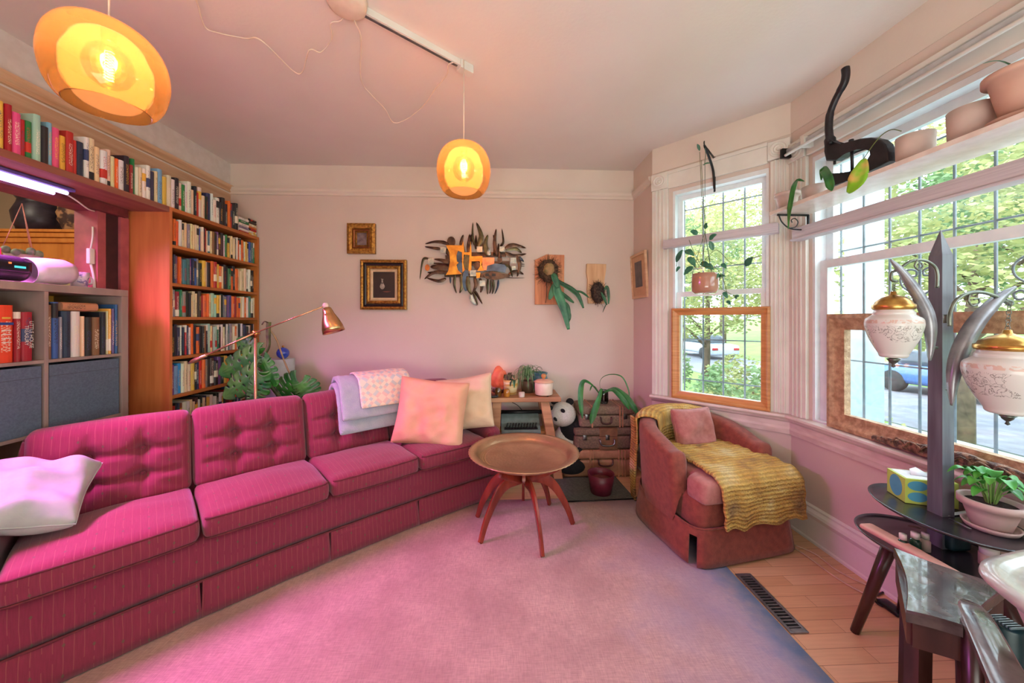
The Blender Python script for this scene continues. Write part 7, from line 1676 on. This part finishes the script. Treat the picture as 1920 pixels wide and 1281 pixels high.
# tag, scissors, clamp, book on the tray
t = thing('paper_tag', 'small white paper tag with a string loop on the upper tray', 'tag', onZ(1795, 965, zt))
q0, q1 = onZ(1774, 966, zt+.003), onZ(1818, 960, zt+.004); d = (q1-q0).normalized(); s_ = V((-d.y, d.x, 0))
bm = B(); vs = [bm.verts.new(p) for p in (q0-s_*.006, q1-s_*.009-d*.006, q1-s_*.003, q1+s_*.005, q1+s_*.009-d*.006, q0+s_*.008)]; bm.faces.new(vs); solidify(obj('card', bm, mat('white_card_tag', (236,232,228)), t, smooth=False), .0008)
bm = B(); tube(bm, smooth_path([q1, q1+V((-.004,.0,.02)), q1+V((.004,.01,.03)), q1+V((.012,.006,.018)), q1+V((.01,0,.0))]), .0011, 5); obj('string', bm, M_CORDP, t)
bm = B(); a_, b_ = onZ(1780, 972, zt+.003), onZ(1820, 992, zt+.003); tube(bm, [a_, a_.lerp(b_,.4), b_], [.0012,.005,.004], 8, flat=.4); tag(obj('letter_opener', bm, M_STEEL), 'thin steel blade lying on the upper tray beside the tag', 'blade')
t = thing('clamp', 'small black and chrome screw clamp standing behind the lamp pole', 'clamp', onZ(1790, 935, zt))
c = onZ(1800, 938, zt+.001); 
for o1 in (-.008, .008): bm = B(); tube(bm, [c+V((o1,0,.0)), c+V((o1,0,.085))], .0028, 8); obj('rod', bm, M_STEEL, t)
for z_ in (.025, .045, .068): bm = B(); box(bm, c.x-.016, c.x+.016, c.y-.006, c.y+.006, c.z+z_, c.z+z_+.007, bevel=.001); obj('plate', bm, M_BLACK, t, smooth=False)
bm = B(); box(bm, c.x-.03, c.x+.05, c.y-.03, c.y+.02, zt+.0005, zt+.010, bevel=.002); tag(obj('notebook', bm, mat('black_notebook', (36,34,40), (150,60,50), scale=2)), 'black notebook under the clamp on the upper tray', 'notebook')
bm = None
# bottles on the lower tray
z2 = Z2+.0055
for i, (x, y, r_, h, lb) in enumerate(((1693,978,.014,.055,'green bottle with a white cap, leftmost under the upper tray'), (1716,985,.016,.06,'clear bottle with a grey cap under the upper tray'), (1735,995,.014,.058,'small bottle with a white label just left of the pole'))):
    c = onK(x, y+8, 1.30); c.z = z2; t = thing('bottle', lb, 'bottle', c, 'small bottles on the lower tray')
    bm = B(); lathe(bm, [(.001,0),(r_,0),(r_,h*.6),(r_*.5,h*.75),(.001,h*.75)], c, 16); obj('bottle_body', bm, mat('dark_green_glass', (44, 84, 66), (26, 54, 44), rough=.15) if i < 2 else M_CHALK, t)
    bm = B(); lathe(bm, [(.001,h*.75),(r_*.75,h*.75),(r_*.75,h*1.1),(.001,h*1.1)], c, 16); obj('cap', bm, M_WHITE, t)
c = V((1.70, 1.15, z2)); t = thing('jar', 'pale jar with a cream lid at the right of the lower tray', 'jar', c)
bm = B(); lathe(bm, [(.001,0),(.024,0),(.024,.04),(.001,.04)], c, 20); obj('jar_body', bm, mat('pale_jar', (206,188,160)), t); bm = B(); lathe(bm, [(.001,.041),(.022,.041),(.022,.07),(.001,.07)], c, 20); obj('lid', bm, M_WHITE, t)
bm = B(); rbox(bm, .10, .08, .085, .01, lambda x,y,z: V((1.70+x*.8, 1.26+y, z2+.0435+z)), (6,6,6)); tag(obj('box', bm, mat('dark_teal_tin', (28,58,62), (20,42,48), rough=.3)), 'dark teal tin box on the lower tray behind the pole', 'box')
# peach-pink rounded strip along the edge of the lower tray
def rolled(x, y, z):
    a, b_ = onZ(1648, 1000, z2+.022), onZ(1790, 1078, z2+.022); a = V((a.x, a.y, z2+.024)); b_ = V((b_.x, b_.y, z2+.024)); d = (b_-a).normalized(); s_ = V((-d.y, d.x, 0)); c = (a+b_)/2
    return c+d*x+s_*y*(1-.5*max(0,x/.17))+V((0,0,z))
bm = B(); rbox(bm, .33, .055, .02, .0095, rolled, (30,6,4)); tag(obj('peach_strip', bm, mat('peach_strip_finish', (222, 176, 160), (208, 160, 146), rough=.7)), 'long peach-pink rounded strip lying along the edge of the lower tray', 'cloth')

# ================================================================ dark wooden stool
t = thing('stool', 'dark stained wooden stool with a worn shiny top beside the lamp table', 'stool', (1.22, 1.0, 0))
M_STOOL = mat('worn_dark_stool_wood', (92, 76, 72), (58, 42, 42), rough=.22, scale=8, stretch=(2,2,2), bump=.08, coat=.5)
ZT_ = .545
c4 = [onZ(x, y, ZT_) for x, y in ((1671,1018),(1895,1100),(1806,1172),(1703,1146))]
c4 = [V((1.335,1.135,0)), V((1.47,.955,0)), V((1.165,.835,0)), V((1.075,.885,0))]
bm = B(); n_ = 10; T = []; Bt = []
cen = sum(c4, V())/4
def outl():
    out = []
    for i in range(4):
        a, b_ = c4[i], c4[(i+1)%4]; nn = ((a+b_)/2-cen); nn.normalize()
        for q in range(n_):
            u = q/n_; conc = (-.014 if i in (0,3) else -.004)*sin(pi*u); out.append(a.lerp(b_, u)+nn*conc)
    return out
O2 = outl()
for sc_, z_ in ((1.0, ZT_-.03), (1.0, ZT_-.006), (.975, ZT_)): T.append([bm.verts.new(V((cen.x+(p.x-cen.x)*sc_, cen.y+(p.y-cen.y)*sc_, z_))) for p in O2])
for k_ in range(2):
    for i in range(len(O2)): bm.faces.new((T[k_][i], T[k_][(i+1)%len(O2)], T[k_+1][(i+1)%len(O2)], T[k_+1][i]))
bm.faces.new(T[0][::-1]); bm.faces.new(T[2]); obj('seat', bm, M_STOOL, t, smooth=False)
for (x, y, w) in ((1.385,1.135,.017), (1.165,.935,.020), (1.23,.86,.017), (1.40,.99,.017)):
    bm = B(); tz = ZT_-.03; ox, oy = (cen.x-x)*.12, (cen.y-y)*.12
    a_, b_ = V((x+ox, y+oy, tz)), V((x, y, 0)); rows = [[bm.verts.new(p+V((i*w, j*w*.9, 0))) for i, j in ((-1,-1),(1,-1),(1,1),(-1,1))] for p in (a_, b_)]
    for k_ in range(4): bm.faces.new((rows[0][k_], rows[0][(k_+1)%4], rows[1][(k_+1)%4], rows[1][k_]))
    bm.faces.new(rows[0]); bm.faces.new(rows[1][::-1]); obj('leg', bm, M_DARKW, t, smooth=False)
bm = B(); Q = [V((cen.x+(p.x-cen.x)*.86, cen.y+(p.y-cen.y)*.86, 0)) for p in c4]
for i in range(4):
    a, b_ = Q[i], Q[(i+1)%4]; d = (b_-a).normalized(); s_ = V((-d.y,d.x,0))*.008
    vs = [bm.verts.new(p+s_*j+V((0,0,z_))) for p in (a, b_) for j, z_ in ((-1,ZT_-.10),(1,ZT_-.10),(1,ZT_-.03),(-1,ZT_-.03))]
    for f in ((0,1,2,3),(7,6,5,4),(0,4,5,1),(1,5,6,2),(2,6,7,3),(3,7,4,0)): bm.faces.new([vs[q] for q in f])
obj('apron', bm, M_DARKW, t, smooth=False)
# speaker
c = V((1.30, .78, .0)); t = thing('tower_fan', 'dark teal cylinder with a slatted top between the stool and the chair arm', 'fan', V((1.205,.785,0)))
c = V((1.205,.785,.001)); bm = B(); lathe(bm, [(.001,0),(.030,0),(.027,.02),(.027,.585),(.024,.592),(.001,.592)], c, 32); obj('body', bm, mat('dark_teal_plastic', (26,60,66), (20,48,54), rough=.35), t)
bm = B()
for i in range(7): box(bm, c.x-.018, c.x+.018, c.y-.018+i*.006, c.y-.0155+i*.006, c.z+.592, c.z+.596)
obj('grille', bm, mat('grey_slat', (120,140,146), (104,124,130), rough=.3), t, smooth=False)['kind'] = 'stuff'

# ================================================================ wooden armchair corner in the foreground
t = thing('chair', 'dark wooden chair whose long flat arm comes in at the bottom right', 'chair', (1.0, .55, 0))
a_ = onZ(1812, 1110, .60); b_ = V((.85, .49, .60))
d = (b_-a_).normalized(); s_ = V((-d.y, d.x, 0)); bm = B(); rows = []
N_ = 14
for i in range(N_+1):
    u = i/N_; p = a_.lerp(b_, u); w = .026*(min(1, (u*8+.05))**.5)+.006*u; z = -.02*(1-min(1,u*7))**2
    rows.append([bm.verts.new(p+s_*w*j+V((0,0,z+h))) for j, h in ((-1,-.022),(1,-.022),(1,-.004),(.8,0),(-.8,0),(-1,-.004))])
for i in range(N_):
    for k_ in range(6): bm.faces.new((rows[i][k_], rows[i][(k_+1)%6], rows[i+1][(k_+1)%6], rows[i+1][k_]))
bm.faces.new(rows[0][::-1]); bm.faces.new(rows[-1]); o = obj('arm_rest', bm, mat('worn_arm_wood', (120, 108, 106), (78, 64, 64), rough=.25, scale=8, stretch=(2,2,2), coat=.6), t, smooth='auto')
bm = B(); tube(bm, [a_+d*.05+V((0,0,-.02)), a_+d*.08+V((0,0,-.60))], [.02,.016], 8); obj('front_leg', bm, M_DARKW, t)
bm = B(); box(bm, .72, 1.10, .30, .66, .42, .445, bevel=.008); obj('seat', bm, M_DARKW, t, smooth=False)
for (x, y) in ((.75,.33),(1.07,.33),(.75,.63)): bm = B(); tube(bm, [V((x,y,.42)), V((x,y,0))], [.02,.015], 8); obj('leg', bm, M_DARKW, t)

# ================================================================ round table at the right edge
t = thing('table', 'weathered carved wooden table with painted-in white glare and a scalloped edge at the right edge', 'table', (1.36, .42, 0))
M_TBL = mat('weathered_glare_wood', (190, 186, 180), (150, 146, 142), rough=.3, scale=5, stretch=(4,.7,1), bump=.1, coat=.5)  # whitish tone paints varnish glare into the grey-brown wood
TC = V((1.405,.42,.705)); bm = B()
def tr_(a, z): return 1+.035*sin(a*6+1.1)+.010*sin(a*12)
openlathe(bm, [(1e-4,0),(.40,0),(.425,.004),(.436,.014),(.434,.024),(.42,.03),(.408,.031),(.395,.025),(.382,.027),(.30,.027),(1e-4,.027)], TC, 144, wob=tr_); obj('top', bm, M_TBL, t)
bm = B(); lathe(bm, [(.001,0),(.05,0),(.06,.05),(.04,.12),(.055,.3),(.04,.5),(.06,.66),(.09,.70),(.001,.70)], V((1.36,.43,.003)), 28); obj('pedestal', bm, M_DARKW, t)
for a in range(3):
    d = V((cos(a*2.1+.3), sin(a*2.1+.3), 0)); bm = B(); tube(bm, smooth_path([V((1.36,.43,.2))+d*.03, V((1.36,.43,.14))+d*.15, V((1.36,.43,.03))+d*.26, V((1.36,.43,.012))+d*.30]), .018, 8); obj('foot', bm, M_DARKW, t)
